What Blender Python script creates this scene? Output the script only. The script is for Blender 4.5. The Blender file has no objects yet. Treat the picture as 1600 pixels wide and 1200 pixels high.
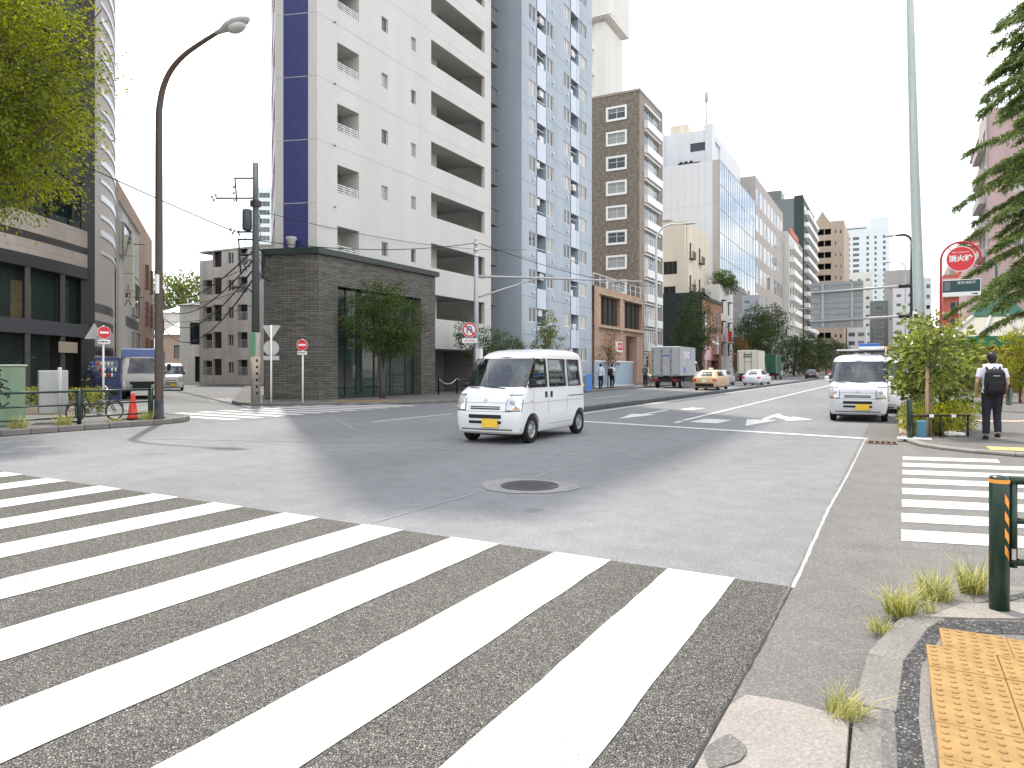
import bpy, bmesh, math, random
import numpy as np
from mathutils import Vector, Matrix, Quaternion

random.seed(7); np.random.seed(7)
scene = bpy.context.scene
COL = scene.collection
R = math.radians

# ------------------------------------------------------------------ camera
cam_d = bpy.data.cameras.new('camera')
cam = bpy.data.objects.new('camera', cam_d); COL.objects.link(cam)
cam.location = (0, 0, 1.45)
cam.rotation_euler = (R(90), 0, math.atan(600 / 1120))
cam_d.sensor_width = 36.0
cam_d.lens = 36.0 * 1120 / 1600
cam_d.shift_y = -23 / 1600
cam_d.clip_start = 0.1; cam_d.clip_end = 6000
scene.camera = cam

# ------------------------------------------------------------------ light, sky, exposure
SUN_EL = R(61.5)
SUN_AZ = R(48)      # left of the main road's direction
SUN_DIR = Vector((-math.cos(SUN_EL) * math.sin(SUN_AZ), math.cos(SUN_EL) * math.cos(SUN_AZ), math.sin(SUN_EL)))
sun_d = bpy.data.lights.new('sun', 'SUN')
sun_d.energy = 2.7; sun_d.angle = R(0.9); sun_d.color = (1.0, 0.93, 0.82)
sun = bpy.data.objects.new('sun', sun_d); COL.objects.link(sun)
sun.location = (-30, 30, 80)
sun.rotation_mode = 'QUATERNION'; sun.rotation_quaternion = SUN_DIR.to_track_quat('Z', 'Y')

world = bpy.data.worlds.new('World'); scene.world = world
world.use_nodes = True
nt = world.node_tree; nt.nodes.clear()
def wn(t, **k):
    n = nt.nodes.new(t)
    for a, b in k.items(): setattr(n, a, b)
    return n
sky = wn('ShaderNodeTexSky', sky_type='NISHITA', sun_disc=False)
sky.sun_elevation = SUN_EL; sky.sun_rotation = -SUN_AZ
sky.air_density = 1.0; sky.dust_density = 0.5; sky.ozone_density = 1.4
tc = wn('ShaderNodeTexCoord')
sep = wn('ShaderNodeSeparateXYZ'); nt.links.new(tc.outputs['Generated'], sep.inputs[0])
zz = wn('ShaderNodeMath', operation='ADD'); zz.inputs[1].default_value = 0.16
zc = wn('ShaderNodeMath', operation='MAXIMUM'); zc.inputs[1].default_value = 0.0
nt.links.new(sep.outputs[2], zc.inputs[0]); nt.links.new(zc.outputs[0], zz.inputs[0])
dx = wn('ShaderNodeMath', operation='DIVIDE'); nt.links.new(sep.outputs[0], dx.inputs[0]); nt.links.new(zz.outputs[0], dx.inputs[1])
dy = wn('ShaderNodeMath', operation='DIVIDE'); nt.links.new(sep.outputs[1], dy.inputs[0]); nt.links.new(zz.outputs[0], dy.inputs[1])
cmb = wn('ShaderNodeCombineXYZ'); nt.links.new(dx.outputs[0], cmb.inputs[0]); nt.links.new(dy.outputs[0], cmb.inputs[1])
nz = wn('ShaderNodeTexNoise'); nz.inputs['Scale'].default_value = 1.5; nz.inputs['Detail'].default_value = 8
nz.inputs['Roughness'].default_value = 0.58; nz.inputs['Distortion'].default_value = 0.3
nt.links.new(cmb.outputs[0], nz.inputs['Vector'])
rmp = wn('ShaderNodeValToRGB')
rmp.color_ramp.elements[0].position = 0.38; rmp.color_ramp.elements[0].color = (0.25, 0.25, 0.25, 1)
rmp.color_ramp.elements[1].position = 0.60; rmp.color_ramp.elements[1].color = (1, 1, 1, 1)
ov = wn('ShaderNodeMath', operation='MULTIPLY_ADD'); ov.inputs[1].default_value = -0.10; ov.inputs[2].default_value = 0.01
nt.links.new(zc.outputs[0], ov.inputs[0])
ad = wn('ShaderNodeMath', operation='ADD'); nt.links.new(nz.outputs['Fac'], ad.inputs[0]); nt.links.new(ov.outputs[0], ad.inputs[1])
nt.links.new(ad.outputs[0], rmp.inputs[0])
mix = wn('ShaderNodeMix', data_type='RGBA'); cg = wn('ShaderNodeMath', operation='MULTIPLY_ADD'); cg.inputs[1].default_value = 0.75; cg.inputs[2].default_value = 0.70   # cloud brighter overhead, as in any overcast sky
nt.links.new(zc.outputs[0], cg.inputs[0])
cs = wn('ShaderNodeVectorMath', operation='SCALE'); cs.inputs[0].default_value = (10.8, 10.4, 9.9); nt.links.new(cg.outputs[0], cs.inputs['Scale'])
nt.links.new(cs.outputs[0], mix.inputs[7])
nt.links.new(rmp.outputs[0], mix.inputs[0]); nt.links.new(sky.outputs[0], mix.inputs[6])
bg = wn('ShaderNodeBackground'); bg.inputs[1].default_value = 0.15
nt.links.new(mix.outputs[2], bg.inputs[0])
wo = wn('ShaderNodeOutputWorld'); nt.links.new(bg.outputs[0], wo.inputs[0])

vs = scene.view_settings
vs.view_transform = 'Standard'; vs.look = 'None'; vs.gamma = 1.0; vs.use_curve_mapping = False
vs.exposure = 0.84
scene.render.engine = 'CYCLES'
cy = scene.cycles
cy.use_denoising = True; cy.denoiser = 'OPENIMAGEDENOISE'
try: cy.denoising_prefilter = 'ACCURATE'
except Exception: pass
cy.use_adaptive_sampling = True; cy.adaptive_threshold = 0.02
cy.max_bounces = 5; cy.diffuse_bounces = 3; cy.glossy_bounces = 3; cy.transmission_bounces = 4; cy.transparent_max_bounces = 6
cy.caustics_reflective = False; cy.caustics_refractive = False
cy.sample_clamp_indirect = 6
scene.render.use_persistent_data = False

# ------------------------------------------------------------------ materials
MATS = {}
def mat(name, col, rough=0.7, spec=0.3, metal=0.0, noise=None, bump=None, emit=None, coat=0.0, streak=None):
    """Principled material; noise=(scale, amount) varies the colour, bump=(scale, strength), streak=(scale, amount) adds vertical grime."""
    if name in MATS: return MATS[name]
    m = bpy.data.materials.new(name); m.use_nodes = True
    t = m.node_tree; b = t.nodes['Principled BSDF']
    b.inputs['Base Color'].default_value = (*col, 1); b.inputs['Roughness'].default_value = rough
    b.inputs['Specular IOR Level'].default_value = spec; b.inputs['Metallic'].default_value = metal
    if coat: b.inputs['Coat Weight'].default_value = coat; b.inputs['Coat Roughness'].default_value = 0.04
    tcn = None
    if noise or bump or streak:
        tcn = t.nodes.new('ShaderNodeTexCoord')
    cur = None
    def modulate(fac_out, amt, cur):
        mr = t.nodes.new('ShaderNodeMapRange'); mr.inputs['From Min'].default_value = 0.25; mr.inputs['From Max'].default_value = 0.75
        mr.inputs['To Min'].default_value = 1 - amt; mr.inputs['To Max'].default_value = 1 + amt * 0.7
        t.links.new(fac_out, mr.inputs[0])
        mx = t.nodes.new('ShaderNodeMix'); mx.data_type = 'RGBA'; mx.blend_type = 'MULTIPLY'; mx.inputs[0].default_value = 1
        if cur is None: mx.inputs[6].default_value = (*col, 1)
        else: t.links.new(cur, mx.inputs[6])
        t.links.new(mr.outputs[0], mx.inputs[7])
        return mx.outputs[2]
    if noise:
        n = t.nodes.new('ShaderNodeTexNoise'); n.inputs['Scale'].default_value = noise[0]; n.inputs['Detail'].default_value = 6
        n.inputs['Roughness'].default_value = 0.65
        t.links.new(tcn.outputs['Object'], n.inputs['Vector'])
        cur = modulate(n.outputs['Fac'], noise[1], cur)
    if streak:
        mp = t.nodes.new('ShaderNodeMapping'); mp.inputs['Scale'].default_value = (streak[0], streak[0], streak[0] * 0.06)
        t.links.new(tcn.outputs['Object'], mp.inputs[0])
        n = t.nodes.new('ShaderNodeTexNoise'); n.inputs['Scale'].default_value = 1; n.inputs['Detail'].default_value = 5
        t.links.new(mp.outputs[0], n.inputs['Vector'])
        cur = modulate(n.outputs['Fac'], streak[1], cur)
    if cur is not None: t.links.new(cur, b.inputs['Base Color'])
    if bump:
        n = t.nodes.new('ShaderNodeTexNoise'); n.inputs['Scale'].default_value = bump[0]; n.inputs['Detail'].default_value = 4
        t.links.new(tcn.outputs['Object'], n.inputs['Vector'])
        bp = t.nodes.new('ShaderNodeBump'); bp.inputs['Strength'].default_value = bump[1]; bp.inputs['Distance'].default_value = 0.02
        t.links.new(n.outputs['Fac'], bp.inputs['Height']); t.links.new(bp.outputs[0], b.inputs['Normal'])
    if emit:
        b.inputs['Emission Color'].default_value = (*emit[0], 1); b.inputs['Emission Strength'].default_value = emit[1]
    MATS[name] = m
    return m

def tile_mat(name, col, grout, bw, bh, rough=0.6, var=0.12, mortar=0.012, bump=0.4, spec=0.3, streak=0.1, axis='auto'):
    """Small wall tiles / brickwork: colour differs per tile, joints recessed in the bump. Works on walls of any heading."""
    if name in MATS: return MATS[name]
    m = bpy.data.materials.new(name); m.use_nodes = True
    t = m.node_tree; b = t.nodes['Principled BSDF']; L = t.links
    tcn = t.nodes.new('ShaderNodeTexCoord'); sp = t.nodes.new('ShaderNodeSeparateXYZ'); L.new(tcn.outputs['Object'], sp.inputs[0])
    geo = t.nodes.new('ShaderNodeNewGeometry'); sn = t.nodes.new('ShaderNodeSeparateXYZ'); L.new(geo.outputs['True Normal'], sn.inputs[0])
    def mth(op, a, c=None):
        n = t.nodes.new('ShaderNodeMath'); n.operation = op
        for i, q in enumerate((a, c)):
            if q is None: continue
            if isinstance(q, (int, float)): n.inputs[i].default_value = q
            else: L.new(q, n.inputs[i])
        return n.outputs[0]
    # run along the wall: x*ny - y*nx
    u = mth('SUBTRACT', mth('MULTIPLY', sp.outputs[1], sn.outputs[0]), mth('MULTIPLY', sp.outputs[0], sn.outputs[1]))
    cb = t.nodes.new('ShaderNodeCombineXYZ'); L.new(u, cb.inputs[0]); L.new(sp.outputs[2], cb.inputs[1])
    br = t.nodes.new('ShaderNodeTexBrick'); L.new(cb.outputs[0], br.inputs['Vector'])
    br.inputs['Scale'].default_value = 1; br.inputs['Brick Width'].default_value = bw; br.inputs['Row Height'].default_value = bh
    br.inputs['Mortar Size'].default_value = mortar; br.inputs['Mortar Smooth'].default_value = 0.2
    br.inputs['Color1'].default_value = (*[c * (1 - var) for c in col], 1); br.inputs['Color2'].default_value = (*[min(1, c * (1 + var)) for c in col], 1)
    br.inputs['Mortar'].default_value = (*grout, 1)
    mp = t.nodes.new('ShaderNodeMapping'); mp.inputs['Scale'].default_value = (0.7, 0.7, 0.06); L.new(tcn.outputs['Object'], mp.inputs[0])
    n = t.nodes.new('ShaderNodeTexNoise'); n.inputs['Scale'].default_value = 1; n.inputs['Detail'].default_value = 6; L.new(mp.outputs[0], n.inputs['Vector'])
    mr = t.nodes.new('ShaderNodeMapRange'); mr.inputs['From Min'].default_value = 0.3; mr.inputs['From Max'].default_value = 0.7
    mr.inputs['To Min'].default_value = 1 - streak; mr.inputs['To Max'].default_value = 1 + streak * 0.5; L.new(n.outputs['Fac'], mr.inputs[0])
    mx = t.nodes.new('ShaderNodeMix'); mx.data_type = 'RGBA'; mx.blend_type = 'MULTIPLY'; mx.inputs[0].default_value = 1
    L.new(br.outputs['Color'], mx.inputs[6]); L.new(mr.outputs[0], mx.inputs[7]); L.new(mx.outputs[2], b.inputs['Base Color'])
    bp = t.nodes.new('ShaderNodeBump'); bp.inputs['Strength'].default_value = bump; bp.inputs['Distance'].default_value = 0.01; bp.invert = True
    L.new(br.outputs['Fac'], bp.inputs['Height']); L.new(bp.outputs[0], b.inputs['Normal'])
    b.inputs['Roughness'].default_value = rough; b.inputs['Specular IOR Level'].default_value = spec
    MATS[name] = m
    return m

def asphalt(name, stone_lo, stone_hi, gap, scale, bump, big=0.12, fine=0.5, patch=None):
    """Aggregate in bitumen: every stone its own shade, darker gaps between, broad dirty patches."""
    m = bpy.data.materials.new(name); m.use_nodes = True
    t = m.node_tree; b = t.nodes['Principled BSDF']; L = t.links
    tcn = t.nodes.new('ShaderNodeTexCoord')
    v = t.nodes.new('ShaderNodeTexVoronoi'); v.inputs['Scale'].default_value = scale; L.new(tcn.outputs['Object'], v.inputs['Vector'])
    v2 = t.nodes.new('ShaderNodeTexVoronoi'); v2.feature = 'DISTANCE_TO_EDGE'; v2.inputs['Scale'].default_value = scale; L.new(tcn.outputs['Object'], v2.inputs['Vector'])
    sp = t.nodes.new('ShaderNodeSeparateColor'); L.new(v.outputs['Color'], sp.inputs[0])
    r1 = t.nodes.new('ShaderNodeValToRGB'); L.new(sp.outputs[0], r1.inputs[0])
    r1.color_ramp.elements[0].color = (*stone_lo, 1); r1.color_ramp.elements[1].color = (*stone_hi, 1)
    e = r1.color_ramp.elements.new(0.7); e.color = (*[0.55 * a + 0.45 * c for a, c in zip(stone_lo, stone_hi)], 1)
    mr = t.nodes.new('ShaderNodeMapRange'); mr.inputs['From Max'].default_value = 0.34; L.new(v2.outputs['Distance'], mr.inputs[0])
    mx = t.nodes.new('ShaderNodeMix'); mx.data_type = 'RGBA'; mx.inputs[6].default_value = (*gap, 1)
    L.new(mr.outputs[0], mx.inputs[0]); L.new(r1.outputs[0], mx.inputs[7])
    def mul(cur, scl, amt, detail=5, stretch=(1, 1, 1)):
        mp = t.nodes.new('ShaderNodeMapping'); mp.inputs['Scale'].default_value = stretch; L.new(tcn.outputs['Object'], mp.inputs[0])
        n = t.nodes.new('ShaderNodeTexNoise'); n.inputs['Scale'].default_value = scl; n.inputs['Detail'].default_value = detail; L.new(mp.outputs[0], n.inputs['Vector'])
        q = t.nodes.new('ShaderNodeMapRange'); q.inputs['From Min'].default_value = 0.3; q.inputs['From Max'].default_value = 0.7
        q.inputs['To Min'].default_value = 1 - amt; q.inputs['To Max'].default_value = 1 + amt; L.new(n.outputs['Fac'], q.inputs[0])
        x = t.nodes.new('ShaderNodeMix'); x.data_type = 'RGBA'; x.blend_type = 'MULTIPLY'; x.inputs[0].default_value = 1
        L.new(cur, x.inputs[6]); L.new(q.outputs[0], x.inputs[7]); return x.outputs[2]
    cur = mul(mx.outputs[2], 0.35, big, 6, (1, 0.35, 1))
    cur = mul(cur, 3.0, big * 0.6)
    cur = mul(cur, 60, fine * 0.35)
    if patch:  # rare dark oil drips
        n = t.nodes.new('ShaderNodeTexNoise'); n.inputs['Scale'].default_value = 1.3; n.inputs['Detail'].default_value = 3; L.new(tcn.outputs['Object'], n.inputs['Vector'])
        q = t.nodes.new('ShaderNodeMapRange'); q.inputs['From Min'].default_value = 0.66; q.inputs['From Max'].default_value = 0.74
        q.inputs['To Min'].default_value = 1; q.inputs['To Max'].default_value = patch; L.new(n.outputs['Fac'], q.inputs[0])
        x = t.nodes.new('ShaderNodeMix'); x.data_type = 'RGBA'; x.blend_type = 'MULTIPLY'; x.inputs[0].default_value = 1
        L.new(cur, x.inputs[6]); L.new(q.outputs[0], x.inputs[7]); cur = x.outputs[2]
    L.new(cur, b.inputs['Base Color'])
    bp = t.nodes.new('ShaderNodeBump'); bp.inputs['Strength'].default_value = bump; bp.inputs['Distance'].default_value = 0.0012
    L.new(mr.outputs[0], bp.inputs['Height']); L.new(bp.outputs[0], b.inputs['Normal'])
    b.inputs['Roughness'].default_value = 0.85; b.inputs['Specular IOR Level'].default_value = 0.25
    MATS[name] = m
    return m

def paint_mat(name, col, wear=0.5, under=(0.12, 0.12, 0.12), rough=0.6):
    """Thermoplastic road paint, chipped here and there down to the asphalt."""
    m = bpy.data.materials.new(name); m.use_nodes = True
    t = m.node_tree; b = t.nodes['Principled BSDF']; L = t.links
    tcn = t.nodes.new('ShaderNodeTexCoord')
    n = t.nodes.new('ShaderNodeTexNoise'); n.inputs['Scale'].default_value = 55; n.inputs['Detail'].default_value = 3; L.new(tcn.outputs['Object'], n.inputs['Vector'])
    n2 = t.nodes.new('ShaderNodeTexNoise'); n2.inputs['Scale'].default_value = 1.6; n2.inputs['Detail'].default_value = 5; L.new(tcn.outputs['Object'], n2.inputs['Vector'])
    a = t.nodes.new('ShaderNodeMath'); a.operation = 'MULTIPLY_ADD'; a.inputs[1].default_value = 0.55; L.new(n2.outputs['Fac'], a.inputs[0]); L.new(n.outputs['Fac'], a.inputs[2])
    q = t.nodes.new('ShaderNodeMapRange'); q.inputs['From Min'].default_value = 1.10 - wear * 0.25; q.inputs['From Max'].default_value = 1.16 - wear * 0.25
    L.new(a.outputs[0], q.inputs[0])
    mx = t.nodes.new('ShaderNodeMix'); mx.data_type = 'RGBA'; mx.inputs[6].default_value = (*col, 1); mx.inputs[7].default_value = (*under, 1)
    L.new(q.outputs[0], mx.inputs[0])
    q2 = t.nodes.new('ShaderNodeMapRange'); q2.inputs['From Min'].default_value = 0.3; q2.inputs['From Max'].default_value = 0.7
    q2.inputs['To Min'].default_value = 0.9; q2.inputs['To Max'].default_value = 1.04; L.new(n2.outputs['Fac'], q2.inputs[0])
    x = t.nodes.new('ShaderNodeMix'); x.data_type = 'RGBA'; x.blend_type = 'MULTIPLY'; x.inputs[0].default_value = 1
    L.new(mx.outputs[2], x.inputs[6]); L.new(q2.outputs[0], x.inputs[7]); L.new(x.outputs[2], b.inputs['Base Color'])
    bp = t.nodes.new('ShaderNodeBump'); bp.inputs['Strength'].default_value = 0.25; bp.inputs['Distance'].default_value = 0.001
    L.new(n.outputs['Fac'], bp.inputs['Height']); L.new(bp.outputs[0], b.inputs['Normal'])
    b.inputs['Roughness'].default_value = rough; b.inputs['Specular IOR Level'].default_value = 0.3
    MATS[name] = m
    return m

def leaf_mat(name, dark, light, trans=0.4, rough=0.5):
    m = bpy.data.materials.new(name); m.use_nodes = True
    t = m.node_tree; L = t.links; t.nodes.clear()
    out = t.nodes.new('ShaderNodeOutputMaterial')
    at = t.nodes.new('ShaderNodeAttribute'); at.attribute_name = 'shade'
    r = t.nodes.new('ShaderNodeValToRGB'); r.color_ramp.elements[0].color = (*dark, 1); r.color_ramp.elements[1].color = (*light, 1)
    L.new(at.outputs['Fac'], r.inputs[0])
    d = t.nodes.new('ShaderNodeBsdfPrincipled'); d.inputs['Roughness'].default_value = rough; d.inputs['Specular IOR Level'].default_value = 0.35
    L.new(r.outputs[0], d.inputs['Base Color'])
    tr = t.nodes.new('ShaderNodeBsdfTranslucent')
    hs = t.nodes.new('ShaderNodeHueSaturation'); hs.inputs['Saturation'].default_value = 1.15; hs.inputs['Value'].default_value = 1.5; hs.inputs['Hue'].default_value = 0.485
    L.new(r.outputs[0], hs.inputs['Color']); L.new(hs.outputs[0], tr.inputs[0])
    mx = t.nodes.new('ShaderNodeMixShader'); mx.inputs[0].default_value = trans
    L.new(d.outputs[0], mx.inputs[1]); L.new(tr.outputs[0], mx.inputs[2]); L.new(mx.outputs[0], out.inputs[0])
    MATS[name] = m
    return m

def glass_mat(name, col, rough=0.03, spec=0.9, metal=0.0):
    return mat(name, col, rough, spec, metal)

# road surfaces
asphalt('asphalt_main', (0.186, 0.191, 0.196), (0.36, 0.37, 0.376), (0.147, 0.151, 0.155), 110, 0.35, 0.15, 0.3, 0.8)
asphalt('asphalt_cross', (0.14, 0.136, 0.122), (0.36, 0.35, 0.315), (0.004, 0.004, 0.004), 92, 1.0, 0.12, 0.6)
asphalt('asphalt_gutter', (0.14, 0.136, 0.127), (0.31, 0.30, 0.283), (0.11, 0.106, 0.1), 120, 0.35, 0.14, 0.5, 0.85)
asphalt('asphalt_walk', (0.145, 0.141, 0.134), (0.30, 0.292, 0.28), (0.11, 0.107, 0.103), 110, 0.4, 0.14, 0.5, 0.85)
asphalt('loose_chip', (0.05, 0.05, 0.052), (0.30, 0.30, 0.295), (0.02, 0.02, 0.02), 60, 1.0, 0.1, 0.6)
asphalt('granite', (0.20, 0.185, 0.17), (0.42, 0.385, 0.35), (0.25, 0.23, 0.21), 200, 0.15, 0.12, 0.5)
asphalt('kerb_concrete', (0.15, 0.143, 0.132), (0.32, 0.305, 0.285), (0.17, 0.16, 0.148), 150, 0.2, 0.2, 0.6)
paint_mat('road_paint', (0.60, 0.60, 0.575), 0.62)
paint_mat('road_paint_old', (0.55, 0.55, 0.53), 0.8)
mat('tactile', (0.325, 0.205, 0.084), 0.8, 0.2, noise=(7, 0.28), bump=(160, 0.2))
mat('tactile_far', (0.50, 0.38, 0.16), 0.75, 0.25, noise=(9, 0.12))
mat('iron', (0.055, 0.056, 0.055), 0.5, 0.5, noise=(30, 0.3), bump=(90, 0.2))
mat('earth', (0.07, 0.055, 0.04), 0.95, 0.1, noise=(12, 0.35), bump=(40, 0.6))
mat('concrete', (0.36, 0.355, 0.34), 0.85, 0.2, noise=(3, 0.14), bump=(60, 0.15), streak=(1.0, 0.12))
mat('steel_grey', (0.42, 0.43, 0.44), 0.45, 0.5, 0.3, noise=(8, 0.1))
mat('steel_pale', (0.52, 0.60, 0.58), 0.5, 0.4, noise=(5, 0.08), streak=(6, 0.08))
mat('pole_brown', (0.085, 0.06, 0.05), 0.5, 0.4, noise=(7, 0.2))
mat('pole_dark', (0.03, 0.032, 0.04), 0.45, 0.4, noise=(7, 0.15))
mat('pole_green', (0.075, 0.09, 0.095), 0.55, 0.35, noise=(5, 0.2), streak=(6, 0.15))
mat('concrete_pole', (0.33, 0.31, 0.29), 0.85, 0.2, noise=(6, 0.15))
mat('rail_green', (0.012, 0.035, 0.024), 0.35, 0.5, noise=(14, 0.15))
mat('black', (0.012, 0.012, 0.013), 0.6, 0.3)
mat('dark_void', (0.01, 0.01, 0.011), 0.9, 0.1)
mat('rubber', (0.014, 0.014, 0.014), 0.75, 0.25, noise=(20, 0.2))
mat('orange_tape', (0.85, 0.34, 0.06), 0.4, 0.5)
mat('white_paint', (0.78, 0.78, 0.77), 0.45, 0.4, noise=(6, 0.04))
mat('red_paint', (0.62, 0.025, 0.03), 0.4, 0.5)
mat('blue_paint', (0.04, 0.14, 0.5), 0.4, 0.5)
mat('grey_paint', (0.42, 0.42, 0.41), 0.5, 0.4, noise=(6, 0.08))
mat('aluminium', (0.62, 0.64, 0.65), 0.4, 0.5, 0.4)
mat('alu_dark', (0.09, 0.09, 0.09), 0.45, 0.4)
glass_mat('glass_dark', (0.015, 0.019, 0.022))
glass_mat('glass_grey', (0.06, 0.07, 0.075))
glass_mat('glass_blue', (0.04, 0.055, 0.075), 0.02, 1.0)
glass_mat('glass_curtain', (0.34, 0.34, 0.32), 0.12, 0.7)
glass_mat('glass_green', (0.035, 0.075, 0.065), 0.03, 0.9)

# ------------------------------------------------------------------ mesh helpers
MW = {}   # object -> world matrix (no depsgraph needed)
def I4(): return Matrix.Identity(4)
def frame(o, d):
    """Facade frame: x runs along the wall (to the right as seen from outside), y points into the wall, z up."""
    a = math.atan2(d[1], d[0])
    return Matrix.Translation((o[0], o[1], o[2] if len(o) > 2 else 0)) @ Matrix.Rotation(a, 4, 'Z')

class MB:
    def __init__(s, M=None):
        s.v = []; s.f = []; s.mi = []; s.sm = []; s.M = M; s.cur = 0; s.smooth = False
    def add(s, pts, faces, smooth=None):
        b = len(s.v); M = s.M
        if M is not None: pts = [M @ Vector(p) for p in pts]
        s.v.extend([tuple(p) for p in pts])
        sm = s.smooth if smooth is None else smooth
        for f in faces:
            s.f.append(tuple(b + i for i in f)); s.mi.append(s.cur); s.sm.append(sm)
    def box(s, x0, x1, y0, y1, z0, z1):
        p = [(x0, y0, z0), (x1, y0, z0), (x1, y1, z0), (x0, y1, z0), (x0, y0, z1), (x1, y0, z1), (x1, y1, z1), (x0, y1, z1)]
        s.add(p, [(0, 3, 2, 1), (4, 5, 6, 7), (0, 1, 5, 4), (1, 2, 6, 5), (2, 3, 7, 6), (3, 0, 4, 7)], False)
        return s
    def bbox(s, x0, x1, y0, y1, z0, z1, b=0.01):
        """box with chamfered vertical and top edges"""
        prof = [(b, 0), (0, b), (0, z1 - z0 - b), (b, z1 - z0)]
        rings = []
        for ins, dz in prof:
            i = ins; c = b * 0.8 + i
            rings.append([(x0 + c, y0 + i, z0 + dz), (x1 - c, y0 + i, z0 + dz), (x1 - i, y0 + c, z0 + dz), (x1 - i, y1 - c, z0 + dz),
                          (x1 - c, y1 - i, z0 + dz), (x0 + c, y1 - i, z0 + dz), (x0 + i, y1 - c, z0 + dz), (x0 + i, y0 + c, z0 + dz)])
        s.loft(rings, True, True, smooth=False); return s
    def quad(s, a, b, c, d): s.add([a, b, c, d], [(0, 1, 2, 3)], False); return s
    def poly(s, pts): s.add(pts, [tuple(range(len(pts)))], False); return s
    def prism(s, pts, z0, z1, smooth=False):
        n = len(pts)
        a = [(p[0], p[1], z0) for p in pts] + [(p[0], p[1], z1) for p in pts]
        s.add(a, [tuple(range(n - 1, -1, -1)), tuple(range(n, 2 * n))], False)
        s.add(a, [(i, (i + 1) % n, n + (i + 1) % n, n + i) for i in range(n)], smooth); return s
    def loft(s, rings, cap0=True, cap1=True, smooth=True, closed=True):
        n = len(rings[0]); pts = [p for r in rings for p in r]; fs = []
        for i in range(len(rings) - 1):
            for j in range(n if closed else n - 1):
                k = (j + 1) % n
                fs.append((i * n + j, i * n + k, (i + 1) * n + k, (i + 1) * n + j))
        b = len(s.v); s.add(pts, fs, smooth)
        if cap0: s.f.append(tuple(b + j for j in range(n - 1, -1, -1))); s.mi.append(s.cur); s.sm.append(False)
        if cap1: s.f.append(tuple(b + (len(rings) - 1) * n + j for j in range(n))); s.mi.append(s.cur); s.sm.append(False)
        return s
    def tube(s, pts, r, n=8, caps=True):
        pts = [Vector(p) for p in pts]
        rs = r if isinstance(r, (list, tuple)) else [r] * len(pts)
        rings = []; up = None
        for i, p in enumerate(pts):
            t = (pts[min(i + 1, len(pts) - 1)] - pts[max(i - 1, 0)]).normalized()
            if up is None:
                up = Vector((0, 0, 1)) if abs(t.z) < 0.9 else Vector((1, 0, 0))
            a = (up - t * up.dot(t))
            if a.length < 1e-5: a = t.orthogonal()
            a.normalize(); b = t.cross(a); up = a
            rings.append([p + (a * math.cos(2 * math.pi * k / n) + b * math.sin(2 * math.pi * k / n)) * rs[i] for k in range(n)])
        s.loft(rings, caps, caps, True); return s
    def cyl(s, c, r, h, axis='Z', n=20, r2=None):
        c = Vector(c); d = {'X': Vector((1, 0, 0)), 'Y': Vector((0, 1, 0)), 'Z': Vector((0, 0, 1))}[axis] if isinstance(axis, str) else Vector(axis).normalized()
        return s.tube([c, c + d * h], [r, r if r2 is None else r2], n)
    def lathe(s, prof, n=20, c=(0, 0, 0), axis='Z', smooth=True, caps=True):
        rings = []
        for r, h in prof:
            ring = []
            for k in range(n):
                a = 2 * math.pi * k / n; x, y = r * math.cos(a), r * math.sin(a)
                ring.append({'Z': (c[0] + x, c[1] + y, c[2] + h), 'Y': (c[0] + x, c[1] + h, c[2] + y), 'X': (c[0] + h, c[1] + x, c[2] + y)}[axis])
            rings.append(ring)
        s.loft(rings, caps, caps, smooth); return s
    def ball(s, c, r, n=12, m=8, sc=(1, 1, 1)):
        rings = []
        for i in range(1, m):
            ph = math.pi * i / m
            rings.append([(c[0] + r * sc[0] * math.sin(ph) * math.cos(2 * math.pi * k / n), c[1] + r * sc[1] * math.sin(ph) * math.sin(2 * math.pi * k / n), c[2] - r * sc[2] * math.cos(ph)) for k in range(n)])
        s.loft(rings, True, True, True); return s
    def torus(s, c, R_, r, axis='Y', n=28, m=8):
        rings = []
        for i in range(n + 1):
            a = 2 * math.pi * i / n; ring = []
            for k in range(m):
                b = 2 * math.pi * k / m; q = R_ + r * math.cos(b); h = r * math.sin(b)
                x, y = q * math.cos(a), q * math.sin(a)
                ring.append({'Z': (c[0] + x, c[1] + y, c[2] + h), 'Y': (c[0] + x, c[1] + h, c[2] + y), 'X': (c[0] + h, c[1] + x, c[2] + y)}[axis])
            rings.append(ring)
        s.loft(rings, False, False, True); return s
    def wall(s, u0, u1, v0, v1, ops=(), y=0.0, reveal=0.15, back=False):
        """wall sheet in the x-z plane with real openings (u0,u1,v0,v1[,depth]) and their reveals"""
        us = sorted({u0, u1, *[q for o in ops for q in (o[0], o[1])]}); vsr = sorted({v0, v1, *[q for o in ops for q in (o[2], o[3])]})
        us = [q for q in us if u0 - 1e-6 <= q <= u1 + 1e-6]; vsr = [q for q in vsr if v0 - 1e-6 <= q <= v1 + 1e-6]
        for j in range(len(vsr) - 1):
            i = 0; zc = (vsr[j] + vsr[j + 1]) / 2
            while i < len(us) - 1:
                def hole(k): 
                    c = (us[k] + us[k + 1]) / 2
                    return any(o[0] < c < o[1] and o[2] < zc < o[3] for o in ops)
                if hole(i): i += 1; continue
                k = i
                while k + 1 < len(us) - 1 and not hole(k + 1): k += 1
                s.quad((us[i], y, vsr[j]), (us[k + 1], y, vsr[j]), (us[k + 1], y, vsr[j + 1]), (us[i], y, vsr[j + 1]))
                i = k + 1
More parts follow.
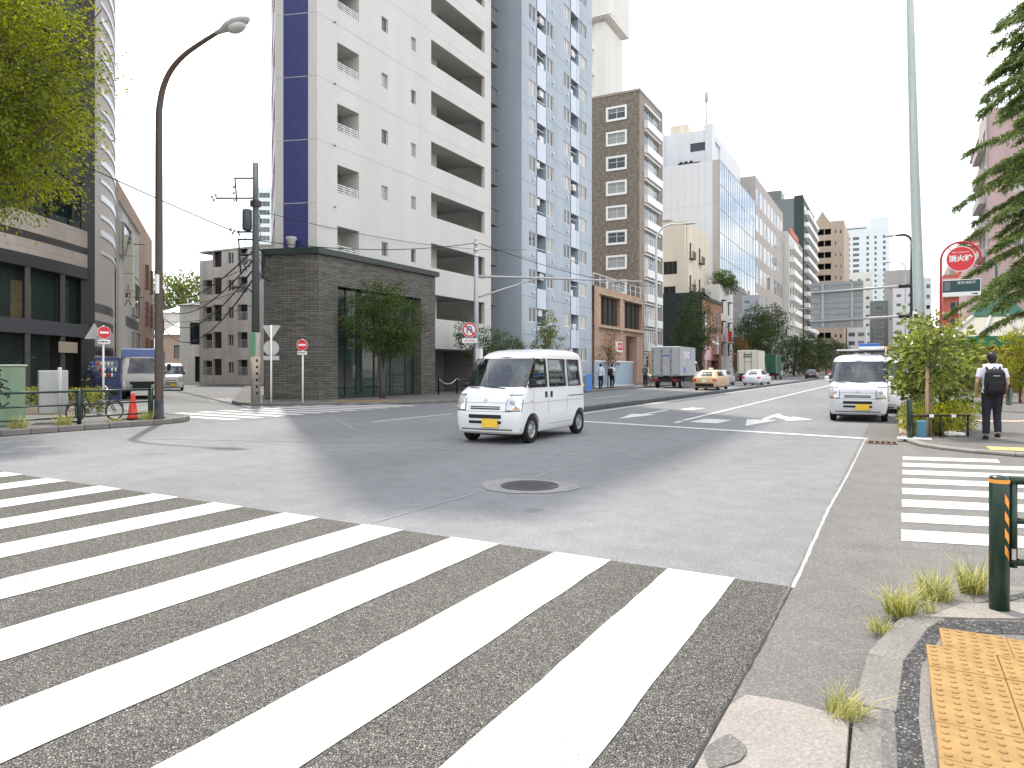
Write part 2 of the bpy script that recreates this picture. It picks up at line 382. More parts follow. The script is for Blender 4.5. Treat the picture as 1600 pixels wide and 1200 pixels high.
        for o in ops:
            d = o[4] if len(o) > 4 else reveal
            a, b, c, e = o[:4]
            s.quad((a, y, c), (a, y, e), (a, y + d, e), (a, y + d, c)); s.quad((b, y, c), (b, y + d, c), (b, y + d, e), (b, y, e))
            s.quad((a, y, c), (a, y + d, c), (b, y + d, c), (b, y, c)); s.quad((a, y, e), (b, y, e), (b, y + d, e), (a, y + d, e))
            if back: s.quad((a, y + d, c), (b, y + d, c), (b, y + d, e), (a, y + d, e))
        return s
    def mesh(s, name, mats):
        me = bpy.data.meshes.new(name)
        me.from_pydata(s.v, [], s.f)
        for m in (mats if isinstance(mats, (list, tuple)) else [mats]): me.materials.append(MATS[m] if isinstance(m, str) else m)
        me.polygons.foreach_set('material_index', s.mi); me.polygons.foreach_set('use_smooth', s.sm)
        me.update()
        return me
    def build(s, name, mats, parent=None, local=False):
        """local=False: vertices are world coordinates and get moved into the parent's space"""
        if parent is not None and not local:
            inv = MW[parent].inverted(); s.v = [tuple(inv @ Vector(p)) for p in s.v]
        o = bpy.data.objects.new(name, s.mesh(name, mats)); COL.objects.link(o)
        if parent is not None: o.parent = parent; MW[o] = MW[parent].copy()
        else: MW[o] = I4()
        return o

def tag(o, label, cat=None, group=None, kind=None):
    if label: o['label'] = label
    if cat: o['category'] = cat
    if group: o['group'] = group
    if kind: o['kind'] = kind
    return o
def thing(name, label, cat, loc=(0, 0, 0), rotz=0.0, group=None):
    o = bpy.data.objects.new(name, None); COL.objects.link(o)
    o.empty_display_size = 0.3
    o.location = loc; o.rotation_euler = (0, 0, rotz)
    MW[o] = Matrix.Translation(loc) @ Matrix.Rotation(rotz, 4, 'Z')
    return tag(o, label, cat, group)
def struct(mb, name, mats, parent=None):
    o = mb.build(name, mats, parent)
    if parent is None: o['kind'] = 'structure'
    return o
def place(me, name, M, parent=None):
    """shared mesh put at world matrix M"""
    o = bpy.data.objects.new(name, me); COL.objects.link(o)
    L = M
    if parent is not None: o.parent = parent; L = MW[parent].inverted() @ M
    o.matrix_local = L; MW[o] = M.copy()
    return o
def dup(root, loc, rotz, label, group=None):
    r = root.copy(); COL.objects.link(r); r.location = loc; r.rotation_euler = (0, 0, rotz)
    r['label'] = label
    if group: r['group'] = group
    MW[r] = Matrix.Translation(loc) @ Matrix.Rotation(rotz, 4, 'Z')
    for ch in list(root.children):
        c = ch.copy(); COL.objects.link(c); c.parent = r
        for g in list(ch.children):
            e = g.copy(); COL.objects.link(e); e.parent = c
    return r
def np_mesh(name, verts, quads, mats, shade=None, smooth=False):
    me = bpy.data.meshes.new(name)
    nv, nf = len(verts), len(quads); k = quads.shape[1]
    me.vertices.add(nv); me.vertices.foreach_set('co', verts.astype(np.float32).ravel())
    me.loops.add(nf * k); me.loops.foreach_set('vertex_index', quads.astype(np.int32).ravel())
    me.polygons.add(nf); me.polygons.foreach_set('loop_start', np.arange(nf, dtype=np.int32) * k)
    if shade is not None:
        a = me.attributes.new('shade', 'FLOAT', 'FACE'); a.data.foreach_set('value', shade.astype(np.float32))
    for m in (mats if isinstance(mats, (list, tuple)) else [mats]): me.materials.append(MATS[m])
    me.polygons.foreach_set('use_smooth', np.full(nf, smooth))
    me.update(calc_edges=True)
    return me

# ------------------------------------------------------------------ text (flat print) as meshes
def text_mesh(body, size, mats, align='CENTER', bold=0.0, extrude=0.0):
    c = bpy.data.curves.new('lettering', 'FONT'); c.body = body; c.size = size; c.align_x = align; c.align_y = 'CENTER'
    c.offset = bold; c.extrude = extrude; c.resolution_u = 2
    o = bpy.data.objects.new('lettering', c); COL.objects.link(o)
    dg = bpy.context.evaluated_depsgraph_get(); dg.update()
    me = bpy.data.meshes.new_from_object(o.evaluated_get(dg)); me.name = 'lettering'
    bpy.data.objects.remove(o); bpy.data.curves.remove(c)
    me.materials.clear(); me.materials.append(MATS[mats])
    return me
def put_text(body, size, m, M, parent, name='lettering', bold=0.0, sx=1.0):
    """text standing in the x-z plane of frame M (x right, z up), facing -y"""
    return place(text_mesh(body, size, m, bold=bold), name, M @ Matrix.Rotation(R(90), 4, 'X') @ Matrix.Diagonal((sx, 1, 1, 1)), parent)

# ------------------------------------------------------------------ windows
WCACHE = {}
def window_meshes(w, h, style, fm, gm):
    key = (round(w, 2), round(h, 2), style, fm, gm)
    if key in WCACHE: return WCACHE[key]
    f = MB(); b = 0.05 if w > 0.5 else 0.035
    f.box(0, w, 0, 0.06, 0, b); f.box(0, w, 0, 0.06, h - b, h); f.box(0, b, 0.001, 0.059, b, h - b); f.box(w - b, w, 0.001, 0.059, b, h - b)
    if style == 'slide': f.box(w / 2 - 0.03, w / 2 + 0.03, -0.004, 0.05, b, h - b)
    elif style == 'slide3':
        for k in (1, 2): f.box(w * k / 3 - 0.025, w * k / 3 + 0.025, -0.004, 0.05, b, h - b)
    elif style == 'grid':
        f.box(w / 2 - 0.03, w / 2 + 0.03, -0.004, 0.05, b, h - b); f.box(b, w - b, 0.002, 0.045, h * 0.62 - 0.025, h * 0.62 + 0.025)
    elif style == 'split': f.box(b, w - b, -0.004, 0.05, h * 0.4 - 0.025, h * 0.4 + 0.025)
    g = MB(); g.box(b * 0.5, w - b * 0.5, 0.035, 0.04, b * 0.5, h - b * 0.5)
    r = (f.mesh('window', fm), g.mesh('pane', gm)); WCACHE[key] = r
    return r
def window(parent, F, u0, u1, v0, v1, inset=0.1, style='slide', fm='aluminium', gm=None):
    if gm is None: gm = random.choices(['glass_dark', 'glass_grey', 'glass_curtain'], [5, 3, 2])[0]
    a, b = window_meshes(u1 - u0, v1 - v0, style, fm, gm)
    o = place(a, 'window', F @ Matrix.Translation((u0, inset, v0)), parent)
    p = bpy.data.objects.new('pane', b); COL.objects.link(p); p.parent = o; MW[p] = MW[o]
    return o
# ================================================================== GROUND, ROAD, PAVEMENTS
mb = MB(); mb.quad((-3000, -3000, -0.08), (3000, -3000, -0.08), (3000, 3000, -0.08), (-3000, 3000, -0.08))
struct(mb, 'ground', 'concrete')
mb = MB(); mb.quad((-95, -60, 0), (14, -60, 0), (14, 460, 0), (-95, 460, 0))
struct(mb, 'road', 'asphalt_main')
mb = MB(); mb.poly([(-0.63, -30, .005), (40, -30, .005), (40, 18, .005), (0.2, 18, .005), (0.2, 420, .005), (-0.63, 420, .005)])
struct(mb, 'side_road', 'asphalt_gutter')
# cold joint between the carriageway and the gutter strip
def ribbon(name, pts, w, z, m, jit=0.0, parent=None, seg=0.25):
    b = MB(); q = []
    for (x0, y0), (x1, y1) in zip(pts[:-1], pts[1:]):
        n = max(1, int(math.hypot(x1 - x0, y1 - y0) / seg))
        for k in range(n): q.append((x0 + (x1 - x0) * k / n, y0 + (y1 - y0) * k / n))
    q.append(pts[-1]); a = []; c = []
    for i, p in enumerate(q):
        r = q[min(i + 1, len(q) - 1)]; l = q[max(i - 1, 0)]
        dx_, dy_ = r[0] - l[0], r[1] - l[1]; L_ = math.hypot(dx_, dy_)
        nx, ny = -dy_ / L_, dx_ / L_
        wa = w / 2 * (1 + random.uniform(-jit, jit)); wb = w / 2 * (1 + random.uniform(-jit, jit))
        a.append((p[0] + nx * wa, p[1] + ny * wa, z)); c.append((p[0] - nx * wb, p[1] - ny * wb, z))
    for i in range(len(q) - 1): b.quad(a[i], c[i], c[i + 1], a[i + 1])
    o = b.build(name, m, parent)
    return o
mat('joint_pale', (0.36, 0.36, 0.35), 0.9, 0.2, noise=(14, 0.25))
mat('tar', (0.03, 0.03, 0.03), 0.7, 0.3, noise=(20, 0.2))
o = ribbon('road_joint', [(-0.6, 5.05), (-0.615, 8), (-0.58, 11), (-0.56, 16.7)], 0.028, .008, 'joint_pale', 0.3, seg=0.12); o['kind'] = 'structure'
o = ribbon('tar_joint', [(-0.64, -2), (-0.655, 2.6), (-0.625, 3.6), (-0.61, 5.05)], 0.012, .009, 'tar', 0.8, seg=0.06); o['kind'] = 'structure'
mat('joint_faint', (0.35, 0.355, 0.36), 0.85, 0.2, noise=(5, 0.3))
for i, (pts, w) in enumerate([([(-4.35, 5.35), (-4.32, 7.2)], .022), ([(-4.3, 8.7), (-4.28, 12.5), (-4.18, 17.3)], .022), ([(-14.5, 9.3), (-9.5, 11.0), (-6.0, 14.6)], 0.05), ([(-16.0, 17.5), (-11.5, 13.4), (-6.8, 10.6)], 0.04)]):
    o = ribbon('faint_line', pts, w, .005, 'joint_faint' if i < 2 else 'joint_ghost' if 'joint_ghost' in MATS else mat('joint_ghost', (0.30, 0.302, 0.305), 0.85, 0.2, noise=(5, 0.3)), 0.35); o['kind'] = 'structure'

# dark coarse asphalt of the crossing
mb = MB(); mb.poly([(-16.9, -6, .004), (-0.62, -6, .004), (-0.62, 5.08, .004), (-16.9, 5.75, .004)])
cross = struct(mb, 'crosswalk', 'asphalt_cross')
def stripe(parent, pts, z, m='road_paint', name='stripe'):
    b = MB(); b.poly([(x, y, z) for x, y in pts]); return b.build(name, m, parent)
edges = [-0.98, -1.90, -2.89, -3.90, -4.95, -6.04, -7.13, -8.23, -9.45, -10.55, -11.65, -12.75, -13.85, -14.95, -16.0]
for e in edges:
    w = 0.475; fy = 5.05 - 0.042 * e
    pts = [(e - w, 0.9), (e, 0.9)]
    n = 18
    pts += [(e + random.uniform(-.006, .006), 0.9 + (fy - 0.9) * k / n) for k in range(1, n)] + [(e, fy), (e - w, fy + 0.02)]
    pts += [(e - w + random.uniform(-.006, .006), 0.9 + (fy - 0.9) * k / n) for k in range(n - 1, 0, -1)]
    stripe(cross, pts, .009)
# crossing over the street on the left
cr2 = MB(); cr2.poly([(-16.4, 13.6, .003), (-16.4, 23.6, .003), (-21.2, 24.0, .003), (-21.6, 14.8, .003)])
cr2 = struct(cr2, 'side_crosswalk', 'asphalt_main')
for k in range(11):
    y = 14.15 + 0.86 * k; sl = 0.10; x0 = -16.65; x1 = -20.9
    stripe(cr2, [(x0, y), (x0, y + 0.43), (x1, y + 0.43 + (x0 - x1) * sl), (x1, y + (x0 - x1) * sl)], .008)
# crossing over the street on the right
cr3 = MB(); cr3.poly([(-0.3, 6.5, .006), (14, 9.6, .006), (14, 17.4, .006), (-0.3, 13.4, .006)])
cr3 = struct(cr3, 'side_crosswalk', 'asphalt_gutter')
for k in range(8):
    y = 6.86 + 0.845 * k + 0.005 * k * k; sl = 0.215; x0 = 0.04 + 0.008 * k; x1 = 1.42 if k == 7 else 4.6
    stripe(cr3, [(x0, y), (x1, y + (x1 - x0) * sl), (x1, y + (x1 - x0) * sl + 0.47), (x0, y + 0.47)], .010)
# lane markings
mk = MB(); mk.quad((-40, -50, .0015), (-39.9, -50, .0015), (-39.9, -49.9, .0015), (-40, -49.9, .0015))
def mark(pts, m='road_paint', z=.008, name='lane_marking'):
    b = MB(); b.poly([(x, y, z) for x, y in pts]); o = b.build(name, m); o['kind'] = 'structure'; return o
mark([(-9.1, 18.65), (-9.1, 18.95), (-0.52, 16.78), (-0.52, 16.5)], name='stop_line')
mark([(-5.37, 20.2), (-5.22, 20.2), (-5.22, 95), (-5.37, 95)], name='lane_line')
mark([(-5.30, 19.1), (-5.16, 19.0), (-5.2, 19.9), (-5.35, 19.9)], 'road_paint_old', name='lane_line')
mark([(-9.05, 19.5), (-8.92, 19.5), (-8.92, 260), (-9.05, 260)], name='edge_line')
mark([(-10.1, 21), (-9.97, 21), (-9.97, 260), (-10.1, 260)], name='edge_line')
mark([(-12.75, 15.6), (-12.62, 15.6), (-12.62, 19.6), (-12.75, 19.6)], name='lane_line')
for k in range(9):
    y = 33 + k * 11; mark([(-13.2, y), (-13.07, y), (-13.07, y + 5.5), (-13.2, y + 5.5)], name='lane_line')
# turn arrows
mark([(-7.22, 25.0), (-7.05, 25.0), (-7.05, 22.3), (-6.72, 22.3), (-7.13, 19.9), (-7.54, 22.3), (-7.22, 22.3)], name='straight_arrow')
mark([(-3.42, 24.6), (-3.25, 24.6), (-3.25, 21.5), (-2.95, 21.5), (-3.38, 18.9), (-3.8, 21.5), (-3.42, 21.5)], name='turn_arrow')
mark([(-3.25, 23.9), (-2.75, 22.9), (-2.75, 23.35), (-2.1, 22.2), (-2.75, 21.2), (-2.75, 21.7), (-3.25, 22.9)], name='turn_arrow')
mark([(-6.9, 22.6 + 3), (-6.4, 25.4), (-6.2, 26.8), (-6.8, 27.0)], 'road_paint_old', name='worn_marking')
mark([(-5.0, 19.6), (-4.2, 19.4), (-4.1, 20.9), (-4.9, 21.1)], 'road_paint_old', name='worn_marking')
# characters painted far up the side street (stop marking, unreadable from here)
for k, (x, y) in enumerate([(-27.5, 22.2), (-28.6, 23.0), (-29.7, 23.8)]):
    mark([(x, y), (x + .9, y + .7), (x + .6, y + 1.0), (x - .3, y + .3)], 'road_paint_old', name='worn_marking')
# low median kerb between the carriageways
med = MB(); med.quad((-9.62, 21.5, .003), (-9.38, 21.5, .003), (-9.38, 260, .003), (-9.62, 260, .003))
med = struct(med, 'median', 'kerb_concrete')
b = MB(); b.bbox(0, 0.20, 0, 0.985, 0, 0.17, 0.02); mstone = b.mesh('median_block', 'pole_green')
for k in range(110):
    place(mstone, 'median_block', Matrix.Translation((-9.6, 22 + k, .004)), med)

# ---------------------------------------------------------------- pavements
def kerb_line(parent, pts, w, h, L=0.6, m='kerb_concrete', z=0.0, gap=0.012, maxn=300, bev=None):
    """row of kerb stones along a polyline; the stones lie to the left of the walking direction"""
    P = [Vector((x, y, 0)) for x, y in pts]; n = 0
    acc = [0.0]
    for a, c in zip(P[:-1], P[1:]): acc.append(acc[-1] + (c - a).length)
    def at(s_):
        for i in range(len(P) - 1):
            if s_ <= acc[i + 1] or i == len(P) - 2:
                t_ = (s_ - acc[i]) / max(1e-6, acc[i + 1] - acc[i]); return P[i].lerp(P[i + 1], t_)
    s0 = 0.0
    while s0 < acc[-1] - 0.1 and n < maxn:
        s1 = min(s0 + L, acc[-1]); a = at(s0 + gap / 2); c = at(s1 - gap / 2); d = (c - a)
        ln = d.length; d.normalize(); jz = random.uniform(-.004, .004)
        M_ = Matrix.Translation((a.x, a.y, z + jz)) @ Matrix.Rotation(math.atan2(d.y, d.x) + random.uniform(-.006, .006), 4, 'Z')
        key = ('kerb', round(ln, 1), w, h, m)
        if key not in WCACHE:
            q = MB(); q.bbox(0, ln, min(0, w), max(0, w), 0, h, bev or min(0.02, h * 0.3)); WCACHE[key] = q.mesh('kerb_stone', m)
        place(WCACHE[key], 'kerb_stone', M_, parent); s0 = s1; n += 1
def pavement(name, pts, z, m):
    b = MB(); b.prism(pts, -0.05, z); return struct(b, name, m)

isl = [(-16.95, -20), (-16.95, 12.2), (-17.05, 12.9), (-17.4, 13.45), (-18.0, 13.8), (-19.2, 14.05), (-21.5, 14.4), (-25.5, 15.7), (-31, 18.9), (-60, 42.5), (-90, 67), (-90, -20)]
W = pavement('pavement', [(x - .15 if i < 3 else x, y - (.1 if 2 < i < 7 else 0)) for i, (x, y) in enumerate(isl)], 0.125, 'asphalt_walk')
kerb_line(W, [(-16.95, -6), (-16.95, 12.2), (-17.05, 12.9), (-17.4, 13.45), (-18.0, 13.8), (-19.2, 14.05), (-21.5, 14.4), (-25.5, 15.7), (-31, 18.9)], 0.17, 0.145)
far = [(-17.2, 420), (-17.2, 26), (-17.6, 24.6), (-18.6, 23.3), (-20, 22.0), (-21.6, 20.6), (-23, 20.1), (-24.5, 20.9), (-27, 23.2), (-34.5, 30), (-90, 81), (-95, 420)]
W2 = pavement('pavement', [(x - .12, y + .1) for x, y in far], 0.115, 'asphalt_walk')
kerb_line(W2, [(x, y) for x, y in far[:9]][::-1], 0.17, 0.13, 0.9, maxn=130)
# orange blister paving on the far left corner
tp = thing('tactile_paving', 'orange blister paving strip at the corner before the brick building', 'paving', (-19.4, 23.6, .116))
bt = MB(); bt.bbox(0, .29, 0, .29, 0, .012, .004); ft = bt.mesh('tile', 'tactile')
for i in range(9):
    for j in range(3):
        place(ft, 'tile', Matrix.Translation((-20.6, 22.6, .116)) @ Matrix.Rotation(R(42), 4, 'Z') @ Matrix.Translation((i * .3, j * .3, 0)), tp)

right = [(0.06, 420), (0.06, 17.2), (0.12, 16.5), (0.42, 15.3), (0.98, 14.68), (1.84, 14.3), (4, 14.0), (30, 13.9), (30, 420)]
W3 = pavement('pavement', [(x + (.14 if i < 3 else .08), y + (.1 if 2 < i < 8 else 0)) for i, (x, y) in enumerate(right)], 0.062, 'asphalt_walk')
kerb_line(W3, right[1:8], 0.15, 0.07, 0.6, 'granite', maxn=40)
mat('kerb_tan', (0.42, 0.33, 0.25), 0.85, 0.2, noise=(8, 0.2), bump=(80, 0.2))
kerb_line(W3, [(0.06, 110), (0.06, 17.2)], 0.15, 0.13, 1.0, 'kerb_tan', maxn=100)
tp = thing('tactile_paving', 'yellow blister paving by the pavement edge beyond the small crossing', 'paving', (1.6, 14.9, .063))
bt = MB(); bt.bbox(0, .295, 0, .295, 0, .012, .004); ft = bt.mesh('tile', 'tactile_far')
for i in range(12):
    for j in range(2):
        place(ft, 'tile', Matrix.Translation((1.42 + .3 * i, 14.72 + .3 * j + (.07 if i > 1 else .0) + .02 * i, .063)), tp)
mat('patch_pink', (0.55, 0.38, 0.30), 0.85, 0.2, noise=(9, 0.15))
tp = thing('tactile_paving', 'pinkish paving tiles on the pavement beyond the walking man', 'paving', (1.6, 22.5, .063))
bt = MB(); bt.bbox(0, .5, 0, .5, 0, .010, .004); ft = bt.mesh('tile', 'patch_pink')
for i in range(5): place(ft, 'tile', Matrix.Translation((1.35 + .52 * i, 22.4 + .25 * i, .063)), tp)

near = [(-.12, -6), (-.14, 2.7), (-.155, 3.3), (-.13, 3.9), (.0, 4.52), (.22, 5.08), (.5, 5.5), (.95, 5.85), (1.8, 6.15), (4, 6.45), (30, 8)]
def inset(pts, d):
    out = []
    for i, p in enumerate(pts):
        a = pts[max(i - 1, 0)]; c = pts[min(i + 1, len(pts) - 1)]
        dx_, dy_ = c[0] - a[0], c[1] - a[1]; L_ = math.hypot(dx_, dy_)
        out.append((p[0] + dy_ / L_ * d, p[1] - dx_ / L_ * d))
    return out
ns = inset(near, 0.10)
W4 = pavement('pavement', ns + [(30, -6)], 0.0455, 'asphalt_walk')
kerb_line(W4, near[::-1][1:], 0.158, 0.048, 0.6, 'kerb_concrete', maxn=60, bev=.004, gap=.007)
# chippings, concrete edging and the worn gutter apron beside the kerb
def band(name, d0, d1, z, m, i0=0, i1=None, parent=None):
    a = inset(near, d0)[i0:i1]; c = inset(near, d1)[i0:i1]; b = MB()
    for k in range(len(a) - 1):
        b.quad((*a[k], z), (*a[k + 1], z), (*c[k + 1], z), (*c[k], z))
    return b.build(name, m, parent)
band('chippings', .150, .235, .0485, 'loose_chip', 0, 9, W4)
band('edging', .235, .275, .0495, 'kerb_concrete', 0, 5, W4)
b = MB(); b.poly([(.13, 4.46, .0487), (.2, 4.62, .0487), (.42, 4.76, .0487), (.8, 4.92, .0487), (1.6, 4.98, .0487), (1.6, 4.74, .0487), (.7, 4.66, .0487), (.23, 4.47, .0487)])
b.build('chippings', 'loose_chip', W4)
b = MB(); b.prism([(.16, 4.68), (.34, 5.02), (.62, 5.22), (1.25, 5.30), (1.25, 5.06), (.72, 4.94), (.4, 4.78)], 0.04, 0.054); b.build('concrete_pad', 'granite', W4)
ap = MB(); ap.loft([[(-.645, -4, .006), (-.645, 2.55, .006), (-.63, 3.15, .010), (-.585, 3.27, .012), (-.40, 3.26, .028), (-.165, 3.2, .040), (-.15, 2.6, .040), (-.14, -4, .040)],
                    [(-.638, -4, .018), (-.638, 2.55, .018), (-.622, 3.14, .02), (-.58, 3.26, .022), (-.40, 3.25, .036), (-.168, 3.19, .046), (-.155, 2.6, .046), (-.145, -4, .046)]], smooth=False)
apron = struct(ap, 'gutter_apron', 'granite')
b = MB(); b.poly([(-.56 + .062 * math.cos(a) * (1 + .18 * math.sin(2 * a + 1)), 2.73 + .13 * math.sin(a) * (1 + .15 * math.cos(3 * a)), .0275 + .0095 * math.cos(a) / 1.0 * .62) for a in np.linspace(0, 2 * np.pi, 19)[:-1]]); b.build('mortar_patch', 'asphalt_gutter', apron)

# tactile tiles with real domes
dm = MB(); dm.bbox(0, .297, 0, .297, 0, .016, .003)
for i in range(5):
    for j in range(5):
        dm.lathe([(.0150, 0), (.0140, .0035), (.009, .0068)], 8, (.03 + i * .0593, .03 + j * .0593, .0155), smooth=True)
dm = dm.mesh('tile', 'tactile')
tp = thing('tactile_paving', 'orange tactile paving with rows of domes in the near corner', 'paving', (.3, 3.5, .045))
for j in range(8):
    for i in range(9):
        x = .135 + i * .3 + (.07 if j == 0 else 0); y = 4.18 - j * .3
        place(dm, 'tile', Matrix.Translation((x, y, .047 + random.uniform(-.002, .002))) @ Matrix.Rotation(random.uniform(-.008, .008), 4, 'Z') @ Matrix.Rotation(random.uniform(-.006, .006), 4, 'X'), tp)

# manhole and its pale collar
mh = thing('manhole_cover', 'round iron manhole cover in a pale collar on the shaded road', 'manhole', (-4.0, 7.93, 0.0))
b = MB(); pts = []
for k in range(40):
    a = 2 * math.pi * k / 40; r = (.54 + .03 * math.sin(3 * a)) * (1 if math.cos(a) > -.4 else 1.06); pts.append((r * math.cos(a) * 1.12, r * math.sin(a) * .98, .006))
b.poly(pts); b.build('collar', mat('collar', (0.262, 0.26, 0.254), 0.9, 0.2, noise=(4, 0.22), bump=(120, 0.3)), mh, local=True)
b = MB(); b.torus((0, 0, .008), .345, .016, 'Z', 40, 6); b.build('rim', 'iron', mh, local=True)
b = MB(); b.lathe([(.335, .006), (.335, .012), (.32, .014)], 40); b.smooth = False
for i in range(-5, 6):
    for j in range(-5, 6):
        x, y = i * .057, j * .057
        if math.hypot(x, y) < .29: b.box(x - .018, x + .018, y - .018, y + .018, .013, .019)
b.build('lid', 'iron', mh, local=True)
# storm drain grate
gr = thing('drain_grate', 'rusty storm drain grate in the gutter by the parked van', 'drain', (-.48, 15.55, .006))
b = MB(); b.box(0, .48, 0, .42, -.02, .004); b.build('pit', 'dark_void', gr, local=True)
mat('rust', (0.19, 0.12, 0.075), 0.8, 0.3, noise=(20, 0.3))
b = MB(); b.box(-.02, .5, -.03, 0, 0, .02); b.box(-.02, .5, .42, .45, 0, .02); b.box(-.02, 0, 0, .42, .001, .019); b.box(.48, .5, 0, .42, .001, .019); b.build('frame', 'rust', gr, local=True)
for k in range(4):
    b = MB(); b.box(.09 + k * .1, .12 + k * .1, 0, .42, .004, .017); b.build('bar', 'rust', gr, local=True)

# ---------------------------------------------------------------- grass
leaf_mat('grass_blade', (0.11, 0.16, 0.02), (0.56, 0.53, 0.24), 0.45)
def tuft(label, x, y, z, n, h, spread, lean=(0, 0), name='grass_tuft', cat='grass', m='grass_blade', group=None):
    rng = np.random.default_rng(int(abs(x * 131 + y * 977)))
    a = rng.uniform(0, 2 * np.pi, n); rr = spread * np.sqrt(rng.uniform(0, 1, n)); bx = rr * np.cos(a); by = rr * np.sin(a)
    hh = h * rng.beta(2.0, 2.2, n) * 1.45; ld = rng.uniform(0, 2 * np.pi, n); ln = hh * rng.uniform(.1, 1.25, n)
    ex = bx + ln * np.cos(ld) + bx * .6 + lean[0]; ey = by + ln * np.sin(ld) + by * .6 + lean[1]
    w = rng.uniform(.0010, .0024, n) * max(1, h / .12); px = -np.sin(ld + .3) * w; py = np.cos(ld + .3) * w
    mx_, my_ = bx + (ex - bx) * .35, by + (ey - by) * .35
    zero = np.zeros(n)
    v = np.stack([np.stack(q, 1) for q in [(bx - px, by - py, zero), (bx + px, by + py, zero), (mx_ - px, my_ - py, hh * .65), (mx_ + px, my_ + py, hh * .65), (ex - px * .2, ey - py * .2, hh), (ex + px * .2, ey + py * .2, hh)]], 1).reshape(-1, 3)
    i0 = np.arange(n)[:, None] * 6
    q = np.concatenate([i0 + np.array([[0, 1, 3, 2]]), i0 + np.array([[2, 3, 5, 4]])]); sh = rng.uniform(0, 1, n); sh = np.concatenate([sh, np.clip(sh + .1, 0, 1)])
    o = bpy.data.objects.new(name, np_mesh(name, v, q, m, sh)); COL.objects.link(o); o.location = (x, y, z); MW[o] = Matrix.Translation((x, y, z))
    return tag(o, label, cat, group)
G_ = 'grass tufts along the near kerb'
tuft('grass tuft on the near kerb with the middle height of the three tall ones', 0.02, 4.70, .03, 330, .155, .075, group=G_)
tuft('tall grass tuft in the middle of the row on the near kerb', .21, 5.08, .03, 330, .17, .075, group=G_)
tuft('tall grass tuft beside the foot of the near guard rail post', .42, 5.33, .03, 300, .19, .06, group=G_)
tuft('short dry grass tuft where the near kerb bends', -.075, 4.38, .02, 150, .075, .05, group=G_)
tuft('small grass tuft at the corner of the pale concrete gutter slab', -.185, 3.23, .03, 260, .10, .07, (.02, 0), group=G_)
tuft('thin sprout between kerb and concrete pad near the guard rail post', .17, 4.78, .045, 60, .09, .03, group=G_)
tuft('grass tuft behind the near guard rail post', .95, 5.72, .03, 120, .12, .06, group=G_)
# ================================================================== BUILDINGS, LEFT ROW
tile_mat('white_tile', (0.575, 0.565, 0.535), (0.52, 0.515, 0.49), 0.24, 0.06, 0.45, 0.03, 0.006, 0.15, 0.4, 0.06)
mat('white_wall', (0.64, 0.63, 0.595), 0.7, 0.3, noise=(2, 0.05), streak=(1.2, 0.10))
mat('soffit', (0.52, 0.52, 0.50), 0.8, 0.2, noise=(2, 0.06))
tile_mat('navy_tile', (0.035, 0.042, 0.17), (0.03, 0.035, 0.12), 0.10, 0.05, 0.35, 0.18, 0.006, 0.2, 0.5, 0.1)
tile_mat('grey_brick', (0.165, 0.155, 0.138), (0.045, 0.043, 0.04), 0.42, 0.075, 0.75, 0.28, 0.012, 0.8, 0.25, 0.12)
mat('coping', (0.022, 0.032, 0.032), 0.35, 0.5)
mat('blue_wall', (0.41, 0.47, 0.525), 0.75, 0.25, noise=(1.2, 0.07), streak=(1.0, 0.10), bump=(30, 0.06))
mat('pale_blue', (0.60, 0.65, 0.74), 0.6, 0.3, noise=(2, 0.05))
mat('blue_trim', (0.10, 0.17, 0.28), 0.6, 0.3)
mat('dark_steel', (0.05, 0.05, 0.055), 0.6, 0.3, noise=(6, 0.2))
mat('mesh_rail', (0.11, 0.12, 0.125), 0.6, 0.3)
mat('stucco_brown', (0.215, 0.185, 0.15), 0.9, 0.15, noise=(3.2, 0.6), bump=(14, 1.0))
tile_mat('brown_tile', (0.30, 0.255, 0.215), (0.24, 0.21, 0.18), 0.25, 0.08, 0.7, 0.1, 0.008, 0.2)
tile_mat('podium_brick', (0.47, 0.315, 0.235), (0.36, 0.27, 0.22), 0.24, 0.085, 0.8, 0.22, 0.010, 0.5, 0.2, 0.18)
mat('podium_trim', (0.47, 0.39, 0.30), 0.85, 0.2, noise=(4, 0.15), streak=(2, 0.2))
mat('beige_wall', (0.66, 0.60, 0.49), 0.8, 0.2, noise=(1.2, 0.06), streak=(0.8, 0.14))
mat('dark_wall', (0.018, 0.026, 0.027), 0.6, 0.35, noise=(2, 0.15))
tile_mat('red_brick', (0.34, 0.145, 0.09), (0.28, 0.20, 0.16), 0.22, 0.08, 0.8, 0.2, 0.012, 0.5)
mat('panel_white', (0.62, 0.63, 0.65), 0.5, 0.35, noise=(0.4, 0.04), streak=(0.6, 0.05))
mat('penthouse', (0.66, 0.69, 0.72), 0.7, 0.3, noise=(1, 0.05), streak=(1, 0.08))
mat('warm_concrete', (0.42, 0.39, 0.36), 0.8, 0.25, noise=(1.2, 0.08), streak=(1, 0.1))
tile_mat('tan_tile', (0.43, 0.34, 0.265), (0.36, 0.29, 0.23), 0.6, 0.2, 0.7, 0.06, 0.012, 0.2)
mat('slate_panel', (0.13, 0.15, 0.15), 0.4, 0.5, noise=(1, 0.1))
mat('dark_green_wall', (0.03, 0.05, 0.045), 0.6, 0.3)
mat('tower_pale', (0.62, 0.68, 0.69), 0.6, 0.3, noise=(0.3, 0.03))
mat('roof_grey', (0.22, 0.22, 0.22), 0.9, 0.2, noise=(1, 0.15))
mat('mauve_wall', (0.46, 0.34, 0.33), 0.8, 0.2, noise=(0.8, 0.05), streak=(0.8, 0.1))
mat('mauve_grey', (0.27, 0.24, 0.24), 0.8, 0.2, noise=(0.8, 0.08))
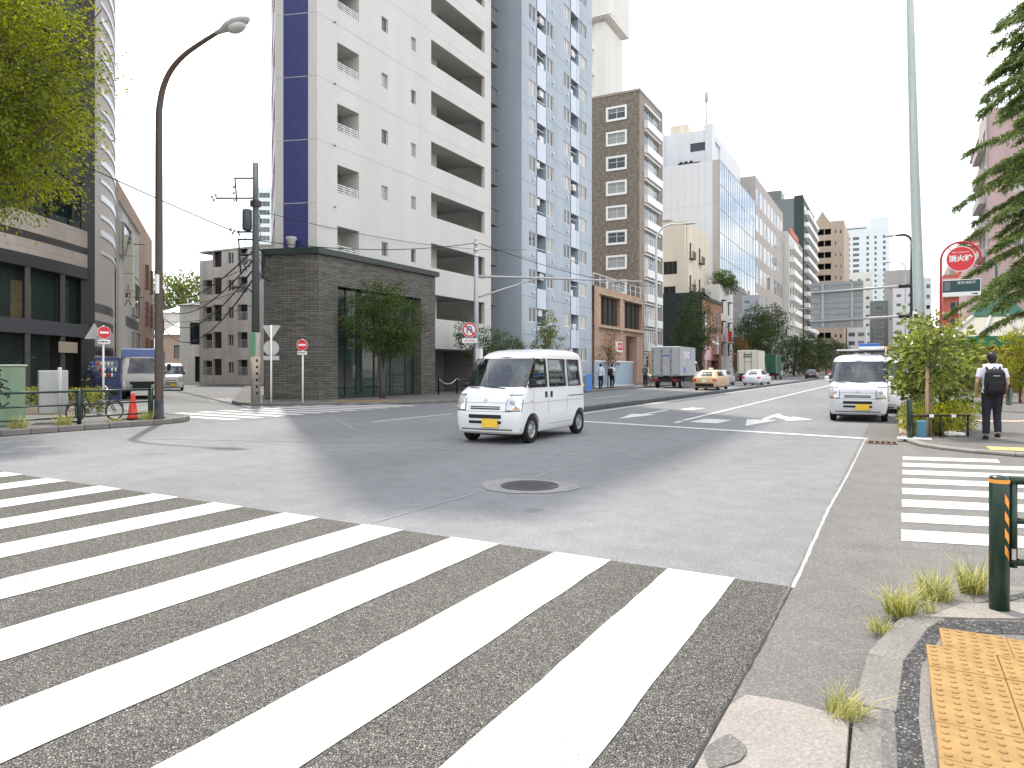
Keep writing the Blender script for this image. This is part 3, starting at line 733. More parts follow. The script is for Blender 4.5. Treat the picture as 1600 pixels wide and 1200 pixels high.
tile_mat('red_tile', (0.50, 0.13, 0.09), (0.40, 0.13, 0.10), 0.5, 0.16, 0.6, 0.08, 0.012, 0.2)

def joint_lines(mbx, u0, u1, zs, y=-0.004, h=0.025):
    for z in zs: mbx.quad((u0, y, z), (u1, y, z), (u1, y, z + h), (u0, y, z + h))

# ---------------------------------------------------------------- white apartment tower on the corner
wb = thing('apartment_tower', 'tall white apartment tower with navy corner stripe on a dark brick base', 'building', (-22.5, 23.8, 0))
F = frame((-22.5, 23.8), (0, 1)); H = 48.4; fl = 2.8
ops = []; k0 = 0
for k in range(15):
    z = 6.75 + fl * k
    if z + 1.3 > H - 1: break
    if k <= 6 or True:
        ops.append((1.3, 2.8, z, z + 1.25, 1.15))
        ops.append((4.5, 5.0, z + .35, z + 1.05, .12)); ops.append((6.95, 7.38, z + .35, z + 1.05, .12))
b = MB(F); b.wall(0, 8.8, 6.3, H, ops)
joint_b = MB(F); joint_lines(joint_b, 0, 15.4, [6.0 + fl * k + fl for k in range(1, 15)])
# corridor side: parapets and openings
ops2 = [(8.8, 14.6, 4.25 + fl * k, 5.58 + fl * k, 0.22) for k in range(16)]
b.wall(8.8, 15.4, 2.75, H, ops2)
# chamfered corner and street side
A = Vector((-24.4, 23.2)); Bc = Vector((-22.5, 23.8)); d1 = (Bc - A); w1 = d1.length; d1.normalize()
FC = frame((A.x, A.y), d1)
b.M = FC; b.wall(0, w1, 6.3, H, [(.40, 1.55, 6.3, H - .8, 0.0)])
E_ = A + Vector((-.738, .674)) * 12
FS = frame((E_.x, E_.y), (.738, -.674))
sops = []
for k in range(15): sops += [(1.0, 5.2, 7.2 + fl * k, 8.9 + fl * k, .9), (6.4, 10.6, 7.2 + fl * k, 8.9 + fl * k, .9)]
b.wall(0, 12, 3.0, H, []) if False else None
b.M = FS; b.wall(0, 12, 3.0, H, sops)
b.M = frame((-22.5, 39.2), (-1, 0)); b.wall(0, 12, 0.1, H, [])           # side towards the alley
b.M = None; b.poly([(-22.5, 39.2, H), (-22.5, 23.8, H), (A.x, A.y, H), (E_.x, E_.y, H), (-34.5, 39.2, H)])
b.poly([(-34.5, 39.2, H), (E_.x, E_.y, H), (E_.x, E_.y, 0), (-34.5, 39.2, 0)])
b.build('wall', 'white_tile', wb)
joint_b.build('panel_joint', mat('joint_grey', (0.42, 0.42, 0.41), 0.8, 0.2), wb)
b = MB(FC); b.box(.38, 1.57, .0, .02, 6.3, H - .8); navy = b.build('navy_stripe', 'navy_tile', wb)
b = MB(FC); [b.box(.0, w1, -.003, .018, 6.0 + fl * k, 6.0 + fl * k + .03) for k in range(1, 16)]; b.build('panel_joint', 'joint_grey', wb)
b = MB(FC); b.lathe([(.10, 0), (.16, .08), (.18, .3), (.26, .42), (.22, .5)], 12, (.95, -.35, 6.75)); b.build('roof_lamp', 'grey_paint', wb)
# loggias: back wall, rails
for k in range(10):
    z = 6.75 + fl * k
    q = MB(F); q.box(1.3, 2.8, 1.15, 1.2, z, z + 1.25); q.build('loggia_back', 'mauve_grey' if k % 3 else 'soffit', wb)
    q = MB(F)
    for j in range(4): q.box(1.32, 2.78, .02, .05, z + .04 + j * .1, z + .075 + j * .1)
    for u in (1.32, 1.79, 2.26, 2.73): q.box(u, u + .045, .052, .07, z + .0, z + .41)
    q.build('railing', 'white_paint', wb)
    window(wb, F, 4.5, 5.0, z + .35, z + 1.05, .08, 'plain', 'aluminium', 'glass_curtain' if k % 2 else 'glass_grey')
    window(wb, F, 6.95, 7.38, z + .35, z + 1.05, .08, 'plain', 'aluminium', 'glass_curtain' if k % 3 else 'glass_grey')
    window(wb, F, 1.5, 2.3, z + .0, z + 1.2, 1.08, 'slide', 'alu_dark', 'glass_grey')
    # small drain spouts under each slab
    q = MB(F); q.tube([(1.1, .0, z - .72), (1.1, -.09, z - .74)], .03, 6); q.build('spout', 'alu_dark', wb)
for k in range(11):
    z = 4.25 + fl * k
    q = MB(F); q.box(8.8, 14.6, 0.22, 4.0, z - 1.30, z - 1.12); q.build('corridor_slab', 'soffit', wb)
    q = MB(F); q.wall(8.8, 11.55, z - 1.12, z + 1.5, [(8.95, 9.55, z + .1, z + 1.1, .1)], 1.5); q.quad((11.55, 1.5, z - 1.12), (11.55, 4, z - 1.12), (11.55, 4, z + 1.5), (11.55, 1.5, z + 1.5)); q.build('corridor_wall', 'white_wall', wb)
    window(wb, F, 8.95, 9.55, z + .1, z + 1.1, 1.56, 'plain', 'alu_dark', 'glass_dark')
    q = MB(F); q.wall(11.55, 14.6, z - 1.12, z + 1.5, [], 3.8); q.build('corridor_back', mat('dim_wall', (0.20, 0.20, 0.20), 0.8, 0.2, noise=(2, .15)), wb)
    q = MB(F); q.box(12.3, 13.1, 3.74, 3.79, z - 1.1, z + .95); q.build('door', mat('door_brown', (0.11, 0.08, 0.06), 0.6, 0.3), wb)
# open ground floor below the corridors
q = MB(F); q.wall(8.8, 15.4, 0.1, 2.75, [], 3.2); q.box(14.9, 15.4, 0.0, 3.2, 0.1, 2.74); q.build('garage_wall', 'mauve_grey', wb)
q = MB(F); q.box(8.8, 15.4, 0.01, 3.2, 2.6, 2.75); q.build('garage_ceiling', 'soffit', wb)
# dark brick base
FB = frame((-22.2, 23.55), (0, 1)); zt = 6.5
b = MB(FB); b.wall(0, 9.0, 0.1, zt, [(1.25, 7.7, 0.12, 5.2, .7)])
A2 = Vector((-24.62, 22.8)); B2 = Vector((-22.2, 23.55)); dd = (B2 - A2); wB = dd.length; dd.normalize()
b.M = frame((A2.x, A2.y), dd); b.wall(0, wB, 0.1, zt)
E2 = A2 + Vector((-.738, .674)) * 9; b.M = frame((E2.x, E2.y), (.738, -.674)); b.wall(0, 9, 0.1, zt, [(5.8, 7.2, .1, 3.0, .3)])
b.M = frame((-22.2, 32.55), (-1, 0)); b.wall(0, .34, .1, zt)
b.build('brick_base', 'grey_brick', wb)
b = MB()
def cope(pts, z0, z1, out):
    pass
ring = [(E2.x, E2.y), (A2.x, A2.y), (B2.x, B2.y), (-22.2, 32.62)]
oring = [(E2.x - .1, E2.y - .1), (A2.x - .05, A2.y - .16), (B2.x + .13, B2.y - .1), (-22.03, 32.72)]
iring = [(E2.x + .4, E2.y + .6), (A2.x + .3, A2.y + .5), (-22.6, 24.0), (-22.6, 32.72)]
for i in range(3):
    z0, z1 = zt, zt + .26
    a, c, e, g_ = oring[i], oring[i + 1], iring[i + 1], iring[i]
    b.quad((*a, z0), (*c, z0), (*c, z1), (*a, z1)); b.quad((*a, z1), (*c, z1), (*e, z1), (*g_, z1)); b.quad((*a, z0), (*g_, z0), (*e, z0), (*c, z0))
    p, q_ = ring[i], ring[i + 1]
    o1, o2 = [(x + (x - 0) * 0, y) for x, y in (oring[i], oring[i + 1])]
b.quad((*oring[3], zt), (*iring[3], zt), (*iring[3], zt + .26), (*oring[3], zt + .26))
b.build('coping', 'coping', wb)
# glazed lobby inside the brick frame
q = MB(FB); q.box(1.25, 7.7, 2.4, 2.45, .1, 5.2); q.build('lobby_wall', mat('lobby_green', (0.10, 0.16, 0.14), 0.5, 0.4), wb)
q = MB(FB); q.box(1.25, 7.7, .72, 2.4, .1, .13); q.build('lobby_floor', mat('lobby_floor', (0.25, 0.25, 0.24), 0.3, 0.5), wb)
q = MB(FB); q.box(1.25, 7.7, .70, 2.4, 2.95, 3.1); q.build('lobby_ceiling', 'dark_steel', wb)
q = MB(FB); q.box(5.6, 6.9, 2.3, 2.39, .12, 2.5); q.build('lift_door', mat('lift_green', (0.03, 0.06, 0.05), 0.4, 0.5), wb)
q = MB(FB); q.box(4.3, 5.4, 2.3, 2.39, .9, 1.9); q.build('notice_board', 'dark_steel', wb)
clear = bpy.data.materials.new('shop_glass'); clear.use_nodes = True; _t = clear.node_tree
_p = _t.nodes['Principled BSDF']; _p.inputs['Base Color'].default_value = (0.30, 0.42, 0.38, 1); _p.inputs['Roughness'].default_value = 0.0
_p.inputs['Alpha'].default_value = 0.45; _p.inputs['Specular IOR Level'].default_value = 1.0; MATS['shop_glass'] = clear
_p.inputs['Base Color'].default_value = (0.05, 0.09, 0.08, 1)
us = [1.25, 2.3, 3.1, 4.4, 5.7, 6.95, 7.7]
for i in range(6):
    for (z0, z1) in ((.15, 2.9), (3.12, 5.15)):
        q = MB(FB); q.box(us[i] + .03, us[i + 1] - .03, .5, .515, z0, z1); q.build('pane', 'shop_glass', wb)
q = MB(FB)
for u in us: q.box(u - .03, u + .03, .46, .55, .12, 5.2)
q.box(1.28, 7.67, .465, .545, 2.9, 3.12); q.box(1.28, 7.67, .465, .545, .121, .16)
for z in (3.6, 4.05, 4.5): q.box(1.28, 2.27, .47, .54, z, z + .03)
q.build('mullion', 'dark_steel', wb)
q = MB(FB); q.box(2.6, 2.95, 1.2, 1.3, 3.5, 4.0); q.build('red_notice', 'red_paint', wb)

# ---------------------------------------------------------------- narrow alley with fire-escape landings
al = thing('fire_escape', 'dark steel fire escape landings in the gap beside the white tower', 'stairs', (-24.5, 39.5, 0))
b = MB(); b.box(-34, -27.4, 39.25, 43.5, 0.1, 40); b.build('back_wall', 'dark_steel', al)
for k in range(13):
    z = 3.0 + 2.65 * k
    q = MB(); q.box(-27.4, -23.3, 39.3, 41.6, z, z + .16); q.build('landing', mat('landing', (0.16, 0.14, 0.13), 0.8, 0.2), al)
    q = MB()
    q.box(-23.36, -23.3, 39.32, 41.6, z + 1.05, z + 1.1); q.box(-27.3, -23.37, 41.55, 41.6, z + 1.05, z + 1.1)
    for y in np.linspace(39.4, 41.5, 9): q.box(-23.345, -23.315, y, y + .03, z + .16, z + 1.05)
    q.box(-23.335, -23.325, 39.4, 41.5, z + .2, z + .95); q.build('railing', 'mesh_rail', al)

# ---------------------------------------------------------------- blue apartment block
bb = thing('apartment_block', 'slate blue apartment block with pale balcony panels next to the white tower', 'building', (-22.5, 43.4, 0))
F = frame((-22.5, 43.4), (0, 1)); H = 34.5; fl = 2.65
ops = []; cols = [(1.1, 2.2), (4.0, 5.15), (7.0, 8.2), (10.0, 11.7)]; slots = [(2.35, 3.85), (8.35, 9.9)]
for k in range(12):
    z = 2.1 + fl * k
    for a, c in cols: ops.append((a, c, z, z + 1.05, .1))
    for a, c in slots: ops.append((a, c, z - .25, z + 1.1, 1.2))
b = MB(F); b.wall(0, 12.8, 0.9, H, ops, back=False)
b.M = frame((-36, 43.4), (1, 0)); b.wall(0, 13.5, .1, H)
b.M = frame((-22.5, 56.2), (-1, 0)); b.wall(0, 13.5, .1, H)
b.M = None; b.quad((-22.5, 43.4, H), (-22.5, 56.2, H), (-36, 56.2, H), (-36, 43.4, H))
b.build('wall', 'blue_wall', bb)
b = MB(F); b.box(0, 12.8, .01, .4, .1, .9); b.build('plinth', 'mauve_grey', bb)
jb = MB(F); joint_lines(jb, 0, 12.8, [1.2 + fl * k for k in range(13)], h=.03); jb.build('panel_joint', 'blue_trim', bb)
acm = MB(); acm.bbox(0, .62, 0, .26, 0, .5, .02); acm.torus((.24, -.005, .25), .19, .012, 'Y', 18, 5); acm.box(.5, .6, -.005, .0, .05, .45)
for r_ in range(5): acm.box(.08, .40, -.004, .0, .09 + r_ * .075, .105 + r_ * .075)
acm = acm.mesh('air_conditioner', 'white_paint')
for k in range(12):
    z = 2.1 + fl * k
    for j, (a, c) in enumerate(cols): window(bb, F, a, c, z, z + 1.05, .05, 'slide', 'white_paint', random.choice(['glass_curtain', 'glass_grey', 'glass_curtain', 'glass_dark']))
    for j, (a, c) in enumerate(slots):
        q = MB(F); q.box(a, c, -.03, .05, z - 1.62, z - .2); q.build('balcony_panel', 'pale_blue', bb)
        q = MB(F); q.box(a - .07, a - .02, -.035, .04, z - 1.6, z - .15); q.box(c - .42 if j else c + .02, (c - .38) if j else c + .06, -.04, .02, z - 1.6, z - .2); q.build('downpipe', 'blue_trim', bb)
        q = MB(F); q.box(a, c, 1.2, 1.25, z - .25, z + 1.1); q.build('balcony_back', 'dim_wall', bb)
        q = MB(F); q.box(a, c, .05, 1.2, z - .31, z - .25); q.build('balcony_floor', 'soffit', bb)
        q = MB(F); q.box(a + .3, a + 1.2, 1.1, 1.19, z - .2, z + 1.0); q.build('door', 'glass_grey', bb)
        if random.random() < .85: place(acm, 'air_conditioner', F @ Matrix.Translation((a + random.choice([.1, .5, .75]), .12, z + random.choice([.35, .5, -.18]))), bb)
        q = MB(F); q.box(a, c, .1, .13, z + .62, z + .66) if random.random() < .5 else q.box(a + .02, c - .02, .06, .09, z + .0, z + .04); q.build('clothes_rail', 'aluminium', bb)
    for u in (1.75, 5.0, 7.7):
        q = MB(F); q.lathe([(.11, 0), (.11, .06), (.04, .12)], 10, (u, -.1, z - .55), 'Y'); q.build('vent_hood', 'pale_blue', bb)
# ---------------------------------------------------------------- small brick podium with louvred openings
pd = thing('annex_building', 'low pinkish brick annex with two dark louvred openings beside the blue block', 'building', (-22.3, 56.25, 0))
F = frame((-22.3, 56.25), (0, 1))
b = MB(F); b.wall(0, 13.1, .1, 8.5, [(1.5, 6.3, 5.3, 7.8, .35), (7.6, 12.75, 5.3, 7.8, .35), (8.0, 11.3, .1, 4.6, .8)])
b.M = frame((-28.3, 69.35), (-1, 0)); b.M = frame((-22.3, 69.35), (-1, 0)); b.wall(0, 6, .1, 8.5)
b.M = None; b.quad((-22.3, 56.25, 8.5), (-22.3, 69.35, 8.5), (-30, 69.35, 8.5), (-30, 56.25, 8.5))
b.build('wall', 'podium_brick', pd)
for (a, c) in ((1.5, 6.3), (7.6, 12.75)):
    q = MB(F); q.box(a, c, .30, .34, 5.3, 7.8); q.build('louvre', mat('louvre', (0.045, 0.038, 0.03), 0.6, 0.3, noise=(6, .2)), pd)
    for i in range(4):
        u = a + (c - a) * i / 4; q = MB(F); q.box(u, u + .08, .18, .30, 5.3, 7.8); q.build('louvre_bar', 'dark_steel', pd)
    q = MB(F); q.box(a - .5, c + .2, -.4, .1, 5.0, 5.14); q.box(a - .4, c + .1, -.22, .0, 7.85, 8.0); q.build('ledge', 'podium_trim', pd)
q = MB(F); q.box(8.3, 9.7, .6, .7, .1, 4.5); q.build('doorway', 'grey_paint', pd)
q = MB(F)
q.box(0.1, 13.0, .15, .2, 9.55, 9.6); q.box(.1, 13.0, .16, .19, 9.0, 9.03)
for u in np.linspace(.15, 12.9, 9): q.box(u, u + .05, .15, .2, 8.5, 9.55)
q.build('roof_railing', 'aluminium', pd)
q = MB(F); q.box(5.0, 6.7, -.12, -.02, 3.0, 3.95); sg = q.build('sign_board', 'white_paint', pd)
q = MB(F); q.box(5.45, 6.62, -.14, -.121, 3.2, 3.85); q.build('sign_panel', 'red_paint', sg)
put_text('UNO', .45, 'white_paint', F @ Matrix.Translation((6.03, -.145, 3.52)), sg, bold=.01)

# ---------------------------------------------------------------- brown stucco apartment tower
br = thing('apartment_tower', 'brown stucco apartment tower with white framed windows behind the brick annex', 'building', (-23.5, 71.9, 0))
F = frame((-31.5, 71.9), (1, 0)); H = 30.4; fl = 2.62
ops = []
for k in range(11): ops.append((4.55, 6.45, 1.6 + fl * k + .1, 1.6 + fl * k + 1.2, .12))
b = MB(F); b.wall(0, 8, .1, H, ops); b.build('stucco_wall', 'stucco_brown', br)
F2 = frame((-23.5, 71.9), (0, 1)); ops = []
for k in range(11): ops.append((1.7, 6.8, 1.6 + fl * k, 1.6 + fl * k + 1.45, .15))
b = MB(F2); b.wall(0, 8.1, .1, H, ops); b.M = frame((-23.5, 80.0), (-1, 0)); b.wall(0, 8, .1, H)
b.M = None; b.quad((-23.5, 71.9, H), (-23.5, 80, H), (-31.5, 80, H), (-31.5, 71.9, H)); b.build('tile_wall', 'brown_tile', br)
b = MB(F); b.box(-.05, 8.1, -.06, .1, H, H + .25); b.build('parapet', 'brown_tile', br)
b = MB(F2); b.box(-.0, 8.15, -.08, .1, H, H + .25); b.box(7.75, 8.1, -.12, .0, .1, H); b.build('parapet', 'warm_concrete', br)
for k in range(11):
    z = 1.6 + fl * k
    q = MB(F); q.box(4.35, 6.65, -.10, .02, z - .12, z + .1); q.box(4.35, 6.65, -.10, .02, z + 1.2, z + 1.4); q.box(4.35, 4.55, -.098, .02, z + .1, z + 1.2); q.box(6.45, 6.65, -.098, .02, z + .1, z + 1.2)
    q.build('window_surround', 'white_paint', br)
    window(br, F, 4.55, 6.45, z + .1, z + 1.2, .05, 'grid', 'aluminium', random.choice(['glass_grey', 'glass_curtain', 'glass_curtain']))
    for i in range(3): window(br, F2, 1.7 + 1.7 * i, 3.4 + 1.7 * i, z, z + 1.45, .08, 'grid', 'aluminium', random.choice(['glass_grey', 'glass_blue', 'glass_curtain']))
    q = MB(F2); q.box(1.5, 7.0, -.45, -.02, z - .85, z - .05); q.build('window_box', 'white_paint', br)
    q = MB(F2); q.box(1.5, 7.0, -.22, -.02, z + 1.5, z + 1.68); q.build('lintel', 'white_paint', br)
# sliver of balconies between the blue block and the brown tower
for k in range(11):
    z = 1.6 + fl * k; q = MB(F); q.box(-3.0, .0, -.3, .6, z - 1.0, z); q.build('balcony', 'white_wall', br)
# ---------------------------------------------------------------- white tower far behind
wt = thing('office_tower', 'white tower with a rooftop billboard rising behind the brown tower', 'building', (-33.7, 95.5, 0))
F = frame((-50, 94.3), (1, 0)); ops = [(11.2, 12.6, 26 + 3.6 * k, 28.5 + 3.6 * k, .3) for k in range(8)]
b = MB(F); b.wall(0, 14.2, 0, 50.0, ops, back=True); b.M = frame((-35.8, 94.3), (0, 1)); b.wall(0, 7.2, 0, 50.0); b.build('wall', 'white_wall', wt)
b = MB(); b.box(-47, -35.0, 93.6, 102.3, 50.6, 58.0); b.build('billboard', 'white_wall', wt)
b = MB()
for i in range(12): b.tube([(-48 + i * 1.15, 93.7, 50.0), (-47.4 + i * 1.15, 93.7, 50.6)], .06, 5); b.tube([(-47.4 + i * 1.15, 93.7, 50.6), (-46.85 + i * 1.15, 93.7, 50.0)], .06, 5)
b.build('billboard_frame', 'steel_grey', wt)
# ---------------------------------------------------------------- beige walk-up above a dark low shop house
bg_ = thing('walk_up_building', 'small cream walk-up with black window boxes above the dark shop house', 'building', (-24, 93.4, 0))
F = frame((-24, 93.4), (0, 1)); ops = []
for (a, c) in ((1.0, 2.0), (6.0, 7.0)):
    for z in (11.9, 16.2): ops.append((a, c, z, z + 2.0, .15))
ops += [(3.6, 4.2, 12.6, 13.6, .12), (9.0, 9.6, 12.3, 13.4, .12)]
b = MB(F); b.wall(0, 12, .1, 20.9, ops)
F3 = frame((-27.5, 93.4), (1, 0)); b.M = F3; b.wall(0, 3.5, .1, 20.9, [(.3, 2.1, 14.0, 15.7, .12), (.3, 1.9, 11.4, 12.4, .1)])
b.M = None; b.quad((-24, 93.4, 20.9), (-24, 105.4, 20.9), (-32, 105.4, 20.9), (-32, 93.4, 20.9)); b.M = frame((-24, 105.4), (-1, 0)); b.wall(0, 6, .1, 20.9)
b.build('wall', 'beige_wall', bg_)
for o_ in ops: window(bg_, F, *o_[:4], .06, 'slide', 'alu_dark')
window(bg_, F3, .3, 2.1, 14.0, 15.7, .06, 'slide3', 'alu_dark'); window(bg_, F3, .3, 1.9, 11.4, 12.4, .06, 'slide', 'alu_dark')
for (a, c) in ((1.0, 2.0), (6.0, 7.0)):
    for z in (11.9, 16.2):
        q = MB(F); q.box(a - .3, c + .5, -.5, -.02, z - .2, z - .12); q.box(a - .3, c + .5, -.5, -.46, z + .75, z + .8)
        for u in np.linspace(a - .3, c + .46, 8): q.box(u, u + .04, -.5, -.46, z - .12, z + .75)
        q.build('window_rail', 'dark_steel', bg_)
q = MB(F3); q.tube([(3.2, -.08, .1), (3.2, -.08, 20.5)], .06, 6); q.build('downpipe', 'beige_wall', bg_)
q = MB(); q.box(-29, -27, 96, 98, 20.9, 21.8); q.build('roof_box', 'roof_grey', bg_)

lb = thing('shop_house', 'low shop house with black side wall and red brick front below the cream walk-up', 'building', (-21.5, 90.8, 0))
F = frame((-21.5, 90.8), (0, 1))
b = MB(frame((-27, 90.8), (1, 0))); b.wall(0, 5.5, .1, 11.2); b.M = None
b.quad((-21.5, 90.8, 11.2), (-21.5, 102, 10.4), (-24, 102, 10.4), (-27, 90.8, 11.2)); b.build('side_wall', 'dark_wall', lb)
ops = [(1.2, 2.6, 6.0, 8.4, .15), (4.8, 6.2, 6.0, 8.4, .15), (8.2, 10.0, 7.2, 9.3, .15), (8.2, 10.0, 3.6, 6.2, .15), (5.0, 9.5, .1, 2.6, .6)]
b = MB(F); b.wall(0, 11.2, .1, 10.4, ops); b.M = frame((-21.5, 102), (-1, 0)); b.wall(0, 4, .1, 10.4); b.build('brick_front', 'red_brick', lb)
for o_ in ops[:4]: window(lb, F, *o_[:4], .06, 'slide', 'white_paint')
q = MB(F); q.box(5.0, 9.5, .55, .6, .1, 2.6); q.build('shop_front', 'glass_dark', lb)
q = MB(F); q.box(-.05, 11.25, -.15, .05, 10.35, 10.75); q.build('eave', 'dark_steel', lb)
mat('pink_print', (0.66, 0.32, 0.46), 0.6, 0.3, noise=(2.5, 0.35)); mat('cream_print', (0.72, 0.55, 0.42), 0.6, 0.3, noise=(3, 0.2))
q = MB(F); q.box(.4, 4.3, -.18, -.08, 2.6, 4.4); sb = q.build('sign_board', 'pink_print', lb)
q = MB(F); q.box(1.9, 3.2, -.2, -.181, 2.7, 4.3); q.build('sign_panel', 'cream_print', sb)
q = MB(F); [q.ball((4.6 + 1.4 * i, -.3, 5.0 - .1 * i), .22, 8, 6) for i in range(3)]; q.build('lamp_globe', 'white_paint', lb)
q = MB(F); q.box(6.2, 9.6, -.9, .0, 3.35, 3.45); q.build('awning', mat('awning_brown', (0.30, 0.13, 0.09), 0.7, 0.2), lb)
q = MB(F); q.tube([(-.5, -.6, .1), (-.5, -.6, 8.6)], .12, 8); q.build('flag_pole', 'white_paint', lb)

nb = thing('narrow_house', 'narrow white house with plants hanging from its roof terrace', 'building', (-21.8, 102.3, 0))
F = frame((-21.8, 102.3), (0, 1))
ops = [(1.2, 2.4, 1.0 + 3.0 * k + 2.4, 2.7 + 3.0 * k + 2.4, .15) for k in range(3)] + [(5.6, 6.8, 1.0 + 3.0 * k + 2.4, 2.7 + 3.0 * k + 2.4, .15) for k in range(3)]
b = MB(F); b.wall(0, 9.4, .1, 13.4, ops); b.M = frame((-24, 102.3), (1, 0)); b.wall(0, 2.2, .1, 13.4); b.M = None; b.quad((-21.8, 102.3, 13.4), (-21.8, 111.7, 13.4), (-24, 111.7, 13.4), (-24, 102.3, 13.4)); b.build('wall', 'white_wall', nb)
for o_ in ops:
    window(nb, F, *o_[:4], .06, 'plain', 'alu_dark', 'glass_dark'); q = MB(F); q.box(o_[0] - .15, o_[1] + .15, -.45, -.02, o_[3] + .1, o_[3] + .2); q.build('canopy', 'dark_steel', nb)
q = MB(F); q.box(1.0, 3.4, -1.0, -.95, 5.3, 6.9); q.build('sign_board', 'red_paint', nb)

# ---------------------------------------------------------------- white panelled office with the glass front
ob = thing('office_block', 'office block with white panelled side and mirror glass street front', 'building', (-23.8, 112, 0))
H = 33.6
b = MB(frame((-34.5, 112), (1, 0))); b.wall(0, 10.7, .1, H); b.build('core_wall', 'panel_white', ob)
pn = MB(); pn.box(0, 1.04, -.04, 0, 0, 6.66); pn = pn.mesh('wall_panel', 'panel_white')
Fp = frame((-34.5, 112), (1, 0))
for i in range(9):
    for j in range(5): place(pn, 'wall_panel', Fp @ Matrix.Translation((i * 1.06 + .02, -.003, j * 6.7 + .1)), ob)
q = MB(Fp); q.box(9.65, 10.7, -.06, -.001, .1, H + .1)
for k in range(9): q.box(9.95, 10.35, -.068, -.0605, 2.2 + 3.7 * k, 3.9 + 3.7 * k)
q.build('corner_strip', 'warm_concrete', ob)
F = frame((-23.8, 112), (0, 1)); Wd = 31.2
b = MB(F); b.wall(0, Wd, .1, H, [], .25); b.M = None; b.quad((-23.8, 112, H), (-23.8, 143.2, H), (-36, 143.2, H), (-36, 112, H)); b.build('backing', 'dark_steel', ob)
pane = MB(); pane.box(.03, 1.53, 0, .05, .04, 3.62)
pane = pane.mesh('glass_pane', mat('mirror_glass', (0.30, 0.36, 0.43), 0.02, 1.0, 0.85))
for i in range(20):
    for j in range(9): place(pane, 'glass_pane', F @ Matrix.Translation((i * 1.56, random.uniform(-.004, .004), .3 + j * 3.7)) @ Matrix.Rotation(random.uniform(-.0025, .0025), 4, 'Z') @ Matrix.Rotation(random.uniform(-.0025, .0025), 4, 'X'), ob)
q = MB(F)
for i in range(21): q.box(i * 1.56 - .025, i * 1.56 + .025, -.05, .2, .1, H)
for j in range(10): q.box(0, Wd, -.03, .19, .26 + j * 3.7, .34 + j * 3.7)
q.build('mullion', 'steel_grey', ob)
ph = MB(frame((-35.5, 118), (1, 0))); ph.wall(0, 9, H, 40.6, [(5.6, 8.1, 37.2, 38.6, .2)]); ph.M = frame((-26.5, 118), (0, 1)); ph.wall(0, 25, H, 40.6, [(3, 7, 36.0, 39.4, .3)], back=True)
ph.M = None; ph.quad((-35.5, 118, 40.6), (-26.5, 118, 40.6), (-26.5, 143, 40.6), (-35.5, 143, 40.6)); ph.box(-27.4, -26.3, 117.8, 119.4, H, 41.4); ph.box(-35.6, -34.2, 117.8, 119, H, 40.9)
ph.build('penthouse', 'penthouse', ob)
window(ob, frame((-35.5, 118), (1, 0)), 5.6, 8.1, 37.2, 38.6, .1, 'slide', 'alu_dark', 'glass_dark')
q = MB(); q.box(-33.5, -30.5, 119, 122, 40.6, 42.3); q.build('water_tank', 'beige_wall', ob)
q = MB(); q.tube([(-34.9, 115.5, H), (-34.9, 115.5, 44.8)], .10, 6); q.tube([(-34.9, 115.5, H), (-34.9, 115.5, 40)], .2, 6); q.build('lightning_rod', mat('mast_blue', (0.16, 0.24, 0.38), 0.5, 0.4), ob)
q = MB(); q.tube([(-27.5, 119, 41.0), (-27.5, 119, 45.5)], .12, 6); q.lathe([(.28, 0), (.32, .1), (.32, 1.4), (.28, 1.5)], 10, (-27.5, 119, 45.5)); q.box(-27.8, -27.2, 118.7, 119.3, 41, 41.6); q.build('antenna_mast', 'steel_grey', ob)
q = MB(); q.tube([(-25.8, 125, 40.6), (-25.8, 125, 47)], .04, 5); q.tube([(-28.6, 125, 45.2), (-23.2, 125, 45.3)], .03, 5); q.tube([(-27, 125, 46.3), (-24.8, 125.2, 47)], .03, 5); q.build('aerial', 'steel_grey', ob)
q = MB(); [q.ball((-30.0 + .8 * i, 112.6, H + .4), .33, 7, 5) for i in range(3)]; q.box(-30.5, -27, 112.4, 112.5, H, H + .3); q.build('roof_equipment', 'dark_steel', ob)

# ---------------------------------------------------------------- row further up the avenue (real openings on every front)
def slab_front(parent, F, Wd, H, wall_m, rows, cols, opw, oph, z0, gm=('glass_grey', 'glass_blue', 'glass_curtain'), style='plain', inset_=.03, fm='aluminium'):
    ops = []; pitch = (H - z0 - 1.0) / rows; cw = Wd / cols
    for r_ in range(rows):
        for c_ in range(cols):
            u = c_ * cw + (cw - opw) / 2; z = z0 + r_ * pitch + (pitch - oph) / 2; ops.append((u, u + opw, z, z + oph, .08))
    b = MB(F); b.wall(0, Wd, .1, H, ops); o = b.build('street_wall', wall_m, parent)
    for o_ in ops: window(parent, F, *o_[:4], inset_, style, fm, random.choice(gm))
    return ops
def flank(parent, pts, z0, z1, m, name='side_wall'):
    """side walls and roof; a street front standing on x = const is left to slab_front"""
    b = MB()
    for a, c in zip(pts[:-1], pts[1:]):
        if a[0] == c[0] and c[1] > a[1] and a[0] < -20: continue
        b.quad((*a, z0), (*c, z0), (*c, z1), (*a, z1))
    b.poly([(*p, z1) for p in pts]); return b.build(name, m, parent)
g1 = thing('office_block', 'long grey concrete office block with rows of tall windows after the glass front', 'building', (-23.8, 143.3, 0))
slab_front(g1, frame((-23.8, 143.3), (0, 1)), 38, 38.6, 'warm_concrete', 7, 8, 3.6, 3.3, 2.0, ('glass_curtain', 'glass_curtain', 'glass_blue'), 'slide', .02, 'white_paint')
flank(g1, [(-36, 143.3), (-23.8, 143.3), (-23.8, 181.3), (-36, 181.3)], .1, 38.6, 'warm_concrete')
g2 = thing('apartment_block', 'slim white apartment block with stacked balconies and dark windows', 'building', (-22.5, 182, 0))
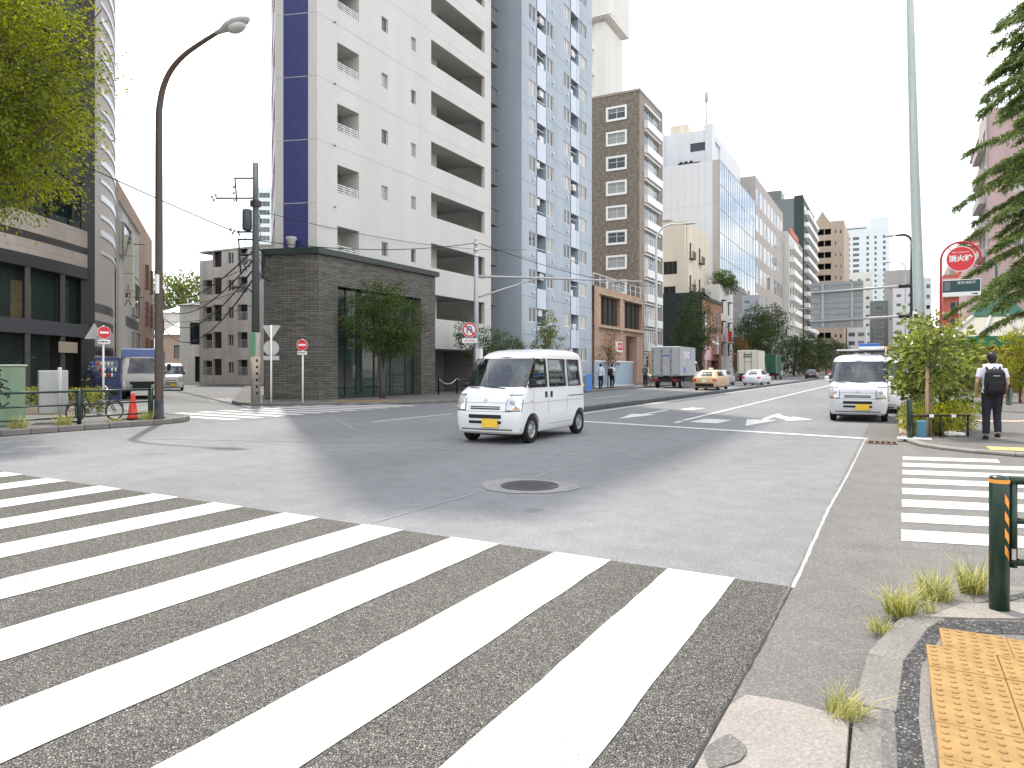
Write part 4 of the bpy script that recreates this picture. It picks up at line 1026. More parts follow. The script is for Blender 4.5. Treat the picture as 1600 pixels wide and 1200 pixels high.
F = frame((-22.5, 182), (0, 1)); slab_front(g2, F, 17, 34.5, 'white_wall', 10, 3, 2.6, 1.7, 3.0, ('glass_dark', 'glass_dark', 'glass_grey'))
flank(g2, [(-34, 182), (-22.5, 182), (-22.5, 199), (-34, 199)], .1, 34.5, 'white_wall')
for k in range(10):
    q = MB(F); q.box(.4, 16.6, -1.2, -.02, 2.7 + 3.05 * k, 3.9 + 3.05 * k); q.build('balcony', 'white_paint', g2)
q = MB(F); q.box(0, 17, -.2, .1, 34.0, 35.4); q.build('parapet', 'red_tile', g2)
g3 = thing('apartment_block', 'brown and white apartment block squeezed before the tall slate tower', 'building', (-22.2, 199.2, 0))
slab_front(g3, frame((-22.2, 199.2), (0, 1)), 8.5, 34, 'brown_tile', 11, 2, 2.2, 1.5, 3.0)
flank(g3, [(-32, 199.2), (-22.2, 199.2), (-22.2, 207.7), (-32, 207.7)], .1, 34, 'white_wall')
g4 = thing('apartment_tower', 'tall slate tower with dark green edge and white balconies', 'building', (-22, 208, 0))
F = frame((-22, 208), (0, 1)); slab_front(g4, F, 30, 48, 'dark_green_wall', 14, 3, 6.5, 1.9, 3.0, ('glass_dark', 'glass_grey'))
b = MB(frame((-34, 208), (1, 0))); b.wall(0, 9.6, .1, 48); b.build('curtain_wall', 'slate_panel', g4); b = MB(frame((-34, 208), (1, 0))); b.wall(9.6, 12, .1, 48.6, [], -.1); b.build('edge_wall', 'dark_green_wall', g4)
flank(g4, [(-34, 208.2), (-22, 208.2), (-22, 238), (-34, 238)], .1, 48, 'slate_panel', 'roof_and_side')
for k in range(14):
    q = MB(F); q.box(1, 29, -1.3, -.02, 2.6 + 3.14 * k, 3.7 + 3.14 * k); q.build('balcony', 'red_brick' if k < 2 else 'white_paint', g4)
q = MB(); q.box(-33, -28, 210, 216, 48, 51); q.build('penthouse', 'slate_panel', g4)
g5 = thing('apartment_tower', 'tan tiled apartment tower with deep balconies at the end of the row', 'building', (-23.6, 254, 0))
F = frame((-23.6, 254), (1, 0)); H = 49.5; pitch = 3.75
ops = [(1.0, 5.0, 4.0 + pitch * k, 5.9 + pitch * k, 1.6) for k in range(12)]
for k in range(12): ops += [(6.0, 6.7, 4.2 + pitch * k, 5.4 + pitch * k, .15), (7.5, 8.2, 4.0 + pitch * k, 5.3 + pitch * k, .15)]
b = MB(F); b.wall(0, 8.8, .1, H, ops); b.M = frame((-14.8, 254), (0, 1)); b.wall(0, 30, .1, H); b.M = None; b.quad((-23.6, 254, H), (-14.8, 254, H), (-14.8, 284, H), (-23.6, 284, H))
b.M = F; b.add([(.3, 0, H), (4.6, 0, H), (2.4, 0, H + 3.6), (.3, 3, H), (4.6, 3, H), (2.4, 3, H + 3.6)], [(0, 1, 2), (3, 5, 4), (0, 2, 5, 3), (1, 4, 5, 2)]); b.build('wall', 'tan_tile', g5)
for k in range(12):
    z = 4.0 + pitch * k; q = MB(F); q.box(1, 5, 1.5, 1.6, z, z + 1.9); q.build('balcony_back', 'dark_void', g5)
    q = MB(F); q.box(2.9, 3.1, .2, .5, z, z + 1.9); q.build('balcony_pier', 'tan_tile', g5)
    window(g5, F, 6.0, 6.7, z + .2, z + 1.4, .08, 'plain', 'white_paint'); window(g5, F, 7.5, 8.2, z, z + 1.3, .08, 'plain', 'white_paint')
# ---------------------------------------------------------------- far end of the avenue
ft_ = thing('residential_tower', 'pale green-white high-rise far behind the back of the road sign', 'building', (-27, 470, 0))
F = frame((-27.5, 468), (1, 0)); Wd = 24; H = 84; ops = []
for k in range(24):
    z = 4 + 3.2 * k
    for (a, c) in ((.8, 3.6), (5.0, 8.4), (12.2, 13.6), (16.4, 17.6), (20.8, 22.2)): ops.append((a, c, z, z + 1.7, .5))
b = MB(F); b.wall(0, Wd, 0, H, ops); b.M = frame((-3.5, 468), (0, 1)); b.wall(0, 20, 0, H); b.M = None; b.quad((-27.5, 468, H), (-3.5, 468, H), (-3.5, 488, H), (-27.5, 488, H)); b.box(-14, -4, 470, 480, H, H + 6); b.box(-27.9, -15, 467.6, 480, H + .5, H + 1.5); b.build('wall', 'tower_pale', ft_)
q = MB(F)
for (a, c) in ((9.2, 9.5), (15.0, 15.3), (19.0, 19.3)): q.box(a, c, -.5, .0, 2, 60)
q.build('pilaster', 'tower_pale', ft_)
for o_ in ops: window(ft_, F, *o_[:4], .4, 'plain', 'tower_pale', random.choice(['glass_grey', 'glass_blue']))
def far_block(label, x0, x1, y, z1, m, rows, cols, opw, oph, depth=14, gm=('glass_dark', 'glass_grey'), z0=3.0):
    t = thing('office_block', label, 'building', (x0, y, 0))
    F = frame((x0, y), (1, 0)); slab_front(t, F, x1 - x0, z1, m, rows, cols, opw, oph, z0, gm, 'plain', .03)
    flank(t, [(x1, y), (x1, y + depth), (x0, y + depth), (x0, y)], 0, z1, m); return t
far_block('grey windowless block standing behind the sign gantry', -4.5, 5.6, 345, 43.5, 'concrete', 3, 2, 1.2, 1.2)
far_block('small white block with paired windows behind the sign gantry', -1.0, 6.4, 292, 30.5, 'panel_white', 8, 2, 1.5, 1.1, gm=('glass_dark',))
far_block('dark grey block with open floors behind the sign gantry', -8.6, -2.6, 300, 27, 'slate_panel', 7, 1, 3.2, 1.9, gm=('glass_dark',))
far_block('low cream block seen under the back of the road sign', -14.5, -8.8, 265, 15.5, 'panel_white', 4, 2, 2.0, 1.4)
far_block('tan block with ribbon windows seen under the back of the road sign', -16.5, -12.0, 290, 19, 'tan_tile', 5, 1, 3.0, 1.6)
far_block('white block with a reddish roof edge above the road sign', -20.0, -9.5, 362, 45, 'white_wall', 10, 3, 1.5, 1.3)
far_block('pale block just right of the tall light green pole', 5.8, 9.0, 240, 28, 'panel_white', 8, 2, 1.0, 1.2)

# ================================================================== RIGHT SIDE BUILDINGS
pk = thing('apartment_block', 'mauve apartment block rising behind the cedar on the right', 'building', (9.1, 95.6, 0))
F = frame((9.1, 95.6), (1, 0)); ops = [(2.2 + 6 * j, 3.9 + 6 * j, 3 + 3 * k, 4.3 + 3 * k, .15) for k in range(9) for j in range(3)]
b = MB(F); b.wall(0, 20, .1, 30.5, ops); b.M = None; b.quad((9.1, 95.6, 30.5), (29, 95.6, 30.5), (29, 120, 30.5), (9.1, 120, 30.5)); b.build('wall', 'mauve_wall', pk)
for o_ in ops: window(pk, F, *o_[:4], .08, 'slide', 'white_paint')
F = frame((8.9, 104), (0, -1)); ops = [(.8 + 4 * j, 3.4 + 4 * j, 3 + 3 * k, 4.6 + 3 * k, .3) for k in range(9) for j in range(2)]
b = MB(F); b.wall(0, 8.3, .1, 31.0, ops); b.M = frame((8.9, 95.7), (1, 0)); b.wall(0, .2, .1, 31.0); b.build('street_wall', 'warm_concrete', pk)
for o_ in ops: window(pk, F, *o_[:4], .1, 'slide', 'white_paint')
for k in range(9):
    q = MB(F); q.box(.3, 8.0, -.7, -.02, 2.1 + 3 * k, 3.0 + 3 * k); q.build('balcony', 'warm_concrete', pk)
rd = thing('apartment_block', 'red tiled apartment block with white floor bands behind the fire hydrant sign', 'building', (7.6, 152, 0))
F = frame((7.6, 152), (1, 0)); ops = [(1.0 + 3.6 * j, 3.0 + 3.6 * j, 3.2 + 3 * k, 4.6 + 3 * k, .2) for k in range(5) for j in range(2)]
b = MB(F); b.wall(0, 7.5, .1, 18.6, ops); b.M = frame((7.6, 166), (0, -1)); ops2 = [(1 + 4 * j, 3.6 + 4 * j, 3.2 + 3 * k, 4.9 + 3 * k, .2) for k in range(5) for j in range(3)]; b.wall(0, 14, .1, 18.6, ops2)
b.M = None; b.quad((7.6, 152, 18.6), (15.1, 152, 18.6), (15.1, 166, 18.6), (7.6, 166, 18.6)); b.build('wall', 'red_tile', rd)
for o_ in ops: window(rd, F, *o_[:4], .1, 'slide', 'white_paint')
for o_ in ops2: window(rd, frame((7.6, 166), (0, -1)), *o_[:4], .1, 'slide', 'white_paint')
for k in range(6):
    q = MB(F); q.box(-.25, 7.5, -.5, -.02, 2.5 + 3 * k, 2.85 + 3 * k); q.build('floor_band', mat('band_pink', (0.66, 0.50, 0.46), 0.7, 0.3), rd)
q = MB(); q.box(10.0, 15.1, 152.3, 162, 18.6, 24.5); q.build('penthouse', 'red_tile', rd); q = MB(); q.box(9.7, 15.3, 152.0, 162.3, 23.6, 24.0); q.build('floor_band', 'band_pink', rd)
far_block('brown tiled block far up the right side, mirrored in the glass office front', 17, 34, 300, 40, 'brown_tile', 11, 5, 2.2, 1.6, 70)
an = thing('annex_building', 'low blank mauve wall of an annex behind the green kiosk roof', 'building', (6.2, 84, 0))
b = MB(frame((6.2, 84), (1, 0))); b.wall(0, 16, .1, 11.8); b.M = frame((6.2, 94), (0, -1)); b.wall(0, 10, .1, 11.8); b.M = None; b.quad((6.2, 84, 11.8), (22, 84, 11.8), (22, 94, 11.8), (6.2, 94, 11.8)); b.build('wall', 'mauve_wall', an)
# small kiosk with a green pyramid roof
ks = thing('kiosk', 'small kiosk with stepped green pyramid roof and skylight band', 'kiosk', (5.3, 54.5, 0))
mat('kiosk_green', (0.02, 0.20, 0.11), 0.5, 0.4, noise=(3, .1)); mat('roof_green', (0.035, 0.12, 0.085), 0.6, 0.3, noise=(3, .2)); mat('kiosk_brick', (0.36, 0.22, 0.17), .8, .2, noise=(4, .15))
cx, cyk = 5.6, 54.5
def pyr(r0, z0, r1, z1):
    q = MB(); a = [(cx - r0, cyk - r0, z0), (cx + r0, cyk - r0, z0), (cx + r0, cyk + r0, z0), (cx - r0, cyk + r0, z0)]; c = [(cx - r1, cyk - r1, z1), (cx + r1, cyk - r1, z1), (cx + r1, cyk + r1, z1), (cx - r1, cyk + r1, z1)]
    q.loft([a, c], True, True, False); return q
q = pyr(2.75, 2.85, 2.75, 3.45); q.build('fascia', 'kiosk_green', ks)
q = pyr(2.7, 3.46, 1.35, 4.75); q.build('skylight', mat('skylight', (0.42, 0.40, 0.33), 0.15, 0.6), ks)
ribs = [((cx + sx * 2.72, cyk + sy * 2.72, 3.46), (cx + sx * 1.36, cyk + sy * 1.36, 4.77)) for sx in (-1, 1) for sy in (-1, 1)]
for t_ in (-.33, .33): ribs += [((cx + t_ * 2.7, cyk - 2.72, 3.48), (cx + t_ * 1.35, cyk - 1.37, 4.77)), ((cx - 2.72, cyk + t_ * 2.7, 3.48), (cx - 1.37, cyk + t_ * 1.35, 4.77))]
for a_, c_ in ribs:
    q = MB(); q.tube([a_, c_], .10, 6); q.build('skylight_rib', 'grey_paint', ks)
for i in range(5):
    r0 = 1.42 - i * .22; q = pyr(r0, 4.76 + i * .34, r0 - .25, 5.13 + i * .34); q.build('roof_course', 'roof_green', ks)
q = MB(); q.tube([(cx, cyk, 6.4), (cx, cyk, 8.6)], .07, 6); q.build('finial', 'roof_green', ks)
q = MB(); q.box(cx - 2.2, cx + 2.2, cyk - 2.0, cyk + 2.2, .06, 2.85); q.build('wall', 'kiosk_brick', ks)
for sx in (-1, 1):
    q = MB(); q.box(cx + sx * 2.35 - .17, cx + sx * 2.35 + .17, cyk - 2.4, cyk - 2.06, .06, 2.85); q.build('post', 'kiosk_green', ks)
q = MB(); q.box(cx - .8, cx + .5, cyk - 2.08, cyk - 2.01, .06, 2.3); q.build('door', mat('brown_door', (0.16, 0.09, 0.06), .6, .3), ks)
q = MB(); q.box(cx - 5.2, cx - 2.7, cyk - 2.2, cyk - 1.4, 2.7, 3.3); q.build('canopy_arm', 'kiosk_green', ks)
sh = thing('awning_shop', 'shop front with white awning and red banner at the right edge', 'building', (7.2, 40, 0))
b = MB(); b.box(7.4, 12, 38, 50, .06, 4.2); b.build('wall', 'brown_door', sh)
b = MB(); b.add([(6.2, 37.5, 3.7), (7.4, 37.5, 4.3), (7.4, 50, 4.3), (6.2, 50, 3.7), (6.2, 37.5, 3.5), (6.2, 50, 3.5)], [(0, 1, 2, 3), (0, 3, 5, 4)]); b.build('awning', 'white_paint', sh)
b = MB(); b.box(7.2, 7.35, 38.2, 41, 2.7, 3.6); b.build('banner', 'red_paint', sh)
# ================================================================== SIDE STREET ON THE LEFT
def catmull(P, n=4):
    out = []
    for i in range(len(P) - 1):
        p0 = P[max(i - 1, 0)]; p1 = P[i]; p2 = P[i + 1]; p3 = P[min(i + 2, len(P) - 1)]
        for k in range(n):
            t = k / n
            out.append(tuple(.5 * (2 * b + (c - a) * t + (2 * a - 5 * b + 4 * c - d) * t * t + (-a + 3 * b - 3 * c + d) * t ** 3) for a, b, c, d in zip(p0, p1, p2, p3)))
    out.append(tuple(P[-1])); return out
def curve_wall(mbx, pts, z0, z1, out=0.0, thick=None):
    """wall sheet along a plan curve; out>0 pushes it outwards (to the right of the walking direction reversed)"""
    q = []
    for i, p in enumerate(pts):
        a = pts[max(i - 1, 0)]; c = pts[min(i + 1, len(pts) - 1)]; L_ = math.hypot(c[0] - a[0], c[1] - a[1])
        nx, ny = -(c[1] - a[1]) / L_, (c[0] - a[0]) / L_
        q.append((p[0] + nx * out, p[1] + ny * out))
    n = len(q); v = [(x, y, z0) for x, y in q] + [(x, y, z1) for x, y in q]
    mbx.add(v, [(i, i + 1, n + i + 1, n + i) for i in range(n - 1)], True)
    if thick:
        r = []
        for i, p in enumerate(pts):
            a = pts[max(i - 1, 0)]; c = pts[min(i + 1, len(pts) - 1)]; L_ = math.hypot(c[0] - a[0], c[1] - a[1])
            nx, ny = -(c[1] - a[1]) / L_, (c[0] - a[0]) / L_; r.append((p[0] + nx * (out - thick), p[1] + ny * (out - thick)))
        v = [(x, y, z1) for x, y in q] + [(x, y, z1) for x, y in r]; mbx.add(v, [(i, i + 1, n + i + 1, n + i) for i in range(n - 1)], False)
        v = [(x, y, z0) for x, y in q] + [(x, y, z0) for x, y in r]; mbx.add(v, [(i, n + i, n + i + 1, i + 1) for i in range(n - 1)], False)
        for e in (0, n - 1): mbx.quad((*q[e], z0), (*r[e], z0), (*r[e], z1), (*q[e], z1))
tile_mat('stone_band', (0.46, 0.40, 0.345), (0.33, 0.29, 0.26), 1.2, 0.62, 0.45, 0.08, 0.012, 0.3, 0.4, 0.1)
mat('dark_stone', (0.055, 0.052, 0.052), 0.35, 0.45, noise=(3, .15))
tile_mat('pale_tile', (0.56, 0.51, 0.465), (0.49, 0.45, 0.41), 0.3, 0.1, 0.5, 0.04, 0.008, 0.15, 0.4, 0.08)
glass_mat('glass_teal', (0.012, 0.022, 0.024), 0.03, 0.8)
rb = thing('corner_building', 'dark rounded corner building with striped granite bands and curved pale end', 'building', (-30, 17, 0))
# plan curve runs from the far end towards the camera so that the outside is on its right
C1 = catmull([(-32.0, 19.4), (-30.6, 17.0), (-29.3, 14.4), (-28.0, 11.4), (-26.9, 8.4), (-26.1, 5.2), (-25.6, 1.5)], 4)
C2 = catmull([(-44, 26.9), (-41.5, 26.1), (-38.8, 24.9), (-36.3, 23.4), (-34.0, 21.6), (-32.0, 19.4)], 5)
RH = 24.0
b = MB(); curve_wall(b, C1, 5.45, 5.95, .12, .5); curve_wall(b, C1, 6.55, 6.85, .06, .4); b.build('dark_band', 'dark_stone', rb)
b = MB(); curve_wall(b, C1, 5.95, 6.55, .06, .4); curve_wall(b, C1, 6.85, 7.6, .06, .4); b.build('granite_band', 'stone_band', rb)
b = MB(); curve_wall(b, C1, 2.85, 3.42, .1, .5); b.build('entrance_beam', mat('beam_grey', (0.075, 0.078, 0.085), .5, .4, noise=(4, .1)), rb)
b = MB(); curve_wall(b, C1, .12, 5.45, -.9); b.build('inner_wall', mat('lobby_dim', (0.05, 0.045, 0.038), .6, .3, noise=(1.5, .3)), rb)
for k in range(6):
    z = 7.6 + 3.3 * k; b = MB(); curve_wall(b, C1, z, z + 2.1, -.1); b.build('ribbon_window', 'glass_teal', rb)
    b = MB(); curve_wall(b, C1, z + 2.1, z + 3.3, .0, .2); b.build('spandrel', mat('spandrel', (0.03, 0.042, 0.045), .3, .5, noise=(1, .15)), rb)
    for i in range(0, len(C1), 2):
        p = C1[i]; q = MB(); q.box(p[0] - .04, p[0] + .05, p[1] - .05, p[1] + .04, z, z + 2.1); q.build('mullion', 'dark_steel', rb)
    # opened casements that show as tilted dark leaves
    if k < 4:
        for i in (3, 7):
            p = C1[i]; q = MB(frame((p[0] + .05, p[1] - .05), (.5, -.86))); q.box(0, .9, -.35, -.3, z + .3, z + 1.7); q.build('casement', 'glass_teal', rb)
for i in range(0, len(C1), 3):
    p = C1[i]; q = MB(); q.box(p[0] - .14, p[0] + .06, p[1] - .1, p[1] + .1, .12, 5.45); q.build('column', 'dark_stone', rb)
b = MB(); curve_wall(b, C1, 3.42, 5.45, -.35); b.build('shop_window', 'shop_glass', rb)
b = MB(); curve_wall(b, C1[3:], .12, 2.85, -.5); b.build('door_glass', 'shop_glass', rb)
q = MB(frame((-31.2, 18.3), (.5, -.86))); q.box(.0, 1.2, .05, .15, 2.15, 2.6); q.build('transom_sign', 'podium_trim', rb)
mat('warm_display', (0.50, 0.33, 0.12), .5, .3, noise=(1.4, .5))
q = MB(); q.box(-31.4, -30.9, 15.6, 16.4, 3.5, 5.0); q.build('window_display', 'warm_display', rb)
b = MB(); curve_wall(b, C2, .12, RH); b.build('curved_end_wall', 'pale_tile', rb)
for k in range(19):
    z = 6.9 + .84 * k; n0 = 2 if k % 2 else 0
    seg = C2[n0:len(C2) - 3]
    if k < 4: seg = seg[10:]
    b = MB(); curve_wall(b, seg, z, z + (.30 if k % 2 else .17), .05, .08); b.build('louvre_strip', mat('louvre_white', (0.80, 0.81, 0.83), .3, .5), rb)
b = MB(); b.box(-32.42, -31.86, 19.0, 19.62, .12, RH); b.build('corner_pier', 'dark_stone', rb)
for z in (1.1, 2.1, 3.3, 4.1):
    b = MB(); curve_wall(b, C2[-9:], z, z + .42, .012); b.build('dark_band', 'dark_stone', rb)
b = MB()
for z in (2.9, 5.43, 7.58): b.poly([(x, y, z) for x, y in C1] + [(-60, 1.5, z), (-60, 24, z), (-45, 24, z), (-33.2, 19.0, z)])
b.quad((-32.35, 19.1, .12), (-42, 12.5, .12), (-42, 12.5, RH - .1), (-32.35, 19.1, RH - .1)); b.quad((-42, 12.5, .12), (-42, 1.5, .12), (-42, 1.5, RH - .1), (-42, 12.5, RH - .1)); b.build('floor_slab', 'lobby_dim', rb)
b = MB(); b.poly([(x, y, RH) for x, y in C2 + C1[1:]] + [(-60, 1.5, RH), (-60, 26, RH)]); b.build('roof', 'roof_grey', rb)

# row beyond the round corner
S_D = Vector((-.766, .643)); P0 = Vector((-40.1, 25.75)); 
def sfr(L_, off=0.0):   # frame whose x runs back towards the camera along the row; y into the buildings
    p = P0 + S_D * L_ + Vector((.643, .766)) * off; return frame((p.x, p.y), (.766, -.643))
ow = thing('brick_building', 'orange brick building with slanted top behind the grey shop row', 'building', (*(P0 + S_D * 22), 0))
F = sfr(24); ops = [(1.2, 2.0, 2 + 3 * k, 4 + 3 * k, .2) for k in range(3)] + [(5, 5.8, 2 + 3 * k, 4 + 3 * k, .2) for k in range(3)]
b = MB(F); b.wall(0, 24, .1, 12.9, ops); b.M = frame((P0.x - 1.2 * .643, P0.y - 1.2 * .766), (.643, .766)); b.wall(0, 1.2, 7.7, 12.9); b.build('wall', 'podium_brick', ow)
for o_ in ops: window(ow, F, *o_[:4], .1, 'plain', 'alu_dark', 'glass_dark')
gs = thing('shop_row', 'grey concrete shop row with dark windows beside the round corner building', 'building', (*(P0 + S_D * 6), 0))
F = sfr(12, .15); ops = [(1.3, 4.6, 5.1, 7.3, .25), (1.3, 4.6, 2.1, 4.0, .25), (6.6, 10.2, 8.4, 10.4, .25)]
b = MB(F); b.wall(0, 12, .1, 11.4, ops); b.M = sfr(0, .15) @ Matrix.Rotation(R(90), 4, 'Z'); b.wall(0, .15, .1, 11.4); b.M = F; b.quad((0, 0, 11.4), (12, 0, 11.4), (12, .15, 11.4), (0, .15, 11.4)); b.build('wall', mat('render_pale', (0.56, 0.55, 0.52), .8, .2, noise=(2, .08), streak=(1, .12)), gs)
for o_ in ops: window(gs, F, *o_[:4], .12, 'slide', 'alu_dark', 'glass_dark')
q = MB(F); q.box(0, 7.6, -.04, .0, 4.2, 4.9); q.box(0, 7.6, -.06, .0, .1, 1.9); q.build('dark_panel', 'slate_panel', gs)
q = MB(F); q.box(.3, 4.6, -.5, -.45, 8.0, 9.6); q.box(.3, 4.6, -.5, .0, 7.9, 8.0); q.build('balcony', 'glass_grey', gs)
q = MB(F); q.box(6.2, 12.0, -.06, .0, 7.9, 11.3); q.build('white_panel', 'panel_white', gs)
vsn = thing('vertical_sign', 'tall white vertical shop sign with black lettering on the grey shop row', 'sign', (-39.2, 27.2, 5.2))
SF = Matrix.Translation((-40.7, 27.1, 5.2)) @ Matrix.Rotation(R(28), 4, 'Z')
q = MB(SF); q.box(-.26, .26, 0, .24, 0, 4.35); q.build('sign_box', mat('sign_cream', (0.74, 0.71, 0.62), .4, .4), vsn)
for z in (.95, 2.0, 3.05):
    q = MB(SF); q.box(-.262, .262, -.004, .2, z, z + .03); q.build('divider', 'rust', vsn)
put_text('八', .42, 'black', SF @ Matrix.Translation((0, -.006, .26)), vsn, bold=.008); put_text('町', .36, 'black', SF @ Matrix.Translation((0, -.006, .68)), vsn, bold=.008)
for i, ch in enumerate('事務所'): put_text(ch, .13, 'black', SF @ Matrix.Translation((0, -.006, 1.28 - .15 * i)), vsn)
q = MB(SF); q.poly([(-.26, -.005, 3.1), (-.12, -.005, 3.1), (.2, -.005, 4.33), (.06, -.005, 4.33)]); q.build('slanted_stripe', 'grey_paint', vsn)
for i, ch in enumerate('新田'): put_text(ch, .2, 'black', SF @ Matrix.Translation((.12 - .07 * i, -.008, 4.1 - .25 * i)), vsn, bold=.006)
for z in (.6, 3.8):
    q = MB(SF); q.tube([(.26, .1, z), (.8, .3, z)], .03, 6); q.build('bracket', 'dark_steel', vsn)
gp = thing('narrow_house', 'narrow bluish grey house with downpipes at the end of the shop row', 'building', (*(P0 + S_D * 27), 0))
F = sfr(29, .5); b = MB(F); b.wall(0, 4.9, .1, 10.6, [(1, 2, 2 + 2.8 * k, 3.4 + 2.8 * k, .2) for k in range(3)]); b.build('wall', 'slate_panel', gp)
for k in range(3): window(gp, F, 1, 2, 2 + 2.8 * k, 3.4 + 2.8 * k, .1, 'plain', 'alu_dark', 'glass_dark')
for u in (3.4, 4.3):
    q = MB(F); q.tube([(u, -.12, .1), (u, -.12, 10.4)], .07, 6); q.build('downpipe', 'blue_trim', gp)

# grey apartments closing the view
ga = thing('apartment_block', 'weathered grey concrete walk-up apartments at the end of the side street', 'building', (-52, 44.6, 0))
mat('grey_concrete', (0.56, 0.545, 0.51), .85, .2, noise=(.9, .14), streak=(1.2, .2), bump=(25, .1))
F = frame((-57.0, 44.5), (1, .03)); H = 12.1; fl = 2.45
ops = []
for k in range(5):
    z = .9 + fl * k
    if k < 4 or True:
        ops += [(1.0, 2.2, z, z + 1.35, .5), (2.3, 3.4, z, z + 1.5, .3), (4.2, 4.9, z + .2, z + 1.2, .15), (5.4, 6.6, z, z + 1.4, .5), (8.6, 9.3, z + .2, z + 1.2, .15)]
b = MB(F); b.wall(.6, 16, .1, 9.9, [o_ for o_ in ops if o_[3] < 9.9]); b.wall(2.25, 16, 9.9, H, [o_ for o_ in ops if o_[2] > 9.9 and o_[0] > 2.2]); b.wall(.6, 2.25, 9.9, 11.4, [])
b.M = frame((-57.0 + .6, 56), (0, -1)); b.wall(0, 11.5, .1, 11.4); b.M = None; b.quad((-56.4, 44.5, 12.1), (-41, 45, 12.1), (-41, 56, 12.1), (-56.4, 56, 12.1)); b.build('wall', 'grey_concrete', ga)
for o_ in ops:
    if 9.9 - 1.4 < o_[2] < 9.9 and o_[3] > 9.9: continue
    if o_[2] > 9.9 and o_[0] < 2.2: continue
    deep = o_[4] > .2
    window(ga, F, *o_[:4], o_[4] - .06, 'slide' if not deep else 'plain', 'alu_dark' if deep else 'aluminium', 'glass_dark' if deep else 'glass_grey')
    if o_[0] in (1.0, 5.4):
        q = MB(F)
        for u in np.linspace(o_[0], o_[1] - .03, 9): q.box(u, u + .03, .02, .05, o_[2], o_[2] + .7)
        q.box(o_[0], o_[1], .015, .055, o_[2] + .7, o_[2] + .74); q.build('railing', 'aluminium', ga)
q = MB(F); q.box(.6, 16, -.05, .3, H, H + .15); q.build('parapet', 'concrete', ga)
# little houses glimpsed between, far tower, wooded hill
def house(label, x, y, w, d_, h, m, rm, rot=0.6, roof=1.4):
    t = thing('house', label, 'house', (x, y, 0), rot)
    b = MB(); b.wall(0, w, 0, h, [(w * .2, w * .42, h * .5, h * .78, .15), (w * .6, w * .85, h * .5, h * .78, .15), (w * .3, w * .6, .2, h * .35, .15)]); b.M = Matrix.Translation((w, 0, 0)) @ Matrix.Rotation(R(90), 4, 'Z'); b.wall(0, d_, 0, h); b.build('wall', m, t, local=True)
    b = MB(); b.box(w * .2, w * .85, .12, .16, .2, h * .8); b.build('window', 'glass_dark', t, local=True)
    b = MB(); b.add([(-.3, -.3, h), (w + .3, -.3, h), (w + .3, d_ + .3, h), (-.3, d_ + .3, h), (w * .3, d_ / 2, h + roof), (w * .7, d_ / 2, h + roof)], [(0, 1, 5, 4), (1, 2, 5), (2, 3, 4, 5), (3, 0, 4), (0, 3, 2, 1)]); b.build('roof', rm, t, local=True)
    return t
mat('roof_pale', (0.55, 0.56, 0.58), .5, .4, noise=(3, .1)); mat('house_pink', (0.50, 0.37, 0.30), .8, .2, noise=(2, .1)); mat('house_brown', (0.20, 0.11, 0.08), .8, .2)
house('small pink house with a pale pitched roof beyond the parked truck', -70, 50.5, 6, 6, 5.2, 'house_pink', 'roof_pale', .62, 2.2)
house('white house with broad pale roof far down the side street', -92, 66, 11, 8, 9.5, 'white_wall', 'roof_pale', .6, 1.8)
house('small grey house with a shed roof left of the grey apartments', -62.5, 47, 5, 5, 7.8, 'grey_concrete', 'roof_grey', .5, .6)
tw = thing('residential_tower', 'pale high-rise far behind the utility pole', 'building', (-204, 185, 0))
F = frame((-203.4, 184.6), (.86, .5)); ops = [(.8, 4.6, 20 + 3.1 * k, 21.8 + 3.1 * k, .3) for k in range(15)]
b = MB(F); b.wall(0, 9, 0, 67, ops); b.M = frame((-208.5, 189), (.76, -.65)); b.wall(0, 6.7, 0, 64); b.build('wall', 'tower_pale', tw)
for o_ in ops: window(tw, F, *o_[:4], .2, 'slide3', 'aluminium', 'glass_blue')
# ================================================================== STREET FURNITURE
def disc(M, r, y, n=28):
    b = MB(M); b.poly([(r * math.cos(2 * math.pi * k / n), y, r * math.sin(2 * math.pi * k / n)) for k in range(n)]); return b
def disc_plate(M, r, y0, y1, n=28):
    b = MB(M); ring = lambda y: [(r * math.cos(2 * math.pi * k / n), y, r * math.sin(2 * math.pi * k / n)) for k in range(n)]
    b.loft([ring(y0), ring(y1)], True, True, False); return b
def ring_plate(M, r0, r1, y, n=28):
    b = MB(M); p = []
    for k in range(n):
        a = 2 * math.pi * k / n; p += [(r0 * math.cos(a), y, r0 * math.sin(a)), (r1 * math.cos(a), y, r1 * math.sin(a))]
    b.add(p, [(2 * k, 2 * ((k + 1) % n), 2 * ((k + 1) % n) + 1, 2 * k + 1) for k in range(n)], False); return b
FACE = math.atan(600 / 1120)          # heading of things that face the near corner

def no_entry(label, x, y, z0, zc, face, plate, cat='road sign', k=.74):
    t = thing('no_entry_sign', label, cat, (x, y, z0))
    q = MB(); q.tube([(x, y, z0), (x, y, zc + .24)], .034, 10); q.build('post', 'white_paint', t)
    M = Matrix.Translation((x, y, zc)) @ Matrix.Rotation(face, 4, 'Z')
    d = disc_plate(M, .30 * k, -.075, -.055).build('disc', 'white_paint', t)
    disc(M, .285 * k, -.0765).build('red_face', 'red_paint', d)
    b = MB(M); b.quad((-.2 * k, -.078, -.05 * k), (.2 * k, -.078, -.05 * k), (.2 * k, -.078, .05 * k), (-.2 * k, -.078, .05 * k)); b.build('white_bar', 'white_paint', d)
    b = MB(M); b.bbox(-.27 * k, .27 * k, -.075, -.055, -.53 * k, -.34 * k, .01); p = b.build('plate', 'white_paint', t)
    put_text(plate, .085 * k, 'black', M @ Matrix.Translation((0, -.078, -.435 * k)), p, bold=.002)
    return t
